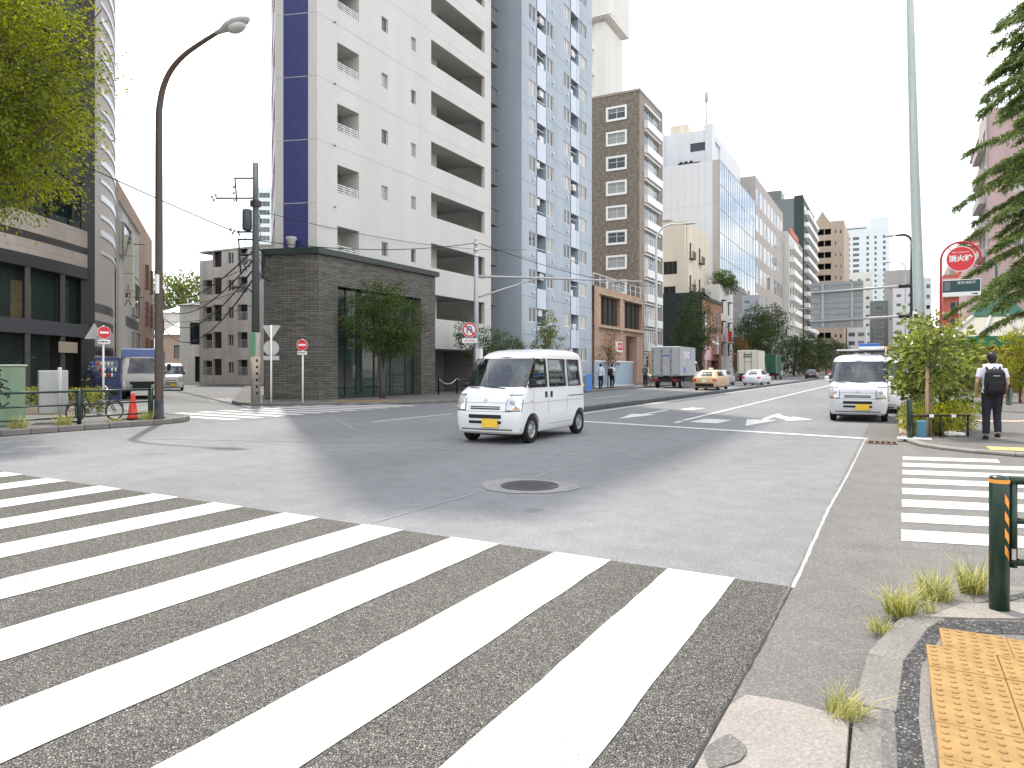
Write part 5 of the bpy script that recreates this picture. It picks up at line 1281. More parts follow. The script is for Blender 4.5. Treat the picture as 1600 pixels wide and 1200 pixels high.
no_entry('no entry sign on white post in front of the dark brick base', -20.85, 21.25, .1, 2.42, FACE - R(5), '自転車を除く')
n1 = no_entry('no entry sign on white post before the rounded corner building', -24.2, 15.2, .1, 2.72, FACE + R(52), '自転車を除く')
q = MB(Matrix.Translation((-24.2, 15.2, 2.5)) @ Matrix.Rotation(R(40), 4, 'Z')); q.poly([(-.62, .05, 0), (.02, .05, 0), (-.3, .05, .56)]); q.tube([(-.22, .06, .1), (0, 0, .1)], .02, 6)
q.build('triangle_back', 'grey_paint', n1)
# stop sign and round sign seen from behind, beside the utility pole
st = thing('sign_post', 'thin white post with backs of a triangle and a round sign by the utility pole', 'road sign', (-21.9, 20.6, .1))
q = MB(); q.tube([(-21.9, 20.6, .1), (-21.9, 20.6, 3.2)], .036, 8); q.build('post', 'white_paint', st)
M = Matrix.Translation((-21.9, 20.6, 0)) @ Matrix.Rotation(FACE + R(12), 4, 'Z')
q = MB(M); q.prism([(-.36, 0), (.36, 0), (0, 0)], 0, 0) if False else q.poly([(-.36, .05, 3.2), (.36, .05, 3.2), (0, .05, 2.6)]); q.build('triangle_back', 'grey_paint', st)
disc_plate(Matrix.Translation((-21.9, 20.6, 2.3)) @ Matrix.Rotation(FACE + R(12), 4, 'Z'), .3, .045, .06).build('round_back', 'grey_paint', st)
q = MB(M); q.box(-.3, .3, .045, .06, 1.82, 1.98); q.build('plate_back', 'grey_paint', st)

# street lamp on the left corner
lp = thing('street_lamp', 'tall dark street lamp with a long curved arm on the left corner', 'street lamp', (-17.25, 12.35, .12))
arc = catmull([(-17.25, 12.35, z) for z in (.12, 2, 4, 6, 8.0)] + [(-17.22, 12.36, 8.5), (-17.10, 12.39, 8.98), (-16.85, 12.44, 9.38), (-16.45, 12.52, 9.70), (-15.95, 12.62, 9.94), (-15.40, 12.72, 10.15)], 4)
q = MB(); q.tube(arc, list(np.interp(np.linspace(0, 1, len(arc)), [0, .5, 1], [.11, .078, .05])), 12); q.build('pole', 'pole_brown', lp)
q = MB(Matrix.Translation((-15.4, 12.72, 10.15)) @ Matrix.Rotation(R(11), 4, 'Z') @ Matrix.Rotation(R(-14), 4, 'Y'))
q.loft([[(x, y * w, h + (.09 if h > 0 else 0)) for (x, y, h) in []] for w in ()]) if False else None
rings = []
for x, w, h, dz in ((-.1, .06, .06, 0), (.1, .09, .09, .0), (.3, .17, .15, .02), (.55, .21, .17, .02), (.8, .17, .13, .01), (.95, .07, .06, 0)):
    rings.append([(x, w * math.cos(a), dz + h * .55 * math.sin(a) * (1 if math.sin(a) > 0 else 1.3)) for a in np.linspace(0, 2 * np.pi, 13)[:-1]])
q.loft(rings); q.build('lamp_head', 'grey_paint', lp)
q = MB(Matrix.Translation((-15.4, 12.72, 10.15)) @ Matrix.Rotation(R(11), 4, 'Z') @ Matrix.Rotation(R(-14), 4, 'Y')); q.ball((.55, 0, -.10), .22, 12, 8, (1.2, .8, .55)); q.build('lens', mat('lens', (0.5, 0.5, 0.48), .2, .5), lp)
q = MB(); q.box(-17.20, -17.14, 12.2, 12.28, 3.45, 3.95); q.build('number_plate', 'white_paint', lp)
q = MB(); q.lathe([(.16, 0), (.16, .05), (.12, .08), (.115, .5)], 12, (-17.25, 12.35, .12)); q.build('base', 'pole_dark', lp)

def lamp_post(label, x, y, z0, h, arm, m, r=.09, lean=0.0, head=.6):
    """upright pole with an arched arm; arm=(dx,dy) reach"""
    t = thing('street_lamp', label, 'street lamp', (x, y, z0))
    L_ = math.hypot(*arm); ux, uy = arm[0] / L_, arm[1] / L_; pts = [(x, y, z0), (x, y, z0 + h * .5), (x, y, z0 + h - L_ * .62)]; rr = [r, r * .85, r * .7]
    for k in range(1, 7):
        a = k / 6 * math.pi / 2; pts.append((x + ux * L_ * .6 * (1 - math.cos(a)), y + uy * L_ * .6 * (1 - math.cos(a)), z0 + h - L_ * .62 * (1 - math.sin(a)))); rr.append(r * .6)
    pts.append((x + ux * L_, y + uy * L_, z0 + h - .02)); rr.append(r * .5)
    q = MB(); q.tube(pts, rr, 10); q.build('pole', m, t)
    M = Matrix.Translation((x + ux * L_, y + uy * L_, z0 + h)) @ Matrix.Rotation(math.atan2(uy, ux), 4, 'Z'); q = MB(M); rings = []
    for xx, w, hh in ((-.05, .05, .05), (.1, .1, .09), (head * .5, .18, .14), (head, .15, .1), (head * 1.25, .04, .04)):
        rings.append([(xx, w * math.cos(a), -.03 + hh * math.sin(a) * .7) for a in np.linspace(0, 2 * np.pi, 11)[:-1]])
    q.loft(rings); q.build('lamp_head', 'grey_paint', t); return t
l2 = lamp_post('pale green street lamp beside the silver box truck', -18.0, 59.6, .1, 13.6, (2.2, .3), 'steel_pale', .14, head=.9)
q = MB(); q.box(-18.5, -17.8, 59.2, 59.3, .9, 3.0); q.build('yellow_banner', mat('banner_yellow', (0.62, 0.44, 0.12), .7, .2, noise=(3, .2)), l2)
lamp_post('slim far street lamp before the white balcony block on the left', -17.8, 150, .1, 13.2, (2.6, 0), 'steel_pale', .14, head=1.2)
lamp_post('far pale street lamp above the sign gantry', 1.2, 118, .06, 17.0, (-1.8, 0), 'steel_pale', .14, head=1.0)
gn = lamp_post('dark street lamp carrying the back of a big road sign over the road', 1.15, 67.5, .06, 12.5, (-1.15, -.1), 'pole_dark', .17, head=.7)
for z in (5.6, 8.1):
    q = MB(); q.tube([(1.15, 67.5, z + .25), (-.4, 67.5, z + .22), (-6.6, 67.5, z)], .10, 8); q.build('sign_arm', 'steel_grey', gn)
    q = MB(); q.tube([(1.45, 67.5, z + .26), (.2, 67.5, z + .24)], .18, 8); q.build('clamp', 'pole_dark', gn)
mat('sign_back', (0.30, 0.31, 0.315), .55, .4, .1, noise=(1.5, .08), streak=(3, .1))
for k in range(8):
    q = MB(); q.box(-6.6, -2.45, 67.62, 67.66, 5.0 + .5 * k, 5.485 + .5 * k); q.build('sign_panel', 'sign_back', gn)
    q = MB(); q.box(-6.6, -2.45, 67.58, 67.62, 5.2 + .5 * k, 5.26 + .5 * k); q.build('stiffener', 'sign_back', gn)
for x in (-5.7, -3.4):
    q = MB(); q.box(x, x + .18, 67.53, 67.58, 5.1, 8.85); q.build('upright', 'grey_paint', gn)
# tall tapered pale pole on the right pavement
pr = thing('tall_pole', 'very tall pale green tapered pole among the shrubs on the right', 'pole', (.78, 30.5, .06))
q = MB(); q.tube([(.78, 30.5, .06), (.74, 30.5, 4.2), (.60, 30.5, 9), (.44, 30.5, 16), (.30, 30.5, 22)], [.205, .19, .16, .12, .085], 14); q.build('pole', 'steel_pale', pr)
q = MB(); q.tube([(.775, 30.5, .08), (.742, 30.5, 3.6)], [.212, .2], 14); q.build('lower_sleeve', 'grey_paint', pr)

# fire hydrant sign
hy = thing('hydrant_sign', 'round red fire hydrant sign in an arched red pole above a dark notice board', 'sign', (.95, 20.0, .06))
M = Matrix.Translation((.95, 20.0, 0)) @ Matrix.Rotation(FACE - R(34), 4, 'Z')
cxh, zc, rr = .40, 4.06, .40
pts = [(0, 0, .06), (0, 0, 2.0), (0, 0, zc)] + [(cxh - rr * math.cos(a), 0, zc + rr * math.sin(a)) for a in np.linspace(.15, 3.6, 16)]
q = MB(M); q.tube(pts, .026, 8); q.build('arched_pole', mat('pole_red', (0.42, 0.03, 0.035), .45, .4), hy)
Md = M @ Matrix.Translation((cxh, 0, zc)); d = disc_plate(Md, .30, -.02, .02, 32).build('disc', 'white_paint', hy)
disc(Md, .285, -.022, 32).build('red_face', 'red_paint', d)
put_text('消火栓', .158, 'white_paint', Md @ Matrix.Translation((0, -.0245, .005)), d, bold=.006)
put_text('FIRE HYDRANT', .05, 'white_paint', Md @ Matrix.Translation((0, -.0245, .155)), d)
for a in (.8, 2.3, -.6):
    q = MB(Md); q.tube([(.3 * math.cos(a), 0, .3 * math.sin(a)), (.4 * math.cos(a), 0, .4 * math.sin(a))], .012, 6); q.build('spoke', 'pole_red', hy)
q = MB(M); q.bbox(.03, .80, -.015, .015, 3.18, 3.57, .006); bd = q.build('notice_board', 'white_paint', hy)
q = MB(M); q.quad((.04, -.017, 3.28), (.79, -.017, 3.28), (.79, -.017, 3.56), (.04, -.017, 3.56)); q.build('dark_panel', mat('board_green', (0.02, 0.06, 0.065), .4, .4), bd)
q = MB(M); q.quad((.07, -.0185, 3.32), (.19, -.0185, 3.32), (.19, -.0185, 3.53), (.07, -.0185, 3.53)); q.build('emblem', 'slate_panel', bd)
put_text('東京消防庁', .075, 'white_paint', M @ Matrix.Translation((.52, -.019, 3.49)), bd)
q = MB(M); q.poly([(.62, -.0185, 3.215), (.70, -.0185, 3.215), (.70, -.0185, 3.2), (.76, -.0185, 3.225), (.70, -.0185, 3.25), (.70, -.0185, 3.235), (.62, -.0185, 3.235)]); q.build('arrow', 'black', bd)

# mast with long traffic arm and no-U-turn sign
ms = thing('traffic_mast', 'grey mast with a long horizontal arm and a no U-turn sign behind the van', 'mast', (-18.9, 31.4, .1))
q = MB(); q.tube([(-18.9, 31.4, .1), (-18.9, 31.4, 4.5), (-18.9, 31.4, 8.1)], [.15, .125, .10], 12); q.build('pole', 'steel_grey', ms)
q = MB(); q.tube([(-18.9, 31.4, 6.2), (-16.4, 36.0, 6.45), (-13.4, 41.5, 6.7)], [.07, .06, .045], 8); q.build('arm', 'steel_grey', ms)
q = MB(); q.tube([(-18.9, 31.4, 5.1), (-17.1, 34.7, 6.35)], .05, 8); q.build('brace', 'steel_grey', ms)
for z in (7.2, 7.5, 7.8):
    q = MB(); q.lathe([(.12, 0), (.14, .03), (.14, .09), (.12, .12)], 10, (-18.9, 31.4, z)); q.build('band', 'aluminium', ms)
q = MB(); q.box(-18.78, -18.5, 31.15, 31.4, 1.7, 2.5); q.build('control_box', 'white_paint', ms)
M = Matrix.Translation((-19.1, 31.1, 3.45)) @ Matrix.Rotation(FACE, 4, 'Z') @ Matrix.Diagonal((1.2, 1, 1.2, 1))
d = disc_plate(M, .32, -.1, -.08).build('sign_disc', 'white_paint', ms); ring_plate(M, .235, .305, -.102).build('red_ring', 'red_paint', d)
q = MB(M); q.poly([(-.22, -.1025, .16), (-.16, -.1025, .22), (.22, -.1025, -.16), (.16, -.1025, -.22)]); q.build('red_slash', 'red_paint', d)
q = MB(M)
arc = [(-.1, -.16)] + [(-.1 + .085 * (1 - math.cos(a)), .06 + .085 * math.sin(a)) for a in np.linspace(0, math.pi, 8)] + [(.07, -.0)]
for (x0, z0), (x1, z1) in zip(arc[:-1], arc[1:]):
    dx_, dz_ = x1 - x0, z1 - z0; L_ = math.hypot(dx_, dz_); nx, nz = -dz_ / L_ * .028, dx_ / L_ * .028
    q.quad((x0 - nx, -.1045, z0 - nz), (x1 - nx, -.1045, z1 - nz), (x1 + nx, -.1045, z1 + nz), (x0 + nx, -.1045, z0 + nz))
q.poly([(.0, -.105, .0), (.14, -.105, .0), (.07, -.105, -.11)]); q.build('u_turn_arrow', 'blue_paint', d)
q = MB(M); q.bbox(-.32, .32, -.1, -.08, -.56, -.36, .01); p = q.build('plate', 'white_paint', ms)
q = MB(M); q.poly([(-.22, -.102, -.46), (-.15, -.102, -.42), (-.15, -.102, -.445), (.15, -.102, -.445), (.15, -.102, -.42), (.22, -.102, -.46), (.15, -.102, -.50), (.15, -.102, -.475), (-.15, -.102, -.475), (-.15, -.102, -.50)]); q.build('arrow', 'red_paint', p)

# utility pole with transformer
up = thing('utility_pole', 'utility pole with transformer and cross arms at the mouth of the side street', 'utility pole', (-22.6, 20.45, .1))
X, Y = -22.6, 20.45
q = MB(); q.tube([(X, Y, 2.9), (X, Y, 9.7)], [.155, .11], 12); q.build('upper_pole', 'pole_green', up)
q = MB(); q.tube([(X, Y, .1), (X, Y, 2.92)], [.185, .17], 12); q.build('lower_pole', 'concrete_pole', up)
Rv = Vector((math.cos(FACE), math.sin(FACE), 0))
def rel(u, z, w=0.0): return (X + Rv.x * u - Rv.y * w, Y + Rv.y * u + Rv.x * w, z)
for (z, u) in ((9.1, -.85), (8.3, -1.6), (6.95, -.75), (6.65, -.72), (6.05, -.65)):
    q = MB(); q.tube([rel(0.08, z), rel(u, z)], .035, 6); q.build('cross_arm', 'dark_steel', up)
for (u, z0, z1) in ((-.83, 9.1, 8.15), (-.72, 7.0, 6.8), (-.68, 6.65, 5.3)):
    q = MB(); q.tube([rel(u, z0), rel(u + .08, z1)], .03, 6); q.build('drop_bar', 'dark_steel', up)
for (u, z) in ((-1.6, 8.42), (-1.75, 8.35), (-1.68, 8.22), (-.88, 8.75), (-.88, 8.5), (-.85, 8.25), (-1.0, 7.05), (-.92, 6.9), (-.85, 7.0)):
    q = MB(); q.lathe([(.03, -.06), (.06, -.03), (.035, 0), (.06, .03), (.03, .06)], 8, rel(u, z)); q.build('insulator', 'grey_paint', up)
q = MB(); c = rel(-.32, 7.0, -.05); q.lathe([(.15, 0), (.185, .05), (.185, .78), (.15, .84), (.06, .87)], 14, c); q.build('transformer', mat('transformer', (0.07, 0.085, 0.08), .5, .4), up)
q = MB(); q.box(X - .15, X + .15, Y - .15, Y + .14, 7.95, 8.2); q.build('switch_box', 'dark_steel', up)
for k in range(12):
    z = 5.2 + random.random() * 2.6; q = MB(); u = random.choice([.2, .3, -.45, -.7]); q.tube([rel(0, z), rel(u * .6, z + .15), rel(u, z - .05), rel(u * .8, z - .3)], .014, 5); q.build('jumper_cable', 'black', up)
q = MB(); q.tube([rel(-.02, 4.1), rel(-.1, 4.5), rel(-.35, 4.72), rel(-.8, 4.75)], .03, 6); q.lathe([(.05, 0), (.11, .05), (.09, .14)], 8, rel(-.85, 4.66)); q.build('lamp_arm', 'dark_steel', up)
q = MB(frame(rel(0, 0, -.2)[:2], (Rv.x, Rv.y))); q.box(-.15, .05, 0, .01, 2.0, 2.9); q.build('notice', mat('notice_green', (0.12, 0.26, 0.16), .5, .3), up)
q = MB(); q.tube([(X, Y, 1.0), (X, Y, 1.98)], .187, 12); q.build('pole_wrap', 'podium_trim', up)
for k in range(6):
    q = MB(frame(rel(.11, 0, -.17)[:2], (Rv.x, Rv.y))); q.box(-.04, .04, 0, .01, .45 + .26 * k, .55 + .26 * k); q.build('step_plate', 'black', up)
up2 = thing('utility_pole', 'second utility pole standing behind beside the white tower', 'utility pole', (-27.6, 27.2, .1))
q = MB(); q.tube([(-27.6, 27.2, .1), (-27.6, 27.2, 8.2)], [.16, .11], 10); q.build('pole', 'pole_dark', up2)
for k in range(5):
    z = 5.6 + k * .5; q = MB(); q.tube([(-28.2, 26.9, z), (-27.0, 27.5, z + .1)], .03, 6); q.build('cross_arm', 'dark_steel', up2)
for k in range(10):
    z = 5 + random.random() * 3; q = MB(); q.tube([(-27.6, 27.2, z), (-27.6 + random.uniform(-.6, .6), 27.0, z + .2), (-27.6 + random.uniform(-.6, .6), 27.0, z - .3)], .02, 5); q.build('jumper_cable', 'black', up2)
up3 = thing('utility_pole', 'thin far utility pole behind the street lamp beyond the parked truck', 'utility pole', (-66, 44, .1))
q = MB(); q.tube([(-64.5, 45.5, .1), (-64.5, 45.5, 10.5)], [.16, .11], 8); q.build('pole', 'concrete_pole', up3)
for z in (8.2, 9.0, 9.8):
    q = MB(); q.tube([(-65.3, 45, z), (-63.7, 46, z)], .05, 6); q.build('cross_arm', 'dark_steel', up3)

# overhead wires
def wire(label, a, c, sag, r=.016, n=14):
    a, c = Vector(a), Vector(c); q = MB()
    q.tube([a.lerp(c, k / n) - Vector((0, 0, sag * 4 * (k / n) * (1 - k / n))) for k in range(n + 1)], r, 5)
    return tag(q.build('overhead_wire', 'black'), label, 'wire')
wire('overhead wire sloping from the top left edge down to the utility pole', (-22.0, 3.5, 10.2), rel(-.95, 7.0), .25, .02)
wire('overhead wire running in front of the white tower to the grey mast', rel(.1, 6.6), (-18.9, 31.4, 7.9), .35, .018)
wire('overhead wire from the grey mast along the blue block', (-18.9, 31.4, 7.95), (-18.0, 59.6, 8.5), .5, .018)
wire('upper wire crossing the white tower below its first balconies', rel(.1, 7.8), (-21.9, 43, 9.5), .5, .012)
for k in range(4):
    wire(['highest', 'second', 'third', 'lowest'][k] + ' of the sagging cables between utility pole and far street', rel(-.1, 6.2 - .38 * k), (-64.5, 45.5, 9.6 - .6 * k), 1.6 + .5 * k, .03)
for k in range(3):
    wire(['thick', 'thin', 'slack'][k] + ' cable from the utility pole to the second pole behind it', rel(0, 6.4 - .5 * k), (-27.6, 27.2, 7.2 - .6 * k), .3, [.03, .015, .02][k])
for k in range(3):
    wire(['upper', 'middle', 'lower'][k] + ' service wire crossing the side street to the shop row', rel(-.2, 5.6 - .8 * k), (-42, 29.0, 6.6 - .9 * k), .5, .015)

# guard rails
mat('rail_new', (0.012, 0.040, 0.027), .3, .5, noise=(12, .2))
gr = thing('guard_rail', 'dark green guard rail with orange striped post in the near right corner', 'guard rail', (.53, 5.02, .05))
q = MB(); q.lathe([(.052, 0), (.052, .765), (.046, .778), (.02, .782)], 20, (.53, 5.02, .05)); q.build('post', 'rail_new', gr)
q = MB(); q.lathe([(.0535, 0), (.0535, .022)], 20, (.53, 5.02, .79), caps=False); q.build('tape_band', 'orange_tape', gr)
for k in range(4):
    q = MB(); z0 = .735 - k * .098; p = []
    for a in np.linspace(-1.15, -.62, 5): p.append((.53 + .0535 * math.cos(a), 5.02 + .0535 * math.sin(a), z0 - (a + 1.15) * .085))
    p2 = [(x, y, z - .052) for x, y, z in p]; n = len(p)
    q.add(p + p2, [(i, n + i, n + i + 1, i + 1) for i in range(n - 1)], True); q.build('tape_stripe', 'orange_tape', gr)
RD = Vector((.93, .36, 0)).normalized()
def rp(s_, z): return (.53 + RD.x * s_, 5.02 + RD.y * s_, z + .05)
q = MB(); q.tube([rp(.075, .25), rp(.075, .74)], .022, 10); q.build('end_bar', 'rail_new', gr)
for (z, r_) in ((.755, .026), (.52, .019), (.28, .022)):
    q = MB(); q.tube([rp(.05, z), rp(1.0, z), rp(1.95, z)], r_, 10); q.build('rail', 'rail_new', gr)
q = MB(); q.lathe([(.052, 0), (.052, .765), (.02, .782)], 20, rp(2.0, 0)); q.build('post', 'rail_new', gr)
q = MB(); q.box(.585, .605, 4.965, 4.985, .36, .42); q.build('bolt_plate', 'steel_grey', gr)

g2_ = thing('guard_rail', 'green guard rail along the kerb of the left corner', 'guard rail', (-17.35, 8.0, .12))
posts = [2.0, 4.0, 6.0, 8.2, 10.3, 12.2]
for i, y in enumerate(posts):
    q = MB(); q.lathe([(.05, 0), (.05, .82), (.02, .84)], 10, (-17.35, y, .12)); q.build('post', 'rail_green', g2_)
for a, c in zip(posts[:-1], posts[1:]):
    for (z, r_) in ((.80, .028), (.48, .02), (.18, .022)):
        q = MB(); q.tube([(-17.35, a + .06, z + .12), (-17.35, c - .06, z + .12)], r_, 8); q.build('rail', 'rail_green', g2_)
    for yy in (a + .08, c - .08):
        q = MB(); q.tube([(-17.35, yy, .28), (-17.35, yy, .92)], .016, 6); q.build('end_bar', 'rail_green', g2_)
# ornament arcs in the last panel
q = MB(); q.tube([(-17.35, 10.9, .9), (-17.35, 11.1, .8), (-17.35, 11.25, .65), (-17.35, 11.35, .6)], .014, 6); q.tube([(-17.35, 10.6, .45), (-17.35, 10.7, .62), (-17.35, 10.95, .66), (-17.35, 11.6, .66)], .014, 6); q.build('ornament', 'rail_green', g2_)
g3_ = thing('low_fence', 'low black bar fence round the planting by the sapling', 'fence', (.75, 16.95, .06))
q = MB(); q.tube([(.25, 16.75, .5), (1.35, 17.4, .5)], .02, 8); q.build('rail', 'black', g3_)
for s_ in (.0, .5, 1.0):
    q = MB(); q.tube([(.3 + s_, 16.78 + .59 * s_, .06), (.3 + s_, 16.78 + .59 * s_, .5)], .018, 6); q.build('post', 'black', g3_)
for s_ in (.35, .75):
    q = MB(); q.box(.25 + s_, .33 + s_, 16.7 + .59 * s_, 16.74 + .59 * s_, .47, .53); q.build('reflector', 'white_paint', g3_)
gpst = thing('bollard', 'slim dark green post at the kerb corner before the planting', 'post', (.24, 16.35, .06))
q = MB(); q.lathe([(.05, 0), (.05, .78), (.03, .81)], 12, (.24, 16.35, .06)); q.build('post', 'rail_green', gpst)
q = MB(); q.box(.02, .62, 16.25, 16.45, .06, .085); q.build('base_plate', 'white_paint', gpst)

# green utility cabinet with graffiti
gc = thing('utility_cabinet', 'green roadside utility cabinet covered in black graffiti', 'cabinet', (-19.0, 9.0, .12))
CM = frame((-19.45, 8.15), (.30, .954)); mat('cabinet_green', (0.20, 0.29, 0.19), .55, .35, noise=(2.5, .12), streak=(3, .2))
CM = frame((-18.55, 7.62), (.12, .993))
q = MB(CM); q.bbox(-1.0, 2.0, .0, .8, .12, 1.52, .02); q.build('body', 'cabinet_green', gc)
q = MB(CM); q.bbox(-1.03, 2.03, -.03, .83, 1.52, 1.56, .01); q.build('lid', mat('cabinet_top', (0.42, 0.48, 0.40), .6, .3), gc)
q = MB(CM); q.box(.48, .495, -.004, .0, .2, 1.5); q.build('door_gap', 'black', gc)
def scrawl(strokes, w=.02):
    q = MB(CM)
    for st_ in strokes:
        for (x0, z0), (x1, z1) in zip(st_[:-1], st_[1:]):
            L_ = math.hypot(x1 - x0, z1 - z0); nx, nz = -(z1 - z0) / L_ * w, (x1 - x0) / L_ * w; ex, ez = (x1 - x0) / L_ * w * .7, (z1 - z0) / L_ * w * .7
            q.quad((x0 - nx - ex, -.006, z0 - nz - ez), (x1 - nx + ex, -.006, z1 - nz + ez), (x1 + nx + ex, -.006, z1 + nz + ez), (x0 + nx - ex, -.006, z0 + nz - ez))
    return q.build('graffiti', 'black', gc)
circ = lambda cx, cz, r, a0=0, a1=6.3: [(cx + r * math.cos(a), cz + r * math.sin(a)) for a in np.linspace(a0, a1, 14)]
scrawl([[(.55, 1.0), (.72, 1.42), (.80, .86), (.86, 1.45), (1.02, .98), (1.02, 1.42)], [(.72, 1.42), (1.04, 1.4), (1.18, 1.28)], circ(.72, .95, .14), circ(.98, .95, .15, 2, 7), [(.75, 1.3), (1.1, 1.3)], [(1.18, .88), (1.2, .87)], [(1.24, .82), (1.26, .81)], [(.4, 1.2), (.55, 1.0)], [(-.2, .75), (.3, .73), (.6, .62), (.85, .4)]], .014)
scrawl([circ(1.42, 1.38, .075, .5, 5.5), [(1.36, 1.26), (1.48, 1.22), (1.62, 1.16)], [(1.36, 1.26), (1.52, 1.10), (1.38, 1.08), (1.66, .98)], [(1.52, 1.10), (1.44, .98), (1.58, .84), (1.68, .92)], [(1.62, .78), (1.68, .92)], [(1.34, .76), (1.44, .72), (1.5, .56), (1.64, .66)]], .015)
# grey meter box on a pole
mbx = thing('meter_box', 'grey metal box mounted on a post beside the green cabinet', 'box', (-18.35, 10.15, .12))
q = MB(); q.tube([(-18.15, 10.3, .12), (-18.15, 10.3, 1.5)], .045, 8); q.build('post', 'grey_paint', mbx)
q = MB(frame((-18.5, 10.0), (.4, .92))); q.bbox(0, .62, .02, .3, .35, 1.42, .015); q.build('box', 'grey_paint', mbx)
q = MB(frame((-18.5, 10.0), (.4, .92))); q.box(0.02, .6, -.0, .02, .88, .9); q.build('seam', 'steel_grey', mbx)

# traffic cone
tc_ = thing('traffic_cone', 'red traffic cone beside the street lamp on the left corner', 'cone', (-17.75, 11.95, .125))
q = MB(); q.lathe([(.15, .03), (.13, .08), (.045, .66), (.035, .7), (.0, .7)], 18); q.build('cone', mat('cone_red', (0.72, 0.05, 0.04), .5, .4), tc_, local=True)
q = MB(); q.bbox(-.2, .2, -.2, .2, 0, .035, .01); q.build('base', 'black', tc_, local=True)

# vending machine
vm = thing('vending_machine', 'dark blue vending machine against the curved end of the corner building', 'vending machine', (-30.2, 18.9, .12))
VM = frame((-29.2, 17.3), (.42, .9)); VM = Matrix.Translation((-30.3, 18.6, .12)) @ Matrix.Rotation(FACE + R(22), 4, 'Z')
q = MB(VM); q.bbox(0, 1.0, 0, .7, 0, 1.85, .02); q.build('body', mat('vending_blue', (0.02, 0.035, 0.12), .35, .5), vm)
q = MB(VM); q.box(.08, .92, -.01, 0, .95, 1.7); q.build('display', 'glass_grey', vm)
for r_ in range(3):
    for c_ in range(6):
        q = MB(VM); q.lathe([(.04, 0), (.04, .16)], 8, (.16 + .135 * c_, -.03, 1.0 + .24 * r_)); q.build('drink_can', random.choice(['red_paint', 'white_paint', 'aluminium', 'blue_paint']), vm)
q = MB(VM); q.box(.08, .92, -.02, 0, .2, .42); q.build('slot', 'black', vm)
# chain bollards by the brick base
for i, (y, lb_) in enumerate([(31.4, 'black chain bollard nearest the glass lobby'), (33.2, 'black chain bollard in the middle of the three'), (35.0, 'black chain bollard carrying a white name plate')]):
    t = thing('chain_bollard', lb_, 'bollard', (-21.2, y, .115)); q = MB(); q.lathe([(.04, 0), (.04, .88), (.045, .9), (.045, .94), (.0, .95)], 10); q.build('post', 'black', t, local=True)
    if i == 2:
        q = MB(); q.box(.02, .05, -.0, .3, .25, 1.15); q.build('name_plate', 'white_paint', t, local=True)
    if i < 2:
        c = tag(MB().tube([(-21.2, y + 1.8 * k / 10, .98 - .32 * 4 * k / 10 * (1 - k / 10)) for k in range(11)], .022, 6).build('bollard_chain', 'aluminium'), ['white chain hanging from the lobby end bollard', 'white chain hanging towards the bollard with name plate'][i], 'chain')
# site hoarding, barrier and tarps on the far left pavement
hf = thing('site_hoarding', 'pale blue site hoarding before the brick annex', 'hoarding', (-17.9, 46, .1))
mat('hoarding_blue', (0.36, 0.47, 0.55), .6, .3, noise=(2, .1), streak=(4, .12))
for i in range(8):
    q = MB(); q.box(-18.5, -18.45, 46.6 + i * 1.02, 47.6 + i * 1.02, .2, 2.05); q.build('panel', 'hoarding_blue', hf)
q = MB(); q.box(-18.44, -18.40, 46.6, 54.8, 1.98, 2.08); q.box(-18.44, -18.40, 46.6, 54.8, .18, .26); q.build('rail', 'white_paint', hf)
bt_ = thing('blue_tarp', 'blue sheet hanging from the barrier near the two pedestrians', 'tarp', (-16.7, 41.5, .1))
q = MB(); q.loft([[(-17.3 + .3 * k, 42.2 - .9 * k, 1.15 - 1.03 * k + .0), (-17.0 + .3 * k, 42.5 - .9 * k, 1.15 - 1.03 * k), (-16.98 + .3 * k, 42.48 - .9 * k, 1.1 - 1.0 * k), (-17.28 + .3 * k, 42.18 - .9 * k, 1.1 - 1.0 * k)] for k in (0, .5, 1)], smooth=False); q.build('sheet', mat('tarp_blue', (0.05, 0.16, 0.38), .6, .3, noise=(4, .2)), bt_)
yl = thing('yellow_tarp', 'yellow plastic scoop hanging from the barrier near the blue sheet', 'tarp', (-17.1, 41.3, .1))
q = MB(); q.tube([(-17.5, 41.3, 1.0), (-17.3, 41.0, .75), (-17.0, 40.7, .5), (-16.8, 40.55, .48)], [.04, .13, .16, .1], 8); q.build('scoop', mat('plastic_yellow', (0.72, 0.50, 0.04), .5, .4), yl)
bar = thing('barrier', 'grey pedestrian barrier with horizontal bars on the far left pavement', 'barrier', (-17.4, 38.5, .1))
for z in (.35, .6, .85):
    q = MB(); q.box(-17.42, -17.38, 35.6, 41.6, z, z + .05); q.build('bar', 'dark_steel', bar)
q = MB(); q.box(-17.46, -17.34, 35.5, 41.7, 1.02, 1.22); q.build('top_board', 'grey_paint', bar)
for y in (35.6, 38.6, 41.5):
    q = MB(); q.box(-17.44, -17.36, y, y + .08, .11, 1.02); q.build('leg', 'dark_steel', bar)
# ================================================================== VEHICLES  (local: x forward, y left, z up, origin on the road)
mat('van_white', (0.72, 0.73, 0.73), .28, .5, coat=.5, noise=(.8, .02))
mat('van_silver', (0.62, 0.63, 0.66), .28, .5, 0.0, coat=.5)
mat('taxi_yellow', (0.52, 0.37, 0.19), .32, .5, coat=.4)
mat('car_silver', (0.50, 0.53, 0.57), .25, .5, .3, coat=.5)
mat('car_white', (0.74, 0.76, 0.80), .25, .5, coat=.5)
mat('car_dark', (0.03, 0.045, 0.042), .25, .5, coat=.5)
mat('car_red', (0.45, 0.02, 0.025), .25, .5, coat=.5)
mat('box_silver', (0.40, 0.415, 0.43), .5, .4, .25, noise=(1.2, .1), streak=(2, .1))
mat('box_cream', (0.62, 0.60, 0.50), .55, .3, noise=(1, .08))
mat('tarp_green', (0.035, 0.12, 0.075), .7, .2, noise=(1.5, .2))
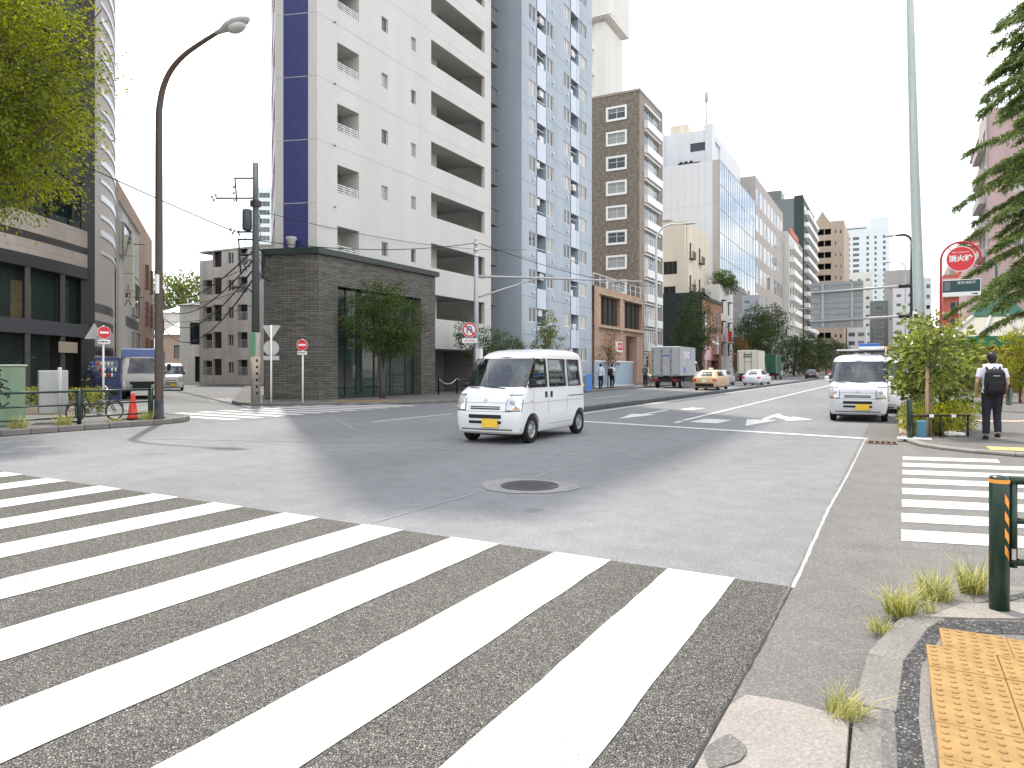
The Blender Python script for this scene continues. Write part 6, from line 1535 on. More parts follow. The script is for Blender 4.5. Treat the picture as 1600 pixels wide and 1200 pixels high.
mat('cab_white', (0.60, 0.59, 0.55), .35, .4)
mat('deflector_blue', (0.03, 0.075, 0.24), .4, .4)
mat('plate_yellow', (0.80, 0.52, 0.05), .5, .3); mat('plate_white', (0.72, 0.72, 0.70), .5, .3); mat('plate_green', (0.05, 0.2, 0.1), .5, .3)
mat('lamp_clear', (0.66, 0.68, 0.70), .08, .8, .35); mat('lamp_red', (0.50, 0.015, 0.02), .15, .6); mat('lamp_amber', (0.75, 0.28, 0.03), .2, .5)
mat('wheel_steel', (0.38, 0.385, 0.39), .4, .5, .6, noise=(8, .15)); mat('trim_black', (0.018, 0.018, 0.019), .6, .3)
glass_mat('car_glass', (0.012, 0.016, 0.018), .02, 1.0)
mat('seam', (0.16, 0.16, 0.16), .7, .2)
_cg = bpy.data.materials.new('windscreen'); _cg.use_nodes = True; _p = _cg.node_tree.nodes['Principled BSDF']
_p.inputs['Base Color'].default_value = (0.01, 0.014, 0.016, 1); _p.inputs['Roughness'].default_value = 0.01; _p.inputs['Specular IOR Level'].default_value = 0.9
MATS['windscreen'] = _cg
_cc = bpy.data.materials.new('clear_glass'); _cc.use_nodes = True; _t = _cc.node_tree; _t.nodes.clear()
_o = _t.nodes.new('ShaderNodeOutputMaterial'); _mx = _t.nodes.new('ShaderNodeMixShader'); _fr = _t.nodes.new('ShaderNodeFresnel'); _fr.inputs[0].default_value = 1.75
_tr = _t.nodes.new('ShaderNodeBsdfTransparent'); _tr.inputs[0].default_value = (.50, .56, .55, 1); _gl = _t.nodes.new('ShaderNodeBsdfGlossy'); _gl.inputs['Roughness'].default_value = .01; _gl.inputs[0].default_value = (.9, .95, 1, 1)
_t.links.new(_fr.outputs[0], _mx.inputs[0]); _t.links.new(_tr.outputs[0], _mx.inputs[1]); _t.links.new(_gl.outputs[0], _mx.inputs[2]); _t.links.new(_mx.outputs[0], _o.inputs[0]); MATS['clear_glass'] = _cc
mat('seat_grey', (0.07, 0.075, 0.08), .85, .15); mat('dash_grey', (0.06, 0.062, 0.065), .7, .25); mat('hi_vis', (0.45, 0.62, 0.05), .6, .3)

class Shell:
    def __init__(s, lv):      # rows: z, x_front, x_rear, half width, corner radius, bow
        s.z = [r[0] for r in lv]; s.c = [[r[i] for r in lv] for i in range(1, 6)]
    def at(s, z): return [float(np.interp(z, s.z, c)) for c in s.c]
    def ring(s, z, nc=5, ns=8):
        xf, xr, w, r, bow = s.at(z); r = min(r, w * .9, (xf - xr) / 2.2); p = []
        def fx(y): return xf - bow * (y / w) ** 2
        def rx(y): return xr + bow * .4 * (y / w) ** 2
        for k in range(nc + 1):   # front left corner
            a = k / nc * math.pi / 2; y = w - r + r * math.cos(a); p.append((fx(y) - r + r * math.sin(a), y, z))
        for k in range(1, 5): y = (w - r) * (1 - 2 * k / 5); p.append((fx(y), y, z))
        for k in range(nc + 1):
            a = k / nc * math.pi / 2; y = -(w - r) - r * math.sin(a); p.append((fx(y) - r + r * math.cos(a), y, z))
        for k in range(1, ns): p.append((xf - bow - r + (xr + bow * .4 + r - xf + bow + r) * k / ns, -w, z))
        for k in range(nc + 1):
            a = k / nc * math.pi / 2; y = -(w - r) - r * math.cos(a); p.append((rx(y) + r - r * math.sin(a), y, z))
        for k in range(1, 5): y = -(w - r) * (1 - 2 * k / 5); p.append((rx(y), y, z))
        for k in range(nc + 1):
            a = k / nc * math.pi / 2; y = (w - r) + r * math.sin(a); p.append((rx(y) + r - r * math.cos(a), y, z))
        for k in range(1, ns): p.append((xr + bow * .4 + r + (xf - bow - r - xr - bow * .4 - r) * k / ns, w, z))
        return p[::-1]
    def front(s, y, z, e=.006):
        xf, xr, w, r, bow = s.at(z); x = xf - bow * (y / w) ** 2; q = abs(y) - (w - r)
        if q > 0: x += -r + math.sqrt(max(0, r * r - min(q, r * .96) ** 2))
        return (x + e, y, z)
    def rear(s, y, z, e=.006):
        xf, xr, w, r, bow = s.at(z); x = xr + bow * .4 * (y / w) ** 2; q = abs(y) - (w - r)
        if q > 0: x -= -r + math.sqrt(max(0, r * r - min(q, r * .96) ** 2))
        return (x - e, y, z)
    def side(s, x, z, sgn, e=.005):
        w = s.at(z)[2]; return (x, sgn * (w + e), z)
    def body(s, zs, arches=(), arch_r=.32, ywidth=1.0):
        b = MB(); b.loft([s.ring(z) for z in zs], True, True, True); me = b.mesh('body_tmp', ['trim_black'])
        o = bpy.data.objects.new('tmp', me); COL.objects.link(o); tmp = [o]
        for (x, sg) in [(x, sg) for x in arches for sg in (-1, 1)]:
            c = MB(); c.cyl((x, sg * ywidth * .45, .27), arch_r, sg * ywidth * .55, 'Y', 28)
            if sg < 0: c.f = [f[::-1] for f in c.f]
            co = bpy.data.objects.new('tmpc', c.mesh('tmpc', 'trim_black')); COL.objects.link(co); tmp.append(co)
            md = o.modifiers.new('b', 'BOOLEAN'); md.operation = 'DIFFERENCE'; md.object = co; md.solver = 'EXACT'
        return o, tmp
def finish_body(o, tmp, m, name, parent):
    dg = bpy.context.evaluated_depsgraph_get(); dg.update()
    me = bpy.data.meshes.new_from_object(o.evaluated_get(dg)); me.name = name
    for t in tmp: bpy.data.objects.remove(t)
    me.materials.clear(); me.materials.append(MATS[m])
    me.polygons.foreach_set('material_index', [0] * len(me.polygons)); me.polygons.foreach_set('use_smooth', [True] * len(me.polygons))
    me.set_sharp_from_angle(angle=R(32))
    q = bpy.data.objects.new(name, me); COL.objects.link(q); q.parent = parent; MW[q] = MW[parent].copy(); return q
def grid_patch(f, rows):
    """rows: list of lists of parameter pairs; f maps a pair to a point"""
    b = MB(); n = len(rows[0]); b.add([f(*p) for r in rows for p in r], [(i * n + j, i * n + j + 1, (i + 1) * n + j + 1, (i + 1) * n + j) for i in range(len(rows) - 1) for j in range(n - 1)], True); return b
def fpatch(S, y0, y1, z0, z1, e=.006, ny=5, nz=4, y0t=None, y1t=None, rear=False):
    y0t = y0 if y0t is None else y0t; y1t = y1 if y1t is None else y1t
    rows = []
    for i in range(nz + 1):
        t = i / nz; a = y0 + (y0t - y0) * t; c = y1 + (y1t - y1) * t; rows.append([(a + (c - a) * j / ny, z0 + (z1 - z0) * t) for j in range(ny + 1)])
    return grid_patch(lambda y, z: (S.rear if rear else S.front)(y, z, e), rows)
def spatch(S, sg, bot, top, e=.005, nz=5):
    """side patch between a bottom and a top edge, each (x0, x1, z)"""
    rows = []
    for i in range(nz + 1):
        t = i / nz; x0 = bot[0] + (top[0] - bot[0]) * t; x1 = bot[1] + (top[1] - bot[1]) * t; z = bot[2] + (top[2] - bot[2]) * t
        rows.append([(x0, z), ((x0 + x1) / 2, z), (x1, z)])
    return grid_patch(lambda x, z: S.side(x, z, sg, e), rows)
WH = {}
def wheel(parent, x, y, r, w=.16, rim=.62):
    key = (r, w, rim)
    if key not in WH:
        t = MB(); rp_ = r * rim
        t.lathe([(rp_, -w * .42), (r * .93, -w * .5), (r, -w * .36), (r, w * .36), (r * .93, w * .5), (rp_, w * .42)], 28, axis='Y', caps=False)
        d = MB(); d.lathe([(rp_, w * .40), (rp_ * .96, w * .42), (rp_ * .88, w * .2), (rp_ * .5, w * .26), (rp_ * .3, w * .38), (rp_ * .12, w * .42), (0.001, w * .42)], 24, axis='Y', caps=False)
        d.lathe([(rp_, -w * .40), (rp_ * .88, -w * .2), (rp_ * .5, -w * .26), (rp_ * .3, -w * .38), (0.001, -w * .42)], 24, axis='Y', caps=False)
        k = MB()
        for j in range(8):
            a = j * math.pi / 4
            for sg in (1, -1): k.cyl((rp_ * .68 * math.cos(a), sg * w * .245, rp_ * .68 * math.sin(a)), rp_ * .1, sg * .006, 'Y', 8)
        WH[key] = (t.mesh('wheel', 'rubber'), d.mesh('rim', 'wheel_steel'), k.mesh('vent_hole', 'trim_black'))
    a, c, k = WH[key]
    o = bpy.data.objects.new('wheel', a); COL.objects.link(o); o.parent = parent; o.location = (x, y, r); MW[o] = MW[parent] @ Matrix.Translation((x, y, r))
    for me, n in ((c, 'rim'), (k, 'vent_hole')):
        q = bpy.data.objects.new(n, me); COL.objects.link(q); q.parent = o; MW[q] = MW[o]
def lp_(mbx, name, m, parent): return mbx.build(name, m, parent, local=True)

VAN = Shell([(.20, 1.58, -1.60, .66, .12, .05), (.24, 1.64, -1.66, .69, .13, .06), (.42, 1.69, -1.695, .73, .15, .08), (.60, 1.695, -1.695, .737, .16, .08), (.70, 1.675, -1.695, .737, .16, .08), (.90, 1.62, -1.69, .737, .17, .08),
             (.98, 1.555, -1.69, .735, .18, .08), (1.04, 1.45, -1.688, .733, .18, .08), (1.08, 1.34, -1.685, .730, .17, .08), (1.40, 1.06, -1.67, .705, .15, .09), (1.66, .82, -1.64, .680, .14, .10),
             (1.72, .75, -1.62, .674, .16, .10), (1.785, .62, -1.58, .655, .2, .1), (1.835, .44, -1.51, .60, .25, .08), (1.872, .10, -1.35, .50, .3, .05), (1.89, -.4, -.9, .28, .2, .02)])
VAN_BODY = {}
def van_body(t, paint, zs):
    if not VAN_BODY:
        o, tmp = VAN.body(zs, (1.06, -1.32), .325, .8)
        def cut(mbx):
            me_ = mbx.mesh('tmpc', 'trim_black'); bm_ = bmesh.new(); bm_.from_mesh(me_); bmesh.ops.recalc_face_normals(bm_, faces=bm_.faces); bm_.to_mesh(me_); bm_.free()
            co = bpy.data.objects.new('tmpc', me_); COL.objects.link(co); tmp.append(co)
            md = o.modifiers.new('b', 'BOOLEAN'); md.operation = 'DIFFERENCE'; md.object = co; md.solver = 'EXACT'
        inner = Shell([(z, VAN.at(z)[0] - (.10 if z > 1.0 else .32), VAN.at(z)[1] + .08, VAN.at(z)[2] - .05, .1, .06) for z in (.62, .8, 1.0, 1.1, 1.3, 1.5, 1.66, 1.72, 1.78)])
        c = MB(); c.loft([inner.ring(z) for z in (.62, .8, 1.0, 1.1, 1.3, 1.5, 1.66, 1.72, 1.78)]); cut(c)
        for bot, top in SIDE_W:
            c = MB(); p = [(bot[1], bot[2]), (bot[0], bot[2]), (top[0], top[2]), (top[1], top[2])]
            c.loft([[(x, -1.0, z) for x, z in p], [(x, 1.0, z) for x, z in p]], smooth=False); cut(c)
        c = MB(); c.loft([[(VAN.front(0, 1.105)[0] + dx_, -.655, 1.105), (VAN.front(0, 1.105)[0] + dx_, .655, 1.105), (VAN.front(0, 1.672)[0] + dx_, .60, 1.672), (VAN.front(0, 1.672)[0] + dx_, -.60, 1.672)] for dx_ in (-.22, .2)], smooth=False); cut(c)
        c = MB(); c.loft([[(-1.9, -.54, 1.16), (-1.9, .54, 1.16), (-1.9, .51, 1.57), (-1.9, -.51, 1.57)], [(-1.5, -.54, 1.16), (-1.5, .54, 1.16), (-1.5, .51, 1.57), (-1.5, -.51, 1.57)]], smooth=False); cut(c)
        q = finish_body(o, tmp, paint, 'body', t); VAN_BODY['m'] = q.data; return q
    me = VAN_BODY['m'].copy(); me.materials.clear(); me.materials.append(MATS[paint]); q = bpy.data.objects.new('body', me); COL.objects.link(q); q.parent = t; MW[q] = MW[t].copy(); return q
SIDE_W = (((1.18, .40, 1.10), (.80, .40, 1.66)), ((.28, -.55, 1.10), (.28, -.55, 1.66)), ((-.67, -1.36, 1.10), (-.67, -1.30, 1.66)))
def kei_van(label, x, y, heading, paint, rack=False):
    t = thing('kei_van', label, 'van', (x, y, .0), heading)
    zs = [.20, .24, .33, .42, .52, .60, .70, .80, .90, .94, .98, 1.01, 1.04, 1.08, 1.16, 1.24, 1.32, 1.40, 1.5, 1.58, 1.66, 1.70, 1.72, 1.75, 1.785, 1.81, 1.835, 1.855, 1.872, 1.882, 1.89]
    van_body(t, paint, zs)
    S = VAN
    for yy in (.34, -.34):
        q = MB(); q.bbox(.25, .72, yy - .24, yy + .24, .70, .92, .04); st_ = lp_(q, 'seat', 'seat_grey', t)
        q = MB(); q.loft([[(.30, yy - .23, .9), (.42, yy - .23, .9), (.42, yy + .23, .9), (.30, yy + .23, .9)], [(.16, yy - .22, 1.36), (.26, yy - .22, 1.36), (.26, yy + .22, 1.36), (.16, yy + .22, 1.36)]], smooth=False); lp_(q, 'seat_back', 'seat_grey', st_)
        q = MB(); q.bbox(.13, .23, yy - .12, yy + .12, 1.38, 1.55, .03); lp_(q, 'headrest', 'seat_grey', st_)
    q = MB(); q.bbox(-.9, -.4, -.55, .55, .7, 1.2, .05); lp_(q, 'rear_bench', 'seat_grey', t)
    q = MB(); q.loft([[(1.0, -.62, .8), (1.28, -.62, .8), (1.28, .62, .8), (1.0, .62, .8)], [(1.0, -.62, 1.03), (1.22, -.62, 1.06), (1.22, .62, 1.06), (1.0, .62, 1.03)]], smooth=False); lp_(q, 'dashboard', 'dash_grey', t)
    q = MB(); q.torus((0, 0, 0), .17, .014, 'X', 20, 6); q.v = [(.86 - z * .5, y_ - .34, 1.08 + z * .86) for x_, y_, z in q.v]; lp_(q, 'steering_wheel', 'trim_black', t)
    q = MB(); q.bbox(1.02, 1.2, -.05, .28, 1.06, 1.10, .01); lp_(q, 'dashboard_cloth', 'hi_vis' if not rack else 'white_paint', t)
    b = grid_patch(lambda yy, z: S.front(yy, z, .004), [[(w * k, z) for k in (-1, -.75, -.5, -.25, 0, .25, .5, .75, 1)] for z, w in ((1.085, .680), (1.16, .677), (1.3, .665), (1.45, .652), (1.58, .638), (1.69, .625))]); rubber = None
    b = grid_patch(lambda yy, z: S.front(yy, z, .008), [[(w * k, z) for k in (-1, -.75, -.5, -.25, 0, .25, .5, .75, 1)] for z, w in ((1.105, .662), (1.16, .66), (1.3, .648), (1.45, .634), (1.58, .62), (1.672, .605))]); ws = lp_(b, 'windscreen', 'clear_glass', t)
    q = MB(); q.tube([S.front(sg_ * w_, z_, .006) for sg_, w_, z_ in ((1, .66, 1.10), (1, .655, 1.25), (1, .632, 1.5), (1, .603, 1.675), (0, 0, 1.69), (-1, .603, 1.675), (-1, .632, 1.5), (-1, .655, 1.25), (-1, .66, 1.10), (0, 0, 1.098), (1, .66, 1.10))], .011, 5); lp_(q, 'windscreen_seal', 'trim_black', t)
    for yy in (.28, -.3):
        q = MB(); q.tube([S.front(yy, 1.075, .03), S.front(yy - .22, 1.09, .022), S.front(yy - .5, 1.115, .018)], .009, 5); lp_(q, 'wiper', 'trim_black', t)
    for sg in (1, -1):
        for bot, top in SIDE_W:
            q = MB(); q.tube([S.side(x_, z_, sg, .004) for x_, z_ in ((bot[0], bot[2]), (top[0], top[2]), (top[1], top[2]), (bot[1], bot[2]), (bot[0], bot[2]))], .012, 5); w = lp_(q, 'side_window_seal', 'trim_black', t)
            b = spatch(S, sg, bot, top, -.012); lp_(b, 'side_window', 'clear_glass', t)
        for xx, zt in ((.34, 1.68), (-.61, 1.68), (1.02, 1.05)):
            b = spatch(S, sg, (xx - .005, xx + .005, .32 if xx < .9 else .62), (xx - .005, xx + .005, zt), .002); lp_(b, 'door_gap', 'seam', t)
        b = spatch(S, sg, (.33, -1.38, .33), (.33, -1.38, .338), .002, 1); lp_(b, 'sill_gap', 'seam', t)
        b = spatch(S, sg, (1.62, -1.4, .79), (1.62, -1.4, .797), .002, 1); lp_(b, 'crease', 'seam', t)
        b = spatch(S, sg, (-.67, -1.5, .87), (-.67, -1.5, .895), .003, 1); lp_(b, 'slide_rail', 'seam', t)
        for xx in (.45, .20):
            b = spatch(S, sg, (xx - .055, xx + .055, .88), (xx - .055, xx + .055, 1.0), .005, 2); h = lp_(b, 'door_handle', 'trim_black', t)
        b = spatch(S, sg, (1.16, 1.10, .81), (1.16, 1.10, .84), .006, 1); lp_(b, 'side_marker', 'lamp_amber', t)
        # lamps
        b = fpatch(S, sg * .45, sg * .722, .655, .67, .004, 8, 4, sg * .46, sg * .722); b = grid_patch(lambda yy, z: S.front(yy, z, .004), [[(sg * (a + (.728 - a) * j / 8), z) for j in range(9)] for z, a in ((.645, .44), (.75, .445), (.86, .46), (.965, .49))]); lp_(b, 'headlamp_seal', 'trim_black', t)
        b = grid_patch(lambda yy, z: S.front(yy, z, .010), [[(sg * (a + (.722 - a) * j / 8), z) for j in range(9)] for z, a in ((.665, .455), (.75, .46), (.86, .475), (.945, .505))]); hl = lp_(b, 'headlamp', 'lamp_clear', t)
        for (yy, zz, r_) in ((.56, .80, .062), (.64, .72, .035)):
            q = MB(); p = S.front(sg * yy, zz, .012); q.lathe([(r_, 0), (r_ * .8, .006), (r_ * .3, .01)], 14, (p[0], p[1], p[2]), 'X'); lp_(q, 'reflector', 'grey_paint', hl)
        b = grid_patch(lambda yy, z: S.front(yy, z, .014), [[(sg * (.60 + .1 * j / 4), z) for j in range(5)] for z in (.675, .71)]); lp_(b, 'turn_signal', 'lamp_amber', hl)
        b = fpatch(S, sg * .55, sg * .70, .62, .98, .006, 3, 3, rear=True); lp_(b, 'tail_lamp', 'lamp_red', t)
        q = MB(); q.bbox(1.14, 1.22, min(sg * .75, sg * .87), max(sg * .75, sg * .87), 1.10, 1.26, .02); q.tube([(1.2, sg * .7, 1.14), (1.2, sg * .8, 1.15)], .02, 6); lp_(q, 'door_mirror', 'trim_black' if not rack else paint, t)
        for xx in (1.06, -1.32): wheel(t, xx, sg * .645, .272, .155)
    # face
    for (y0, y1, z0, z1) in ((-.33, .33, .715, .735), (-.33, .33, .675, .70)):
        b = fpatch(S, y0, y1, z0, z1, .006, 6, 1); lp_(b, 'grille_slot', 'trim_black', t)
    for (y0, y1, z0, z1) in ((-.36, .36, .50, .575), (-.36, .36, .40, .455)):
        b = fpatch(S, y0, y1, z0, z1, .005, 6, 1); lp_(b, 'bumper_intake', 'trim_black', t)
    b = fpatch(S, -.70, .70, .632, .640, .003, 10, 1); lp_(b, 'bumper_gap', 'seam', t)
    b = fpatch(S, -.45, .45, .80, .806, .003, 8, 1); lp_(b, 'bonnet_gap', 'seam', t)
    b = fpatch(S, -.70, .70, .27, .30, .004, 10, 1); lp_(b, 'valance', 'seam', t)
    q = MB(); p = S.front(0, .845, .004); q.lathe([(.04, 0), (.036, .008)], 14, p, 'X'); lp_(q, 'badge', 'aluminium', t)
    q = MB(); p = S.front(.0, .40, .012); q.bbox(p[0] - .01, p[0] + .012, -.05, .29, .33, .495, .004); lp_(q, 'number_plate', 'plate_yellow', t)
    b = fpatch(S, -.56, .56, 1.15, 1.58, .006, 5, 4, -.52, .52, rear=True); lp_(b, 'rear_window', 'clear_glass', t)
    q = MB(); q.box(-1.5, 1.45, -.5, .5, .16, .24); lp_(q, 'underbody', 'trim_black', t)
    # dashboard clutter seen through the glass edge is left to the reflection
    if rack:
        for xx in (.25, -1.15):
            q = MB(); q.tube([(xx, -.66, 1.68), (xx, -.68, 1.98), (xx, .68, 1.98), (xx, .66, 1.68)], .02, 6); lp_(q, 'roof_rack_bar', 'trim_black' if xx < 0 else 'dark_steel', t)
        for sg in (1, -1):
            q = MB(); q.tube([(.45, sg * .66, 1.96), (-1.3, sg * .66, 1.96)], .02, 6); lp_(q, 'roof_rack_rail', 'dark_steel', t)
        q = MB(); q.tube([(.5, .66, 1.70), (.5, .68, 2.06), (.42, .6, 2.08), (.4, .5, 2.06)], .022, 6); lp_(q, 'rack_hook', 'white_paint', t)
        q = MB(); q.bbox(.1, .2, -.62, .55, 1.99, 2.03, .008); lp_(q, 'ladder_rung', 'white_paint', t)
    return t
kei_van('white kei van driving through the junction', -7.02, 13.66, R(-90), 'van_white')
v2 = kei_van('white kei van with a roof rack parked at the right kerb', -.93, 23.45, R(-90), 'van_silver', True)
# load on the second van's rack
cr = thing('plastic_crate', 'blue plastic crate carried on the roof rack of the parked van', 'crate', (-.6, 24.2, 2.0))
q = MB(); q.bbox(-.38, .18, -.25, .2, 0, .22, .01); q.build('body', mat('crate_blue', (0.05, 0.16, 0.45), .5, .4), cr, local=True)
q = MB(); q.bbox(-.4, .2, -.27, .22, .19, .225, .01); q.build('rim', 'crate_blue', cr, local=True)
rl = thing('load_roll', 'red and white striped roll lying on the rack of the parked van', 'roll', (-.6, 23.2, 2.0))
q = MB(); q.tube([(-.35, 0, .05), (.42, 0, .05)], .05, 8); q.build('roll', 'white_paint', rl, local=True)
q = MB(); q.tube([(.30, 0, .05), (.43, 0, .05)], .053, 8); q.build('end_band', 'red_paint', rl, local=True)

SED_L = Shell([(.18, 2.10, -2.12, .70, .15, .10), (.28, 2.22, -2.22, .80, .18, .12), (.45, 2.27, -2.26, .84, .2, .13), (.62, 2.24, -2.26, .85, .2, .13), (.74, 2.16, -2.24, .845, .2, .12), (.82, 1.85, -2.20, .83, .2, .1), (.90, 1.25, -2.14, .80, .2, .06), (.945, .95, -1.75, .74, .15, .04)])
SED_C = Shell([(.88, 1.00, -1.72, .745, .15, .08), (.95, .92, -1.65, .735, .15, .08), (1.15, .58, -1.40, .66, .15, .09), (1.30, .30, -1.18, .60, .16, .09), (1.37, .10, -1.02, .56, .2, .07), (1.405, -.15, -.8, .48, .2, .04), (1.42, -.35, -.6, .3, .15, .02)])
def sedan(label, x, y, heading, paint, taxi=False, plate='plate_white', name='sedan'):
    t = thing(name, label, 'car', (x, y, 0), heading)
    o, tmp = SED_L.body([.18, .22, .28, .36, .45, .54, .62, .69, .74, .78, .82, .86, .90, .925, .945], (1.36, -1.32), .345, .9); finish_body(o, tmp, paint, 'body', t)
    b = MB(); b.loft([SED_C.ring(z) for z in (.88, .95, 1.05, 1.15, 1.23, 1.30, 1.34, 1.37, 1.39, 1.405, 1.415, 1.42)], False, True, True); lp_(b, 'roof', paint, t)
    C = SED_C
    b = grid_patch(lambda yy, z: C.front(yy, z, .007), [[(w * k, z) for k in (-1, -.5, 0, .5, 1)] for z, w in ((.96, .68), (1.1, .62), (1.25, .56), (1.335, .50))]); lp_(b, 'windscreen', 'windscreen', t)
    b = grid_patch(lambda yy, z: C.rear(yy, z, .007), [[(w * k, z) for k in (-1, -.5, 0, .5, 1)] for z, w in ((.97, .67), (1.1, .61), (1.25, .55), (1.33, .49))]); lp_(b, 'rear_window', 'car_glass', t)
    for sg in (1, -1):
        for bot, top in (((.72, -.28, .97), (.22, -.28, 1.335)), ((-.36, -1.2, .97), (-.36, -.95, 1.335))):
            b = spatch(C, sg, bot, top, .007); lp_(b, 'side_window', 'car_glass', t)
        for xx in (.92, -.32, -1.2):
            b = spatch(SED_L, sg, (xx - .006, xx + .006, .3), (xx - .006, xx + .006, .9), .002); lp_(b, 'door_gap', 'seam', t)
        b = spatch(SED_L, sg, (-.08, -.24, .70), (-.08, -.24, .73), .012, 1); lp_(b, 'door_handle', 'aluminium' if not taxi else 'trim_black', t)
        b = grid_patch(lambda yy, z: SED_L.rear(yy, z, .008), [[(sg * (a + (.84 - a) * j / 6), z) for j in range(7)] for z, a in ((.60, .56), (.70, .55), (.80, .56))]); lp_(b, 'tail_lamp', 'lamp_red', t)
        b = grid_patch(lambda yy, z: SED_L.front(yy, z, .008), [[(sg * (a + (.84 - a) * j / 6), z) for j in range(7)] for z, a in ((.58, .5), (.66, .5), (.74, .55))]); lp_(b, 'headlamp', 'lamp_clear', t)
        for xx in (1.36, -1.32): wheel(t, xx, sg * .735, .31, .18)
        q = MB(); q.bbox(.60, .72, min(sg * .76, sg * .94), max(sg * .76, sg * .94), .95, 1.08, .02); lp_(q, 'door_mirror', paint if not taxi else 'white_paint', t)
    b = fpatch(SED_L, -.80, .80, .26, .48, .015, 8, 3, rear=True); lp_(b, 'rear_bumper', 'trim_black' if taxi else paint, t)
    q = MB(); p = SED_L.rear(0, .62, .012); q.bbox(p[0] - .012, p[0] + .01, -.17, .17, .56, .72, .004); lp_(q, 'number_plate', plate, t)
    b = fpatch(SED_L, -.45, .45, .50, .66, .006, 6, 2); lp_(b, 'grille', 'trim_black', t)
    q = MB(); q.box(-1.9, 1.9, -.6, .6, .14, .22); lp_(q, 'underbody', 'trim_black', t)
    if taxi:
        q = MB(); q.bbox(-.28, -.18, -.16, .16, 1.42, 1.55, .02); lp_(q, 'roof_light', 'white_paint', t)
        b = spatch(SED_L, -1, (1.0, -1.0, .45), (1.0, -1.0, .52), .004, 2); lp_(b, 'side_stripe', mat('stripe_orange', (0.60, 0.20, 0.06), .4, .4), t)
        b = fpatch(SED_L, -.75, .3, .55, .82, .009, 6, 2, rear=True); lp_(b, 'trunk_panel', 'taxi_yellow', t)
    return t
sedan('tan and cream taxi sedan driving away past the silver truck', -11.6, 51.8, R(90), 'taxi_yellow', True)
sedan('silver car seen from behind in the left carriageway beside the white car', -13.9, 66.0, R(90), 'car_silver')
sedan('white car driving away beyond the taxi next to the median', -11.4, 69.5, R(86), 'car_white')
sedan('dark green car far up the left carriageway', -11.6, 121, R(90), 'car_dark')
sedan('red car far up the avenue by the median', -8.0, 118, R(-90), 'car_red')

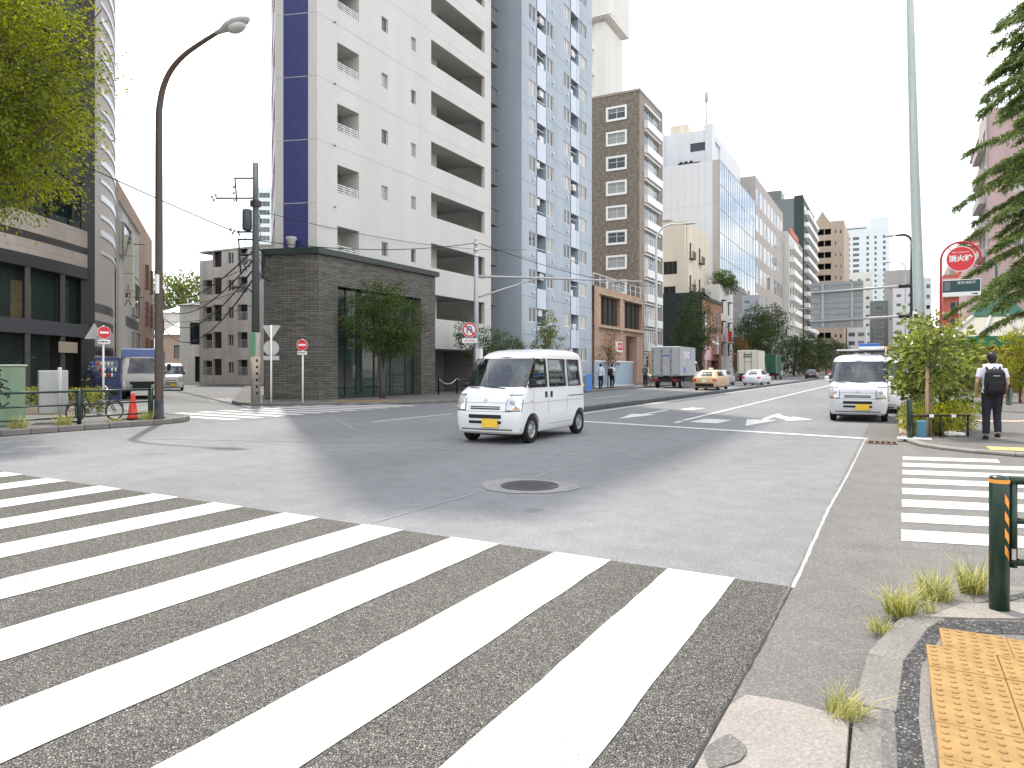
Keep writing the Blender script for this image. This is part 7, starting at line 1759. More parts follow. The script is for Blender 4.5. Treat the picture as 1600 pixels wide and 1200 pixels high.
def box_truck(label, x, y, heading, boxm, L=4.6, W=2.05, H=3.15, cabm='cab_white', name='box_truck', z0=.95, marks=True):
    t = thing(name, label, 'truck', (x, y, 0), heading)
    q = MB(); q.bbox(-L, 0, -W / 2, W / 2, z0, H, .03); lp_(q, 'cargo_box', boxm, t)
    q = MB()
    for sy in (-1, 1):
        for zz in (z0 + .02, H - .05): q.box(-L - .02, .0, sy * W / 2 - .02, sy * W / 2 + .02, zz, zz + .04)
        q.box(-L - .025, -L + .02, sy * W / 2 - .03, sy * W / 2 + .03, z0, H)
    lp_(q, 'edge_trim', 'steel_grey', t)
    # rear doors: leaves, hinges, lock rods
    for i, (y0, y1) in enumerate(((-W / 2 + .05, -W / 6), (-W / 6 + .02, W / 6 - .02), (W / 6, W / 2 - .05))):
        q = MB(); q.box(-L - .02, -L - .001, y0 + .01, y1 - .01, z0 + .08, H - .1); d = lp_(q, 'rear_door', boxm, t)
        q = MB(); q.tube([(-L - .04, y1 - .06, z0 + .1), (-L - .04, y1 - .06, H - .12)], .014, 6); lp_(q, 'lock_rod', 'dark_steel', d)
        for zz in (z0 + .4, (z0 + H) / 2, H - .4):
            q = MB(); q.box(-L - .05, -L - .02, y1 - .1, y1 - .0, zz, zz + .07); lp_(q, 'hinge', 'dark_steel', d)
    q = MB(); q.box(-L - .05, 2.0, -.4, .4, .5, .8); q.box(-L - .06, -L + .05, -W / 2 + .05, W / 2 - .05, .48, .72); lp_(q, 'chassis', 'trim_black', t)
    for sy in (-1, 1):
        q = MB(); q.box(-L - .075, -L - .06, sy * .75 - .16, sy * .75 + .16, .54, .68); lp_(q, 'tail_lamp', 'lamp_red', t)
        q = MB(); q.box(-L + 1.6, -.3, sy * (W / 2 - .06) - .02, sy * (W / 2 - .06) + .02, .5, .85); lp_(q, 'side_guard', 'trim_black', t)
        for xx in (-L + 1.0, .95): wheel(t, xx, sy * (W / 2 - .18), .36, .22)
    cab = Shell([(.45, 1.60, .10, W / 2 - .12, .12, .05), (.7, 1.66, .06, W / 2 - .04, .14, .06), (1.2, 1.64, .06, W / 2 - .03, .15, .06), (1.6, 1.50, .06, W / 2 - .06, .15, .06), (2.05, 1.28, .06, W / 2 - .14, .16, .06), (2.16, 1.1, .1, W / 2 - .22, .2, .05), (2.2, .8, .2, W / 2 - .4, .2, .02)])
    b = MB(); b.loft([cab.ring(z) for z in (.45, .6, .7, .95, 1.2, 1.4, 1.6, 1.85, 2.05, 2.11, 2.16, 2.19, 2.2)], True, True, True); lp_(b, 'cab', cabm, t)
    w = W / 2
    b = grid_patch(lambda yy, z: cab.front(yy, z, .008), [[(q_ * k, z) for k in (-1, -.5, 0, .5, 1)] for z, q_ in ((1.24, w - .12), (1.6, w - .14), (2.0, w - .22))]); lp_(b, 'windscreen', 'windscreen', t)
    for sy in (1, -1):
        b = spatch(cab, sy, (1.35, .35, 1.25), (1.12, .35, 1.95), .006); lp_(b, 'side_window', 'car_glass', t)
        b = grid_patch(lambda yy, z: cab.front(yy, z, .008), [[(sy * (a + (w - .06 - a) * j / 5), z) for j in range(6)] for z, a in ((.68, w - .42), (.9, w - .40))]); lp_(b, 'headlamp', 'lamp_clear', t)
        q = MB(); q.tube([(1.45, sy * (w - .06), 1.25), (1.62, sy * (w + .2), 1.35), (1.62, sy * (w + .2), 1.7)], .018, 6); lp_(q, 'mirror_arm', 'trim_black', t)
        q = MB(); q.bbox(1.58, 1.64, sy * (w + .2) - .09, sy * (w + .2) + .09, 1.4, 1.72, .015); lp_(q, 'mirror', 'trim_black', t)
    b = fpatch(cab, -w + .45, w - .45, .72, .86, .008, 6, 1); lp_(b, 'grille', 'trim_black', t)
    b = fpatch(cab, -w + .1, w - .1, .46, .60, .012, 8, 1); lp_(b, 'bumper', 'grey_paint', t)
    q = MB(); p = cab.front(0, .5, .02); q.bbox(p[0] - .01, p[0] + .012, -.2, .2, .44, .6, .004); lp_(q, 'number_plate', 'plate_white', t)
    return t
bt1 = box_truck('silver box truck parked at the left kerb ahead of the taxi', -15.6, 58.9, R(90), 'box_silver', 4.8, 2.2, 3.2)
M = Matrix.Translation((-14.485, 57.2, 2.4)) @ Matrix.Rotation(R(90), 4, 'Z')
put_text('DNC', .75, 'white_paint', Matrix.Translation((-14.49, 56.2, 2.55)) @ Matrix.Rotation(R(90), 4, 'Z'), bt1, bold=.02)
q = MB(); q.box(-14.5, -14.49, 57.25, 57.45, 2.2, 3.0); q.build('blue_mark', 'blue_paint', bt1)
q = MB(); q.box(-14.5, -14.49, 55.2, 55.8, 1.2, 1.6); q.build('blue_mark', 'blue_paint', bt1)
q = MB(); q.box(-15.85, -15.3, 54.07, 54.08, 2.45, 2.55); q.build('door_print', 'blue_paint', bt1); q = MB(); q.box(-15.7, -15.35, 54.07, 54.08, 1.5, 1.62); q.build('door_print', 'pink_print', bt1)
bt2 = box_truck('cream box truck further up the left kerb', -15.4, 92.5, R(90), 'box_cream', 5.0, 2.3, 3.7)
for k, (z, w, m_) in enumerate(((3.1, .9, 'dark_green_wall'), (2.85, 1.0, 'dark_green_wall'), (2.3, .6, 'pink_print'))):
    q = MB(); q.box(-15.4 - w / 2, -15.4 + w / 2, 87.46, 87.47, z, z + .13); q.build('lettering_band', m_, bt2)
box_truck('green canvas truck far up the left kerb', -15.6, 108.5, R(90), 'tarp_green', 5.0, 2.3, 3.4)
bt3 = box_truck('pale truck with a blue wind deflector waiting in the side street', -33.5, 23.1, R(-36), 'box_silver', 4.2, 1.95, 2.45, 'cab_white')
q = MB(); q.loft([[(1.28, -.88, 2.06), (1.28, .88, 2.06), (.1, .92, 2.06), (.1, -.92, 2.06)], [(1.0, -.84, 2.42), (1.0, .84, 2.42), (.1, .9, 2.5), (.1, -.9, 2.5)]], smooth=False); lp_(q, 'wind_deflector', 'deflector_blue', bt3)
kei_van('white van behind the pale truck in the side street', -44.3, 32.7, R(-38), 'van_white')
kei_van('white van tucked behind the parked van with the roof rack', -.55, 28.2, R(-90), 'van_white')
# ================================================================== PEOPLE, BICYCLES
mat('skin', (0.50, 0.31, 0.22), .55, .35); mat('hair', (0.012, 0.010, 0.009), .5, .4)
mat('shirt_white', (0.66, 0.67, 0.76), .8, .2, bump=(25, .3)); mat('trouser_navy', (0.025, 0.026, 0.035), .85, .2, bump=(30, .3)); mat('shoe_black', (0.012, 0.012, 0.012), .45, .4)
mat('jacket_navy', (0.012, 0.018, 0.05), .7, .25); mat('bag_black', (0.014, 0.014, 0.016), .7, .25, bump=(40, .3)); mat('bag_grey', (0.14, 0.16, 0.15), .85, .15)
mat('cap_blue', (0.03, 0.05, 0.16), .7, .2); mat('shirt_grey', (0.10, 0.10, 0.11), .8, .2)
def fuse(mbx, voxel, m, name, parent=None, it=4):
    """join overlapping volumes into one continuous skin"""
    o = bpy.data.objects.new('tmp', mbx.mesh('tmp', m)); COL.objects.link(o)
    r = o.modifiers.new('r', 'REMESH'); r.mode = 'VOXEL'; r.voxel_size = voxel; r.use_smooth_shade = True
    s_ = o.modifiers.new('s', 'SMOOTH'); s_.factor = .5; s_.iterations = it
    dg = bpy.context.evaluated_depsgraph_get(); dg.update(); me = bpy.data.meshes.new_from_object(o.evaluated_get(dg)); me.name = name
    bpy.data.objects.remove(o); me.materials.clear(); me.materials.append(MATS[m]); me.polygons.foreach_set('use_smooth', [True] * len(me.polygons))
    q = bpy.data.objects.new(name, me); COL.objects.link(q)
    if parent is not None: q.parent = parent; MW[q] = MW[parent].copy()
    return q
def ell(z, cx, cy, rx, ry, n=14): return [(cx + rx * math.cos(2 * math.pi * k / n), cy + ry * math.sin(2 * math.pi * k / n), z) for k in range(n)]
def limb(mbx, a, b, c, r, n=9):
    """two-bone limb a-b-c with radii r[0..4] (start, mid upper, joint, mid lower, end)"""
    a, b, c = Vector(a), Vector(b), Vector(c)
    mbx.tube([a, a.lerp(b, .5), b, b.lerp(c, .4), c], r, n)
def person(label, loc, heading, pose, clothes, h=1.0, vox=.016, cap=None):
    """forward is local +y, right is local +x; pose gives joint positions for a 1.72 m figure"""
    P = dict(pel=(0, 0, .93), chest=(0, 0, 1.30), neck=(0, 0, 1.47), head=(0, .03, 1.60), sR=(.185, 0, 1.40), eR=(.235, -.02, 1.12), wR=(.235, .05, .87), sL=(-.185, 0, 1.40), eL=(-.235, -.02, 1.12), wL=(-.235, .05, .87),
             hR=(.09, 0, .90), kR=(.10, .03, .49), aR=(.10, -.03, .09), hL=(-.09, 0, .90), kL=(-.10, .03, .49), aL=(-.10, -.03, .09))
    P.update(pose); V = {k: Vector(v) * h for k, v in P.items()}; S_ = h
    root_loc = loc
    def torso(mbx, g, z0=0.0):
        pe, ch, ne = V['pel'], V['chest'], V['neck']
        secs = [(pe + Vector((0, 0, -.06 * h)), .155, .115), (pe, .165, .12), (pe.lerp(ch, .35), .150, .108), (pe.lerp(ch, .7), .168, .118), (ch, .180, .122), (ch.lerp(ne, .55), .165, .105), (ch.lerp(ne, .85), .095, .075)]
        mbx.loft([ell(c.z, c.x, c.y, (rx + g) * S_, (ry + g) * S_) for c, rx, ry in secs])
        mbx.tube([V['sL'] + Vector((.03, 0, .01)) * h, (V['sL'] + V['sR']) / 2 + Vector((0, 0, .03)) * h, V['sR'] + Vector((-.03, 0, .01)) * h], [(.062 + g) * S_, (.07 + g) * S_, (.062 + g) * S_], 9)
    b = MB(); torso(b, 0)
    b.tube([V['neck'] - Vector((0, 0, .06)) * h, V['neck'] + Vector((0, .01, .08)) * h], .052 * S_, 9)
    hd = V['head']; b.ball(hd, .098 * S_, 14, 10, (.80, 1.0, 1.18)); b.ball(hd + Vector((0, .03, -.055)) * h, .07 * S_, 12, 8, (.82, .95, .9))
    b.ball(hd + Vector((0, .102, -.012)) * h, .016 * S_, 6, 5, (.8, 1.2, 1.5)); b.ball(hd + Vector((0, .09, -.058)) * h, .02 * S_, 6, 5, (1.3, .5, .45))
    for sg in (1, -1):
        b.ball(hd + Vector((sg * .080, -.005, -.008)) * h, .022 * S_, 6, 5, (.5, .9, 1.4)); b.ball(hd + Vector((sg * .032, .088, .012)) * h, .013 * S_, 6, 5)
    for s_ in 'RL':
        limb(b, V['s' + s_], V['e' + s_], V['w' + s_], [.052 * S_, .046 * S_, .038 * S_, .036 * S_, .026 * S_]); sx = 1 if s_ == 'R' else -1
        w = V['w' + s_]; d = (w - V['e' + s_]).normalized(); side = Vector((0, 1, 0)) if abs(d.y) < .7 else Vector((0, 0, 1)); side = (side - d * side.dot(d)).normalized(); nn = d.cross(side)
        b.tube([w - d * .02 * h, w + d * .045 * h, w + d * .095 * h], [.026 * S_, .032 * S_, .03 * S_], 8)
        for i, (o_, L_) in enumerate(((-.024, .062), (-.008, .075), (.008, .08), (.024, .072))):
            p0 = w + d * .085 * h + side * o_ * h; cv = nn * (-sx) * .012 * h
            b.tube([p0, p0 + d * L_ * .55 * h + cv * .5, p0 + d * L_ * h + cv * 2.0], [.0105 * S_, .0095 * S_, .008 * S_], 6)
        b.tube([w + d * .03 * h + side * .022 * h, w + d * .06 * h + side * .048 * h, w + d * .095 * h + side * .05 * h], [.013 * S_, .011 * S_, .009 * S_], 6)
        limb(b, V['h' + s_], V['k' + s_], V['a' + s_], [.082 * S_, .072 * S_, .052 * S_, .05 * S_, .034 * S_])
        a = V['a' + s_]; b.tube([a + Vector((0, -.05, -.05)) * h, a + Vector((0, .05, -.05)) * h, a + Vector((0, .15, -.06)) * h], [.035 * S_, .038 * S_, .028 * S_], 8)
    body = fuse(b, vox, 'skin', 'person'); body.location = loc; body.rotation_euler = (0, 0, heading); MW[body] = Matrix.Translation(loc) @ Matrix.Rotation(heading, 4, 'Z')
    tag(body, label, 'person')
    # shirt with sleeves
    b = MB(); torso(b, .016)
    sl = clothes.get('sleeve', .55)
    for s_ in 'RL':
        a, e, w = V['s' + s_], V['e' + s_], V['w' + s_]
        if sl < 1: b.tube([a, a.lerp(e, sl * .6), a.lerp(e, sl + .12)], [.066 * S_, .062 * S_, .066 * S_], 10)
        else: b.tube([a, a.lerp(e, .5), e, e.lerp(w, .5), e.lerp(w, .93)], [.07 * S_, .064 * S_, .056 * S_, .05 * S_, .042 * S_], 10)
    fuse(b, .016, clothes['shirt'], 'shirt', body, 3)
    b = MB(); pe = V['pel']; b.loft([ell(pe.z + dz * h, pe.x, pe.y, rx * S_, ry * S_) for dz, rx, ry in ((-.10, .165, .125), (-.02, .178, .134), (.06, .174, .128), (.12, .166, .12))])
    for s_ in 'RL':
        k_, a_ = V['k' + s_], V['a' + s_]; end = k_.lerp(a_, .93)
        b.tube([V['h' + s_] + Vector((0, 0, .02)) * h, V['h' + s_].lerp(k_, .5), k_, k_.lerp(a_, .5), end], [.100 * S_, .090 * S_, .074 * S_, .070 * S_, .066 * S_], 10)
    fuse(b, .016, clothes['trousers'], 'trousers', body, 3)
    for s_ in 'RL':
        a = V['a' + s_]; b = MB(); b.tube([a + Vector((0, -.07, -.045)) * h, a + Vector((0, -.03, -.035)) * h, a + Vector((0, .06, -.045)) * h, a + Vector((0, .155, -.06)) * h, a + Vector((0, .185, -.065)) * h], [.034 * S_, .044 * S_, .045 * S_, .038 * S_, .02 * S_], 10)
        fuse(b, .012, clothes.get('shoes', 'shoe_black'), 'shoe', body, 2)
    b = MB(); b.ball(hd + Vector((0, -.012, .028)) * h, .104 * S_, 14, 10, (.86, 1.0, 1.06)); b.ball(hd + Vector((0, -.045, -.03)) * h, .08 * S_, 12, 8, (.93, .7, 1.0))
    fuse(b, .012, clothes.get('hair', 'hair'), 'cap' if cap else 'hair', body, 2)
    return body
WALK = dict(eR=(.25, -.03, 1.12), wR=(.265, .04, .87), eL=(-.27, -.06, 1.13), wL=(-.25, .10, .93), kR=(.10, .10, .50), aR=(.09, -.03, .13), kL=(-.09, .05, .48), aL=(-.10, .02, .085))
p1_ = person('man in white short-sleeved shirt and dark trousers walking away on the right pavement', (1.67, 16.9, .062), R(6), WALK, dict(shirt='shirt_white', trousers='trouser_navy'), 1.0, .0095)
bp_ = thing('backpack', 'black backpack worn by the man in white shirt on the right pavement', 'backpack', (1.67, 16.9, .98), R(6))
b = MB(); b.loft([[(x * w, -.13 - d * (1 if k_ else 0), z) for x, k_ in ((-1, 0), (-1, 1), (-.6, 1.0), (.6, 1.0), (1, 1), (1, 0))] for z, w, d in ((-.04, .13, .10), (.0, .165, .16), (.22, .17, .18), (.40, .155, .16), (.47, .12, .10))])
fuse(b, .012, 'bag_black', 'body', bp_, 5)
b = MB(); b.loft([[(x * w, -.285 - d * k_, z) for x, k_ in ((-1, 0), (-1, 1), (1, 1), (1, 0))] for z, w, d in ((.02, .12, .03), (.06, .13, .05), (.2, .13, .045), (.24, .12, .02))]); fuse(b, .01, 'bag_black', 'pocket', bp_, 3)
for sg in (1, -1):
    b = MB(); b.tube([(sg * .10, -.14, .44), (sg * .115, -.05, .52), (sg * .12, .08, .46), (sg * .13, .12, .3), (sg * .15, .0, .08), (sg * .14, -.13, .02)], .022, 6); b.build('strap', 'bag_black', bp_, local=True)
b = MB(); b.tube([(-.05, -.16, .46), (0, -.18, .51), (.05, -.16, .46)], .012, 6); b.build('handle', 'bag_black', bp_, local=True)
b = MB(); b.box(-.05, .06, -.335, -.328, .335, .35); b.build('logo_print', 'grey_paint', bp_, local=True)
tb = thing('shoulder_bag', 'grey cloth bag hanging at the right side of the man in white shirt', 'bag', (1.95, 16.95, .75), R(6))
b = MB(); b.loft([[(-.03, -.13, z), (.03, -.13, z), (.03, .13 * w, z), (-.03, .13 * w, z)] for z, w in ((.0, 1), (.05, 1.05), (.33, .9))]); fuse(b, .012, 'bag_grey', 'body', tb, 3)
b = MB(); b.tube([(0, -.08, .32), (-.06, -.02, .62), (-.13, -.02, .74), (-.06, .05, .62), (0, .06, .32)], .014, 6); b.build('strap', 'bag_black', tb, local=True)
person('person in a white short-sleeved shirt cut by the right edge of the picture', (2.50, 17.2, .062), R(10), dict(WALK, eL=(-.27, -.04, 1.12), wL=(-.30, .04, .88)), dict(shirt='shirt_white', trousers='trouser_navy'), .97, .012)
person('man in pale blue long-sleeved shirt walking past the barrier on the left pavement', (-17.75, 45.9, .115), R(-12), WALK, dict(shirt='shirt_white', trousers='trouser_navy', sleeve=1), 1.0, .02)
p3_ = person('man in white shirt with a black backpack before the pale blue hoarding', (-17.6, 47.7, .115), R(-8), WALK, dict(shirt='shirt_white', trousers='trouser_navy'), .99, .02)
bk = dup(bp_, (-17.6, 47.7, 1.03), R(-8), 'black backpack worn by the man before the pale blue hoarding')
person('man in dark clothes with his hands together beside the parked bicycle far left', (-17.25, 54.2, .115), R(165), dict(eR=(.25, .02, 1.14), wR=(.06, .2, 1.2), eL=(-.25, .02, 1.14), wL=(-.06, .2, 1.18)), dict(shirt='shirt_grey', trousers='trouser_navy', sleeve=1), .98, .02)
person('worker in dark blue jacket and cap bending over boxes by the vending machine', (-26.1, 16.2, .125), R(105), dict(chest=(0, .16, 1.24), neck=(0, .25, 1.38), head=(0, .32, 1.48), sR=(.185, .22, 1.32), eR=(.22, .36, 1.10), wR=(.16, .52, .98), sL=(-.185, .22, 1.32), eL=(-.22, .36, 1.10), wL=(-.16, .52, .98)), dict(shirt='jacket_navy', trousers='jacket_navy', sleeve=1, hair='cap_blue'), 1.0, .02, cap=True)
bx_ = thing('delivery_box', 'brown cardboard box on the cart before the worker in dark blue', 'box', (-26.9, 14.9, .12), R(40))
b = MB(); b.bbox(-.3, .3, -.25, .25, .35, .8, .01); b.build('box', mat('cardboard', (0.40, 0.26, 0.15), .85, .15, noise=(4, .1)), bx_, local=True); b = MB(); b.box(-.3, .3, -.03, .03, .80, .803); b.build('tape', 'podium_trim', bx_, local=True)
b = MB(); b.box(-.34, .34, -.28, .28, .28, .34); b.build('cart_deck', 'dark_steel', bx_, local=True)
for sx in (-.26, .26):
    for sy in (-.2, .2):
        b = MB(); b.lathe([(.08, -.02), (.09, 0), (.08, .02)], 10, (sx, sy, .09), 'Y'); b.tube([(sx, sy, .1), (sx, sy, .28)], .015, 6); b.build('caster', 'rubber', bx_, local=True)
bx2 = thing('parcel', 'white and red parcel on top of the brown cardboard box', 'box', (-26.75, 15.05, .925), R(30))
b = MB(); b.bbox(-.22, .22, -.16, .16, .0, .18, .008); b.build('box', mat('parcel_pink', (0.55, 0.30, 0.30), .7, .2), bx2, local=True); b = MB(); b.bbox(-.23, .23, -.17, .17, .18, .21, .006); b.build('lid', 'white_paint', bx2, local=True)

# ---------------------------------------------------------------- bicycles
mat('bike_frame', (0.02, 0.02, 0.024), .35, .5); mat('chrome', (0.55, 0.55, 0.56), .25, .6, .8)
def bicycle(label, loc, heading, r=.25, lean=0.0, basket=False):
    t = thing('bicycle', label, 'bicycle', loc, heading); wb = r * 2 + .48
    def part(fn, name, m, par=None):
        q = MB(); fn(q)
        if lean: q.v = [(x, y + z * lean, z) for x, y, z in q.v]
        return q.build(name, m, par or t, local=True)
    for x in (-wb / 2, wb / 2):
        w = part(lambda q: q.torus((x, 0, r), r - .02, .021, 'Y', 32, 7), 'wheel', 'rubber')
        part(lambda q: q.torus((x, 0, r), r - .042, .010, 'Y', 32, 6), 'rim', 'chrome', w)
        part(lambda q: [q.tube([(x, sg * .025, r), (x + (r - .04) * math.cos(a), 0, r + (r - .04) * math.sin(a))], .0022, 4, False) for a, sg in [(2 * math.pi * k / 20, 1 if k % 2 else -1) for k in range(20)]], 'spokes', 'chrome', w)
        part(lambda q: q.cyl((x, -.045, r), .022, .09, 'Y', 10), 'hub', 'chrome', w)
        part(lambda q: q.tube([(x + (r + .025) * math.cos(a), 0, r + (r + .025) * math.sin(a)) for a in np.linspace(.5, 2.6, 9)], .014, 5), 'mudguard', 'bike_frame')
    bbx, bbz = -.08, r + .03; sx, sz = -.26, .72; hx, hz = wb / 2 - .16, .74
    part(lambda q: (q.tube([(bbx, 0, bbz), (sx, 0, sz)], .017, 8), q.tube([(bbx, 0, bbz), (hx + .04, 0, .52)], .02, 8), q.tube([(sx + .1, 0, .42), (hx + .02, 0, .60)], .016, 8), q.tube([(hx - .01, 0, hz), (hx + .05, 0, .5)], .02, 8), q.tube([(-wb / 2, .04, r), (bbx, .02, bbz)], .010, 6), q.tube([(-wb / 2, -.04, r), (bbx, -.02, bbz)], .010, 6), q.tube([(-wb / 2, .04, r), (sx + .06, .0, .55)], .009, 6), q.tube([(-wb / 2, -.04, r), (sx + .06, .0, .55)], .009, 6)), 'frame', 'bike_frame')
    part(lambda q: (q.tube([(hx + .05, 0, .5), (hx + .07, .05, .42), (wb / 2, .05, r)], .012, 6), q.tube([(hx + .06, 0, .5), (hx + .07, -.05, .42), (wb / 2, -.05, r)], .012, 6)), 'fork', 'bike_frame')
    part(lambda q: q.tube([(hx - .12, .27, hz + .16), (hx - .02, .24, hz + .17), (hx - .01, .05, hz + .12), (hx - .03, 0, hz), (hx - .01, -.05, hz + .12), (hx - .02, -.24, hz + .17), (hx - .12, -.27, hz + .16)], .012, 7), 'handlebar', 'chrome')
    for sg in (1, -1): part(lambda q: q.tube([(hx - .02, sg * .24, hz + .17), (hx - .13, sg * .275, hz + .16)], .018, 7), 'grip', 'rubber')
    part(lambda q: q.loft([[(x_ + sx, -w_, z_ + sz), (x_ + sx, w_, z_ + sz), (x_ + sx, w_ * .8, z_ + sz + .05), (x_ + sx, -w_ * .8, z_ + sz + .05)] for x_, w_, z_ in ((-.14, .07, .03), (-.08, .085, .03), (.04, .04, .035), (.14, .02, .03))]), 'saddle', 'rubber')
    part(lambda q: (q.cyl((bbx, -.03, bbz), .085, .006, 'Y', 20), q.tube([(bbx, -.05, bbz), (bbx + .12, -.06, bbz - .10)], .009, 6), q.tube([(bbx, .05, bbz), (bbx - .12, .06, bbz + .10)], .009, 6)), 'crank', 'chrome')
    for sg in (-1, 1): part(lambda q: q.box(bbx - sg * .12 - .04, bbx - sg * .12 + .04, sg * .06, sg * .14, bbz + sg * .10 - .01, bbz + sg * .10 + .01), 'pedal', 'rubber')
    part(lambda q: (q.tube([(-wb / 2 - .05, .07, r * 2 + .06), (-wb / 2 + .3, .07, r * 2 + .06)], .007, 5), q.tube([(-wb / 2 - .05, -.07, r * 2 + .06), (-wb / 2 + .3, -.07, r * 2 + .06)], .007, 5), q.tube([(-wb / 2, .07, r * 2 + .06), (-wb / 2, .05, r)], .006, 5), q.tube([(-wb / 2 - .05, -.07, r * 2 + .06), (-wb / 2 - .05, .07, r * 2 + .06)], .007, 5)), 'carrier', 'bike_frame')
    if basket:
        def bas(q):
            for z in np.linspace(hz - .05, hz + .2, 6):
                g = .13 + (z - hz) * .1; q.tube([(hx + .06, -g, z), (hx + .36, -g, z), (hx + .36, g, z), (hx + .06, g, z), (hx + .06, -g, z)], .004, 4)
        part(bas, 'basket', 'chrome')
    part(lambda q: q.tube([(-wb / 2 + .02, .05, r), (-wb / 2 - .02, .16, .01)], .010, 6), 'kickstand', 'chrome')
    return t
bicycle('small black folding bicycle parked behind the green guard rail', (-18.0, 11.1, .125), R(86), .245)
bicycle('dark bicycle standing beside the man in dark clothes', (-17.6, 56.2, .115), R(-60), .31, basket=True)
# ================================================================== PLANTS
leaf_mat('leaf_zelkova', (0.055, 0.09, 0.010), (0.27, 0.30, 0.035), .45)
leaf_mat('leaf_dark', (0.016, 0.036, 0.012), (0.075, 0.11, 0.03), .3)
leaf_mat('leaf_mid', (0.025, 0.055, 0.016), (0.11, 0.16, 0.04), .35)
leaf_mat('leaf_autumn', (0.06, 0.055, 0.012), (0.28, 0.14, 0.05), .35)
leaf_mat('leaf_glossy', (0.03, 0.06, 0.012), (0.30, 0.35, 0.09), .42, .25)
leaf_mat('leaf_yellow', (0.12, 0.16, 0.02), (0.42, 0.42, 0.07), .45)
leaf_mat('leaf_cedar', (0.04, 0.075, 0.025), (0.22, 0.29, 0.09), .35)
leaf_mat('leaf_far', (0.05, 0.075, 0.02), (0.16, 0.20, 0.05), .3)
leaf_mat('leaf_hedge', (0.08, 0.11, 0.02), (0.34, 0.36, 0.10), .35)
mat('bark', (0.11, 0.095, 0.08), .9, .15, noise=(10, .3), bump=(30, .6)); mat('bark_pale', (0.24, 0.19, 0.14), .9, .15, noise=(9, .3), bump=(30, .5))
mat('stake', (0.42, 0.30, 0.18), .85, .2, noise=(8, .2))
def leaves_mesh(name, pos, nrm_dir, size, m, rng, width=.45, droop=0.0, shade=None, fold=.12):
    """pos (N,3) leaf bases, nrm_dir (N,3) leaf axis; one folded four-vertex leaf each"""
    N = len(pos); ax = nrm_dir / np.maximum(1e-6, np.linalg.norm(nrm_dir, axis=1))[:, None]
    rv = rng.normal(size=(N, 3)); sd = np.cross(ax, rv); sd /= np.maximum(1e-6, np.linalg.norm(sd, axis=1))[:, None]; nn = np.cross(ax, sd)
    L = (size * rng.uniform(.65, 1.25, N))[:, None]
    mid = pos + ax * L * .5; tip = pos + ax * L; tip[:, 2] -= droop * L[:, 0]
    v = np.stack([pos, mid + sd * L * width * .5 + nn * L * fold, tip, mid - sd * L * width * .5 + nn * L * fold], 1).reshape(-1, 3)
    q = np.arange(N)[:, None] * 4 + np.array([[0, 1, 2, 3]])
    if shade is None: shade = rng.uniform(0, 1, N)
    return np_mesh(name, v, q, m, np.clip(shade, 0, 1))
def crown_points(lobes, n_cl, per, sig, rng, shell=.55, out=.5):
    """clumps in the outer part of overlapping lobes; leaves point away from their clump's stem"""
    w = np.array([l[3] * l[4] * l[5] for l in lobes]) ** (2 / 3); w /= w.sum(); li = rng.choice(len(lobes), n_cl, p=w); A = np.array([l[:6] for l in lobes])[li]
    d = rng.normal(size=(n_cl, 3)); d /= np.linalg.norm(d, axis=1)[:, None]; rad = (shell + (1.08 - shell) * rng.uniform(0, 1, n_cl) ** .7)[:, None]
    c = A[:, :3] + d * A[:, 3:6] * rad; bright = rng.uniform(-.28, .28, n_cl)
    cc = np.repeat(c, per, 0); dd = np.repeat(d, per, 0); s = rng.normal(size=(n_cl * per, 3)) * sig * np.array([1, 1, .6])
    # each clump is stretched along its outward direction
    s += dd * (np.abs(rng.normal(size=(n_cl * per, 1))) * sig * out)
    return cc + s, dd * .6 + rng.normal(size=(n_cl * per, 3)) * .7 + s / sig * .3, np.repeat(bright, per) + rng.uniform(0.1, .9, n_cl * per), c
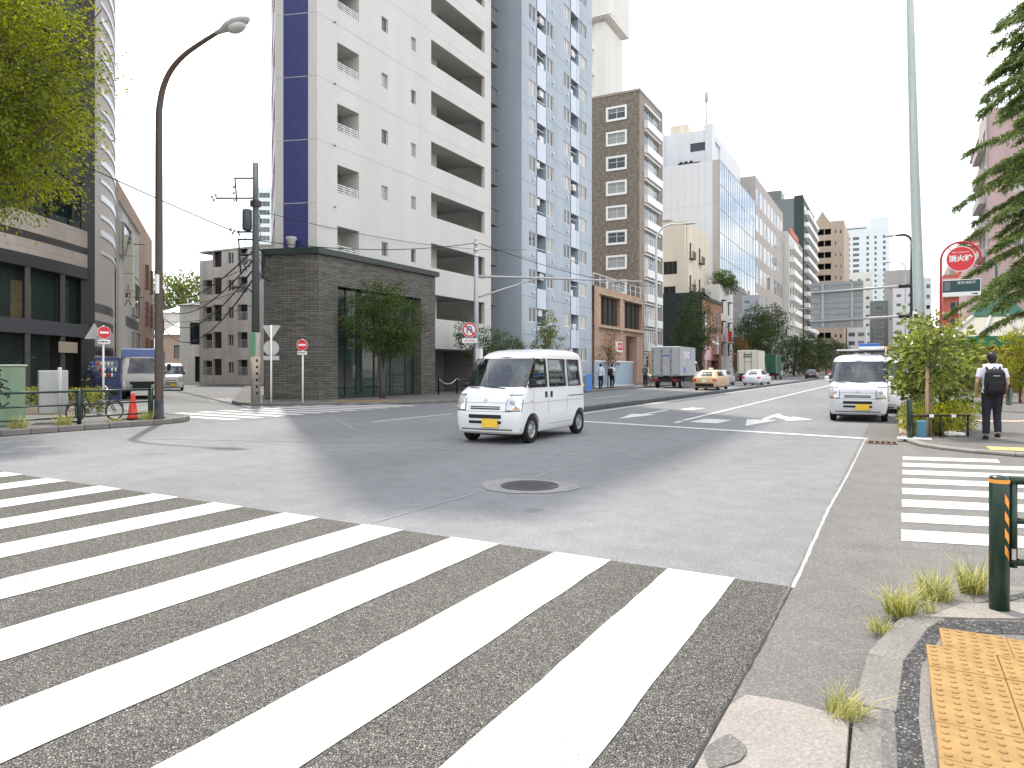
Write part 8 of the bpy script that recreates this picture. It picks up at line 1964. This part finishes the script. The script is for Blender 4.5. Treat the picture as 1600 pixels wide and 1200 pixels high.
def tree(label, x, y, z0, trunk_h, lobes, n_cl, per, sig, leaf, m, r=.09, bark='bark', name='tree', cat='tree', stems=1, width=.45, group=None, twigs=40, shell=.55, out=.5, lean=(0, 0), shoots=0, seed=None):
    """lobes in coordinates relative to (x, y, z0)"""
    rng = np.random.default_rng(seed if seed else int(abs(x * 37 + y * 101)) + 5)
    t = thing(name, label, cat, (x, y, z0), 0, group)
    pos, ax, sh, cl = crown_points(lobes, n_cl, per, sig, rng, shell, out)
    if shoots:
        for k in range(shoots):
            L0 = lobes[rng.integers(len(lobes))]; a = rng.uniform(0, 2 * np.pi); p = np.array(L0[:3]) + np.array([math.cos(a) * L0[3] * .6, math.sin(a) * L0[4] * .6, L0[5] * rng.uniform(.5, .9)])
            d = np.array([math.cos(a) * .7, math.sin(a) * .7, 1.2]); d /= np.linalg.norm(d); n = 34; tt = np.linspace(0, 1, n)[:, None]; ln = rng.uniform(.6, 1.3) * max(.6, L0[3] * .8)
            pts = p + d * tt * ln + np.array([d[0], d[1], -1.3]) * (tt ** 2) * ln * .35
            pos = np.concatenate([pos, pts + rng.normal(size=pts.shape) * .025]); ax = np.concatenate([ax, np.repeat(d[None], n, 0) + rng.normal(size=pts.shape) * .8]); sh = np.concatenate([sh, rng.uniform(.3, 1, n)])
            cl = np.concatenate([cl, pts[-1:]])
    me = leaves_mesh('crown', pos, ax, leaf, m, rng, width, .15, sh); o = bpy.data.objects.new('crown', me); COL.objects.link(o); o.parent = t; MW[o] = MW[t]
    b = MB(); top = Vector((lean[0], lean[1], trunk_h)); cen = Vector(np.mean([l[:3] for l in lobes], 0))
    for s_ in range(stems):
        a = 2 * math.pi * s_ / max(1, stems) + .4; off = Vector((math.cos(a), math.sin(a), 0)) * (.0 if stems == 1 else r * .6); spread = off * (0 if stems == 1 else 7)
        b.tube([off, off * .6 + top * .5, top + spread * .3, top.lerp(cen, .55) + spread, cen + spread * 1.6 + Vector((0, 0, .1))], [r * 1.25, r, r * .85, r * .55, r * .25], 8)
    idx = rng.choice(len(cl), min(twigs, len(cl)), replace=False)
    for i in idx:
        p = Vector(cl[i]); s0 = top.lerp(cen, rng.uniform(.1, .9)); mid = s0.lerp(p, .5) + Vector(rng.normal(size=3)) * .08; b.tube([s0, mid, p], [r * .3, r * .2, r * .08], 5, False)
    b.build('trunk', bark, t, local=True); return t
# left: big sunlit zelkova overhead
lob = [(0, 0, 7.9, 1.9, 1.9, 2.3), (1.05, .45, 7.5, 1.35, 1.3, 1.7), (.2, .9, 9.4, 1.4, 1.4, 1.9), (-.4, 1.3, 6.7, 1.6, 1.6, 1.5), (.9, 1.4, 8.3, 1.3, 1.3, 1.7), (0, 0, 10.6, 1.3, 1.3, 1.5), (.25, .5, 6.0, 1.1, 1.1, .8)]
tree('tall zelkova with sunlit yellow-green leaves at the upper left', -18.55, 7.9, .12, 4.2, lob, 1350, 34, .17, .105, 'leaf_zelkova', .16, twigs=90, out=1.7, shoots=60)
# tree in front of the brick base
lob = [(0, 0, 3.3, 1.25, 1.25, 1.25), (.5, .7, 3.6, 1.0, 1.0, 1.1), (-.5, -.6, 3.5, 1.0, 1.0, 1.1), (.0, .0, 4.3, .95, .95, .9), (.2, .4, 2.5, .95, .95, .6)]
tree('street tree with slim trunk and whippy shoots before the dark brick base', -20.9, 26.35, .115, 1.6, lob, 560, 26, .15, .11, 'leaf_mid', .085, 'bark', stems=3, shoots=34, twigs=60)
tree('small dark garden tree beside the chain bollards', -20.9, 34.2, .115, 1.1, [(0, 0, 2.9, .8, .8, .8), (.2, .5, 1.9, .8, .8, .45), (-.2, -.4, 3.6, .6, .6, .6), (.1, .9, 3.0, .7, .7, .7)], 150, 22, .12, .11, 'leaf_dark', .05, twigs=30)
tree('reddish green bush just behind the roof of the driving van', -20.9, 37.9, .115, .9, [(0, 0, 2.5, 1.0, 1.2, .8), (.1, .9, 2.3, .9, .9, .7), (0, -.6, 3.0, .7, .7, .7)], 150, 22, .13, .11, 'leaf_mid', .05, twigs=24)
tree('upright glossy shrub in front of the blue block', -20.3, 42.6, .115, 1.0, [(0, 0, 2.6, .85, .85, 1.6), (.1, .2, 4.1, .5, .5, 1.0), (.1, .6, 3.0, .7, .7, 1.0)], 200, 22, .12, .12, 'leaf_glossy', .05, twigs=30)
tree('sparse young tree with russet leaves beside the two pedestrians', -18.3, 48.8, .115, 1.0, [(0, 0, 2.2, .7, .9, 1.1), (0, .3, 3.2, .5, .6, .7)], 70, 18, .13, .12, 'leaf_autumn', .04, twigs=24, shell=.3)
tree('dense dark street tree before the red brick shop front', -18.3, 73.2, .115, 3.0, [(0, 0, 5.6, 2.0, 2.0, 2.6), (.3, .6, 7.6, 1.3, 1.3, 1.9), (0, -.8, 4.8, 1.6, 1.6, 1.6)], 300, 22, .26, .22, 'leaf_dark', .14, twigs=30)
tree('broad dark street tree before the mirror glass front', -17.9, 106.5, .115, 3.0, [(0, 0, 6.0, 2.6, 2.6, 3.0), (.3, .8, 8.0, 1.8, 1.8, 2.4), (0, -1.8, 4.8, 2.0, 2.0, 1.8)], 320, 22, .34, .28, 'leaf_dark', .16, twigs=30)
tree('second dark street tree behind the broad one before the grey office', -17.7, 119.5, .115, 3.0, [(0, 0, 6.4, 2.6, 3.0, 3.2), (.3, .8, 9.0, 1.8, 1.8, 2.4)], 280, 22, .36, .30, 'leaf_dark', .16, twigs=30)
tree('narrow russet shrub between the red brick shop and the broad street tree', -18.0, 97.5, .115, 1.5, [(0, 0, 3.2, .9, 1.2, 2.4)], 110, 20, .2, .2, 'leaf_autumn', .08, twigs=20)
for i, (yy, zz, rr, lb_) in enumerate([(150, 4.2, 2.6, 'round dark street tree under the slim white balcony block'), (178, 4.6, 3.2, 'dark street tree under the tall slate tower'), (205, 5.0, 4.0, 'dark street tree at the foot of the tan tower, left'), (232, 5.0, 4.2, 'dark street tree at the foot of the tan tower, right')]):
    tree(lb_, -17.6 + i * .7, yy, .115, 2.0, [(0, 0, zz, rr, rr, zz * .8), (.4, 1, zz + 1.5, rr * .7, rr * .7, zz * .5)], 170, 20, .42, .42, 'leaf_dark', .16, twigs=12)
# hanging plants on the narrow house roof
rg = tree('bushy plants spilling over the roof terrace of the narrow white house', -21.9, 105.5, 13.3, .3, [(0, 0, 1.0, 1.3, 3.0, 1.0), (.6, 1.5, .1, .8, 1.6, .9), (.5, -1.4, 1.2, .9, 1.4, .9)], 170, 20, .24, .26, 'leaf_mid', .04, name='roof_plants', cat='plant', twigs=16)
# hill and trees beyond the side street
for i, (dx_, dy_, s_, lb_) in enumerate([(0, 0, 1.0, 'wooded crown on the hill, middle of the three behind the lamp'), (-14, -7, .92, 'wooded crown on the hill, left of the three behind the lamp'), (13, 11, .95, 'wooded crown on the hill, right of the three behind the lamp')]):
    tree(lb_, -150 + dx_, 114 + dy_, 0, 8, [(0, 0, 15.5 * s_, 9, 9, 8 * s_), (4, 3, 18.5 * s_, 6, 6, 5 * s_), (-5, -3, 17 * s_, 6, 6, 5.5 * s_)], 260, 18, 1.0, 1.0, 'leaf_far', .5, twigs=8, group='wooded hill behind the side street')
# hedge on the left corner
def hedge(label, x0, x1, y0, y1, z0, z1, n, leaf, m, rot=0.0, name='hedge'):
    rng = np.random.default_rng(int(abs(x0 * 7 + y0 * 13))); t = thing(name, label, 'hedge', ((x0 + x1) / 2, (y0 + y1) / 2, z0), rot)
    hx_, hy_ = (x1 - x0) / 2, (y1 - y0) / 2; p = rng.uniform(-1, 1, (n, 3)); k = rng.integers(0, 3, n); sgn = np.where(rng.uniform(size=n) < .5, -1, 1)
    for a in range(3): p[k == a, a] = (sgn * rng.uniform(.82, 1.06, n))[k == a]
    top = np.abs(p[:, 2]); p[:, 2] = (p[:, 2] + 1) / 2 * (z1 - z0); p[:, 0] *= hx_; p[:, 1] *= hy_; p += rng.normal(size=p.shape) * .04
    o = bpy.data.objects.new('foliage', leaves_mesh('foliage', p, rng.normal(size=(n, 3)) + np.array([0, 0, .6]), leaf, m, rng, .55, .1)); COL.objects.link(o); o.parent = t; MW[o] = MW[t]
    b = MB()
    for i in range(8): xx = -hx_ * .8 + hx_ * 1.6 * i / 7; b.tube([(xx, 0, 0), (xx + .05, .03, (z1 - z0) * .5), (xx - .04, -.04, (z1 - z0) * .85)], [.025, .018, .008], 5)
    b.build('stems', 'bark', t, local=True); return t
hedge('clipped yellow-green hedge before the rounded corner building', -24.8, -21.4, 12.2, 13.0, .12, .82, 4200, .075, 'leaf_hedge', R(28))
pl = thing('planter_kerb', 'stone kerb round the hedge bed on the left corner', 'planter', (-23, 12.2, .12), R(28)); b = MB(); b.bbox(-1.9, 1.9, -.62, -.48, 0, .22, .02); b.build('kerb', 'kerb_tan', pl, local=True)
G_ = 'weeds along the left corner kerb'
for i, (yy, lb_) in enumerate([(8.9, 'weeds at the foot of the green cabinet'), (9.9, 'bright weeds at the guard rail post left of the bicycle'), (11.2, 'low weeds under the front wheel of the bicycle'), (12.0, 'weeds at the foot of the dark street lamp')]):
    tuft(lb_, -17.28, yy, .12, 260, .26 if i != 2 else .12, .16, group=G_, m='grass_blade')
# right: planting strip with sapling and stake
tree('leafy sapling tied to a wooden stake on the right pavement', .62, 17.15, .062, 1.25, [(.05, .0, 1.9, .33, .4, .55), (.05, .35, 2.35, .25, .3, .35), (.15, .6, 1.5, .4, .5, .55), (.0, .1, 1.35, .3, .3, .3)], 78, 13, .10, .13, 'leaf_glossy', .035, 'bark_pale', twigs=40, width=.55)
sk = thing('tree_stake', 'pale wooden stake supporting the sapling', 'stake', (.55, 16.98, .06)); b = MB(); b.tube([(0, 0, 0), (.02, .01, 1.45)], .032, 8); b.build('stake', 'stake', sk, local=True); b = MB(); b.torus((.03, .06, 1.1), .07, .012, 'Z', 14, 5); b.build('tie', 'black', sk, local=True)
tree('broad-leaved shrub leaning over the kerb beside the parked van', .42, 19.4, .062, .7, [(0, 0, 1.55, .38, .75, .75), (-.02, .4, 2.1, .3, .5, .5), (.1, -.4, 1.1, .4, .5, .5), (-.15, .1, 1.1, .3, .5, .4)], 100, 15, .12, .15, 'leaf_glossy', .03, name='shrub', cat='shrub', width=.55, twigs=50)
tree('broad-leaved shrub behind the sapling on the right pavement', 1.05, 19.2, .062, .6, [(0, 0, 1.5, .5, .6, .8), (.12, -.35, 1.05, .45, .45, .55), (-.05, .3, 2.05, .35, .4, .4), (-.3, .2, 1.6, .35, .5, .6)], 90, 14, .12, .15, 'leaf_glossy', .03, name='shrub', cat='shrub', width=.55, twigs=40)
tree('low bright ground shrub inside the black bar fence', .85, 17.7, .06, .15, [(0, 0, .32, .45, .4, .26), (-.4, -.2, .30, .35, .35, .24), (.25, .35, .4, .35, .35, .25)], 240, 18, .06, .06, 'leaf_yellow', .02, name='shrub', cat='shrub', width=.6, twigs=20)
tree('dark low shrub along the kerb behind the slim green post', .45, 18.2, .06, .15, [(0, 0, .35, .3, .9, .3)], 110, 18, .07, .07, 'leaf_glossy', .02, name='shrub', cat='shrub', width=.6, twigs=14)
tree('yellow-green tree beside the green kiosk roof', 5.0, 68.5, .06, 2.0, [(0, 0, 3.8, 1.7, 1.7, 1.6), (-.8, 0, 3.2, 1.2, 1.2, 1.1)], 150, 20, .22, .2, 'leaf_yellow', .12, twigs=16)
tree('yellow-green shrub before the shop at the right edge', 4.55, 36.2, .06, .7, [(0, 0, 1.9, .8, .9, 1.0), (.7, -.2, 2.4, .7, .7, .9), (-.3, .3, 1.2, .7, .7, .7)], 220, 20, .13, .14, 'leaf_yellow', .05, name='shrub', cat='shrub', twigs=24)
tree('green shrub hiding the kiosk wall behind the walking man', 3.0, 44.0, .06, .6, [(0, 0, 1.3, .9, .9, 1.0), (.8, .3, 1.6, .8, .8, 1.0)], 170, 20, .14, .15, 'leaf_glossy', .05, name='shrub', cat='shrub', twigs=20)
# deodar cedar at the right edge
cd = thing('cedar_tree', 'drooping cedar branches filling the upper right edge', 'tree', (5.15, 29.6, .06))
rng = np.random.default_rng(77); b = MB(); b.tube([(0, 0, 0), (.05, 0, 5), (0, 0, 11), (0, 0, 17)], [.32, .26, .17, .05], 10); pos = []; axs = []; shd = []
for k in range(120):
    z = 3.4 + 12.8 * (k / 119) ** .95 + rng.uniform(-.15, .15); az = rng.uniform(0, 2 * np.pi) if k % 2 else rng.uniform(math.pi * .72, math.pi * 1.45); L0 = (3.6 - .13 * (z - 3.6)) * rng.uniform(.65, 1.08)
    d = np.array([math.cos(az), math.sin(az), 0.0]); n = 9; tt = np.linspace(0, 1, n); rise = rng.uniform(.0, .25)
    P = np.array([0, 0, z]) + d * (tt[:, None] * L0) + np.array([0, 0, 1]) * ((rise * tt - .42 * tt ** 2.2) * L0)[:, None]
    b.tube([tuple(p) for p in P], list(np.linspace(.05, .008, n)), 5, False); sd = np.array([-d[1], d[0], 0])
    m = int(46 * L0)
    for j in range(m):
        t = rng.uniform(.12, 1.0) ** .8; i = min(int(t * (n - 1)), n - 2); f = t * (n - 1) - i; base = P[i] * (1 - f) + P[i + 1] * f
        s = rng.choice([-1, 1]); ln = rng.uniform(.25, .75) * (1.15 - t * .75); q = 9; u = np.linspace(.05, 1, q)[:, None]
        sp = base + (sd * s * .75 + d * .65) * u * ln + np.array([0, 0, -.5]) * (u ** 2) * ln
        pos.append(sp); axs.append((sd * s * .6 + d * .6 + np.array([0, 0, -.45]))[None] + rng.normal(size=(q, 3)) * .55); shd.append(np.full(q, rng.uniform(0, .8)) + rng.uniform(0, .25, q))
pos = np.concatenate(pos); axs = np.concatenate(axs); shd = np.concatenate(shd)
o = bpy.data.objects.new('crown', leaves_mesh('crown', pos, axs, .155, 'leaf_cedar', rng, .22, .25, shd, .05)); COL.objects.link(o); o.parent = cd; MW[o] = MW[cd]
b.build('trunk', 'bark', cd, local=True)
# litter bag under the shrubs
lt = thing('rubbish_bag', 'crumpled white plastic bag under the low shrub by the fence', 'bag', (1.0, 17.35, .06)); b = MB(); b.ball((0, 0, .06), .11, 10, 7, (1.3, .9, .6)); b.ball((.16, .05, .05), .09, 9, 6, (1.4, .8, .55)); fuse(b, .02, 'white_paint', 'bag', lt, 1)
bn = thing('blue_sheet', 'small folded blue sheet at the kerb behind the slim green post', 'sheet', (.42, 16.75, .06)); b = MB(); b.bbox(-.05, .12, -.08, .1, 0, .35, .02); b.build('sheet', mat('sheet_teal', (0.08, 0.22, 0.30), .7, .2, noise=(9, .3)), bn, local=True)
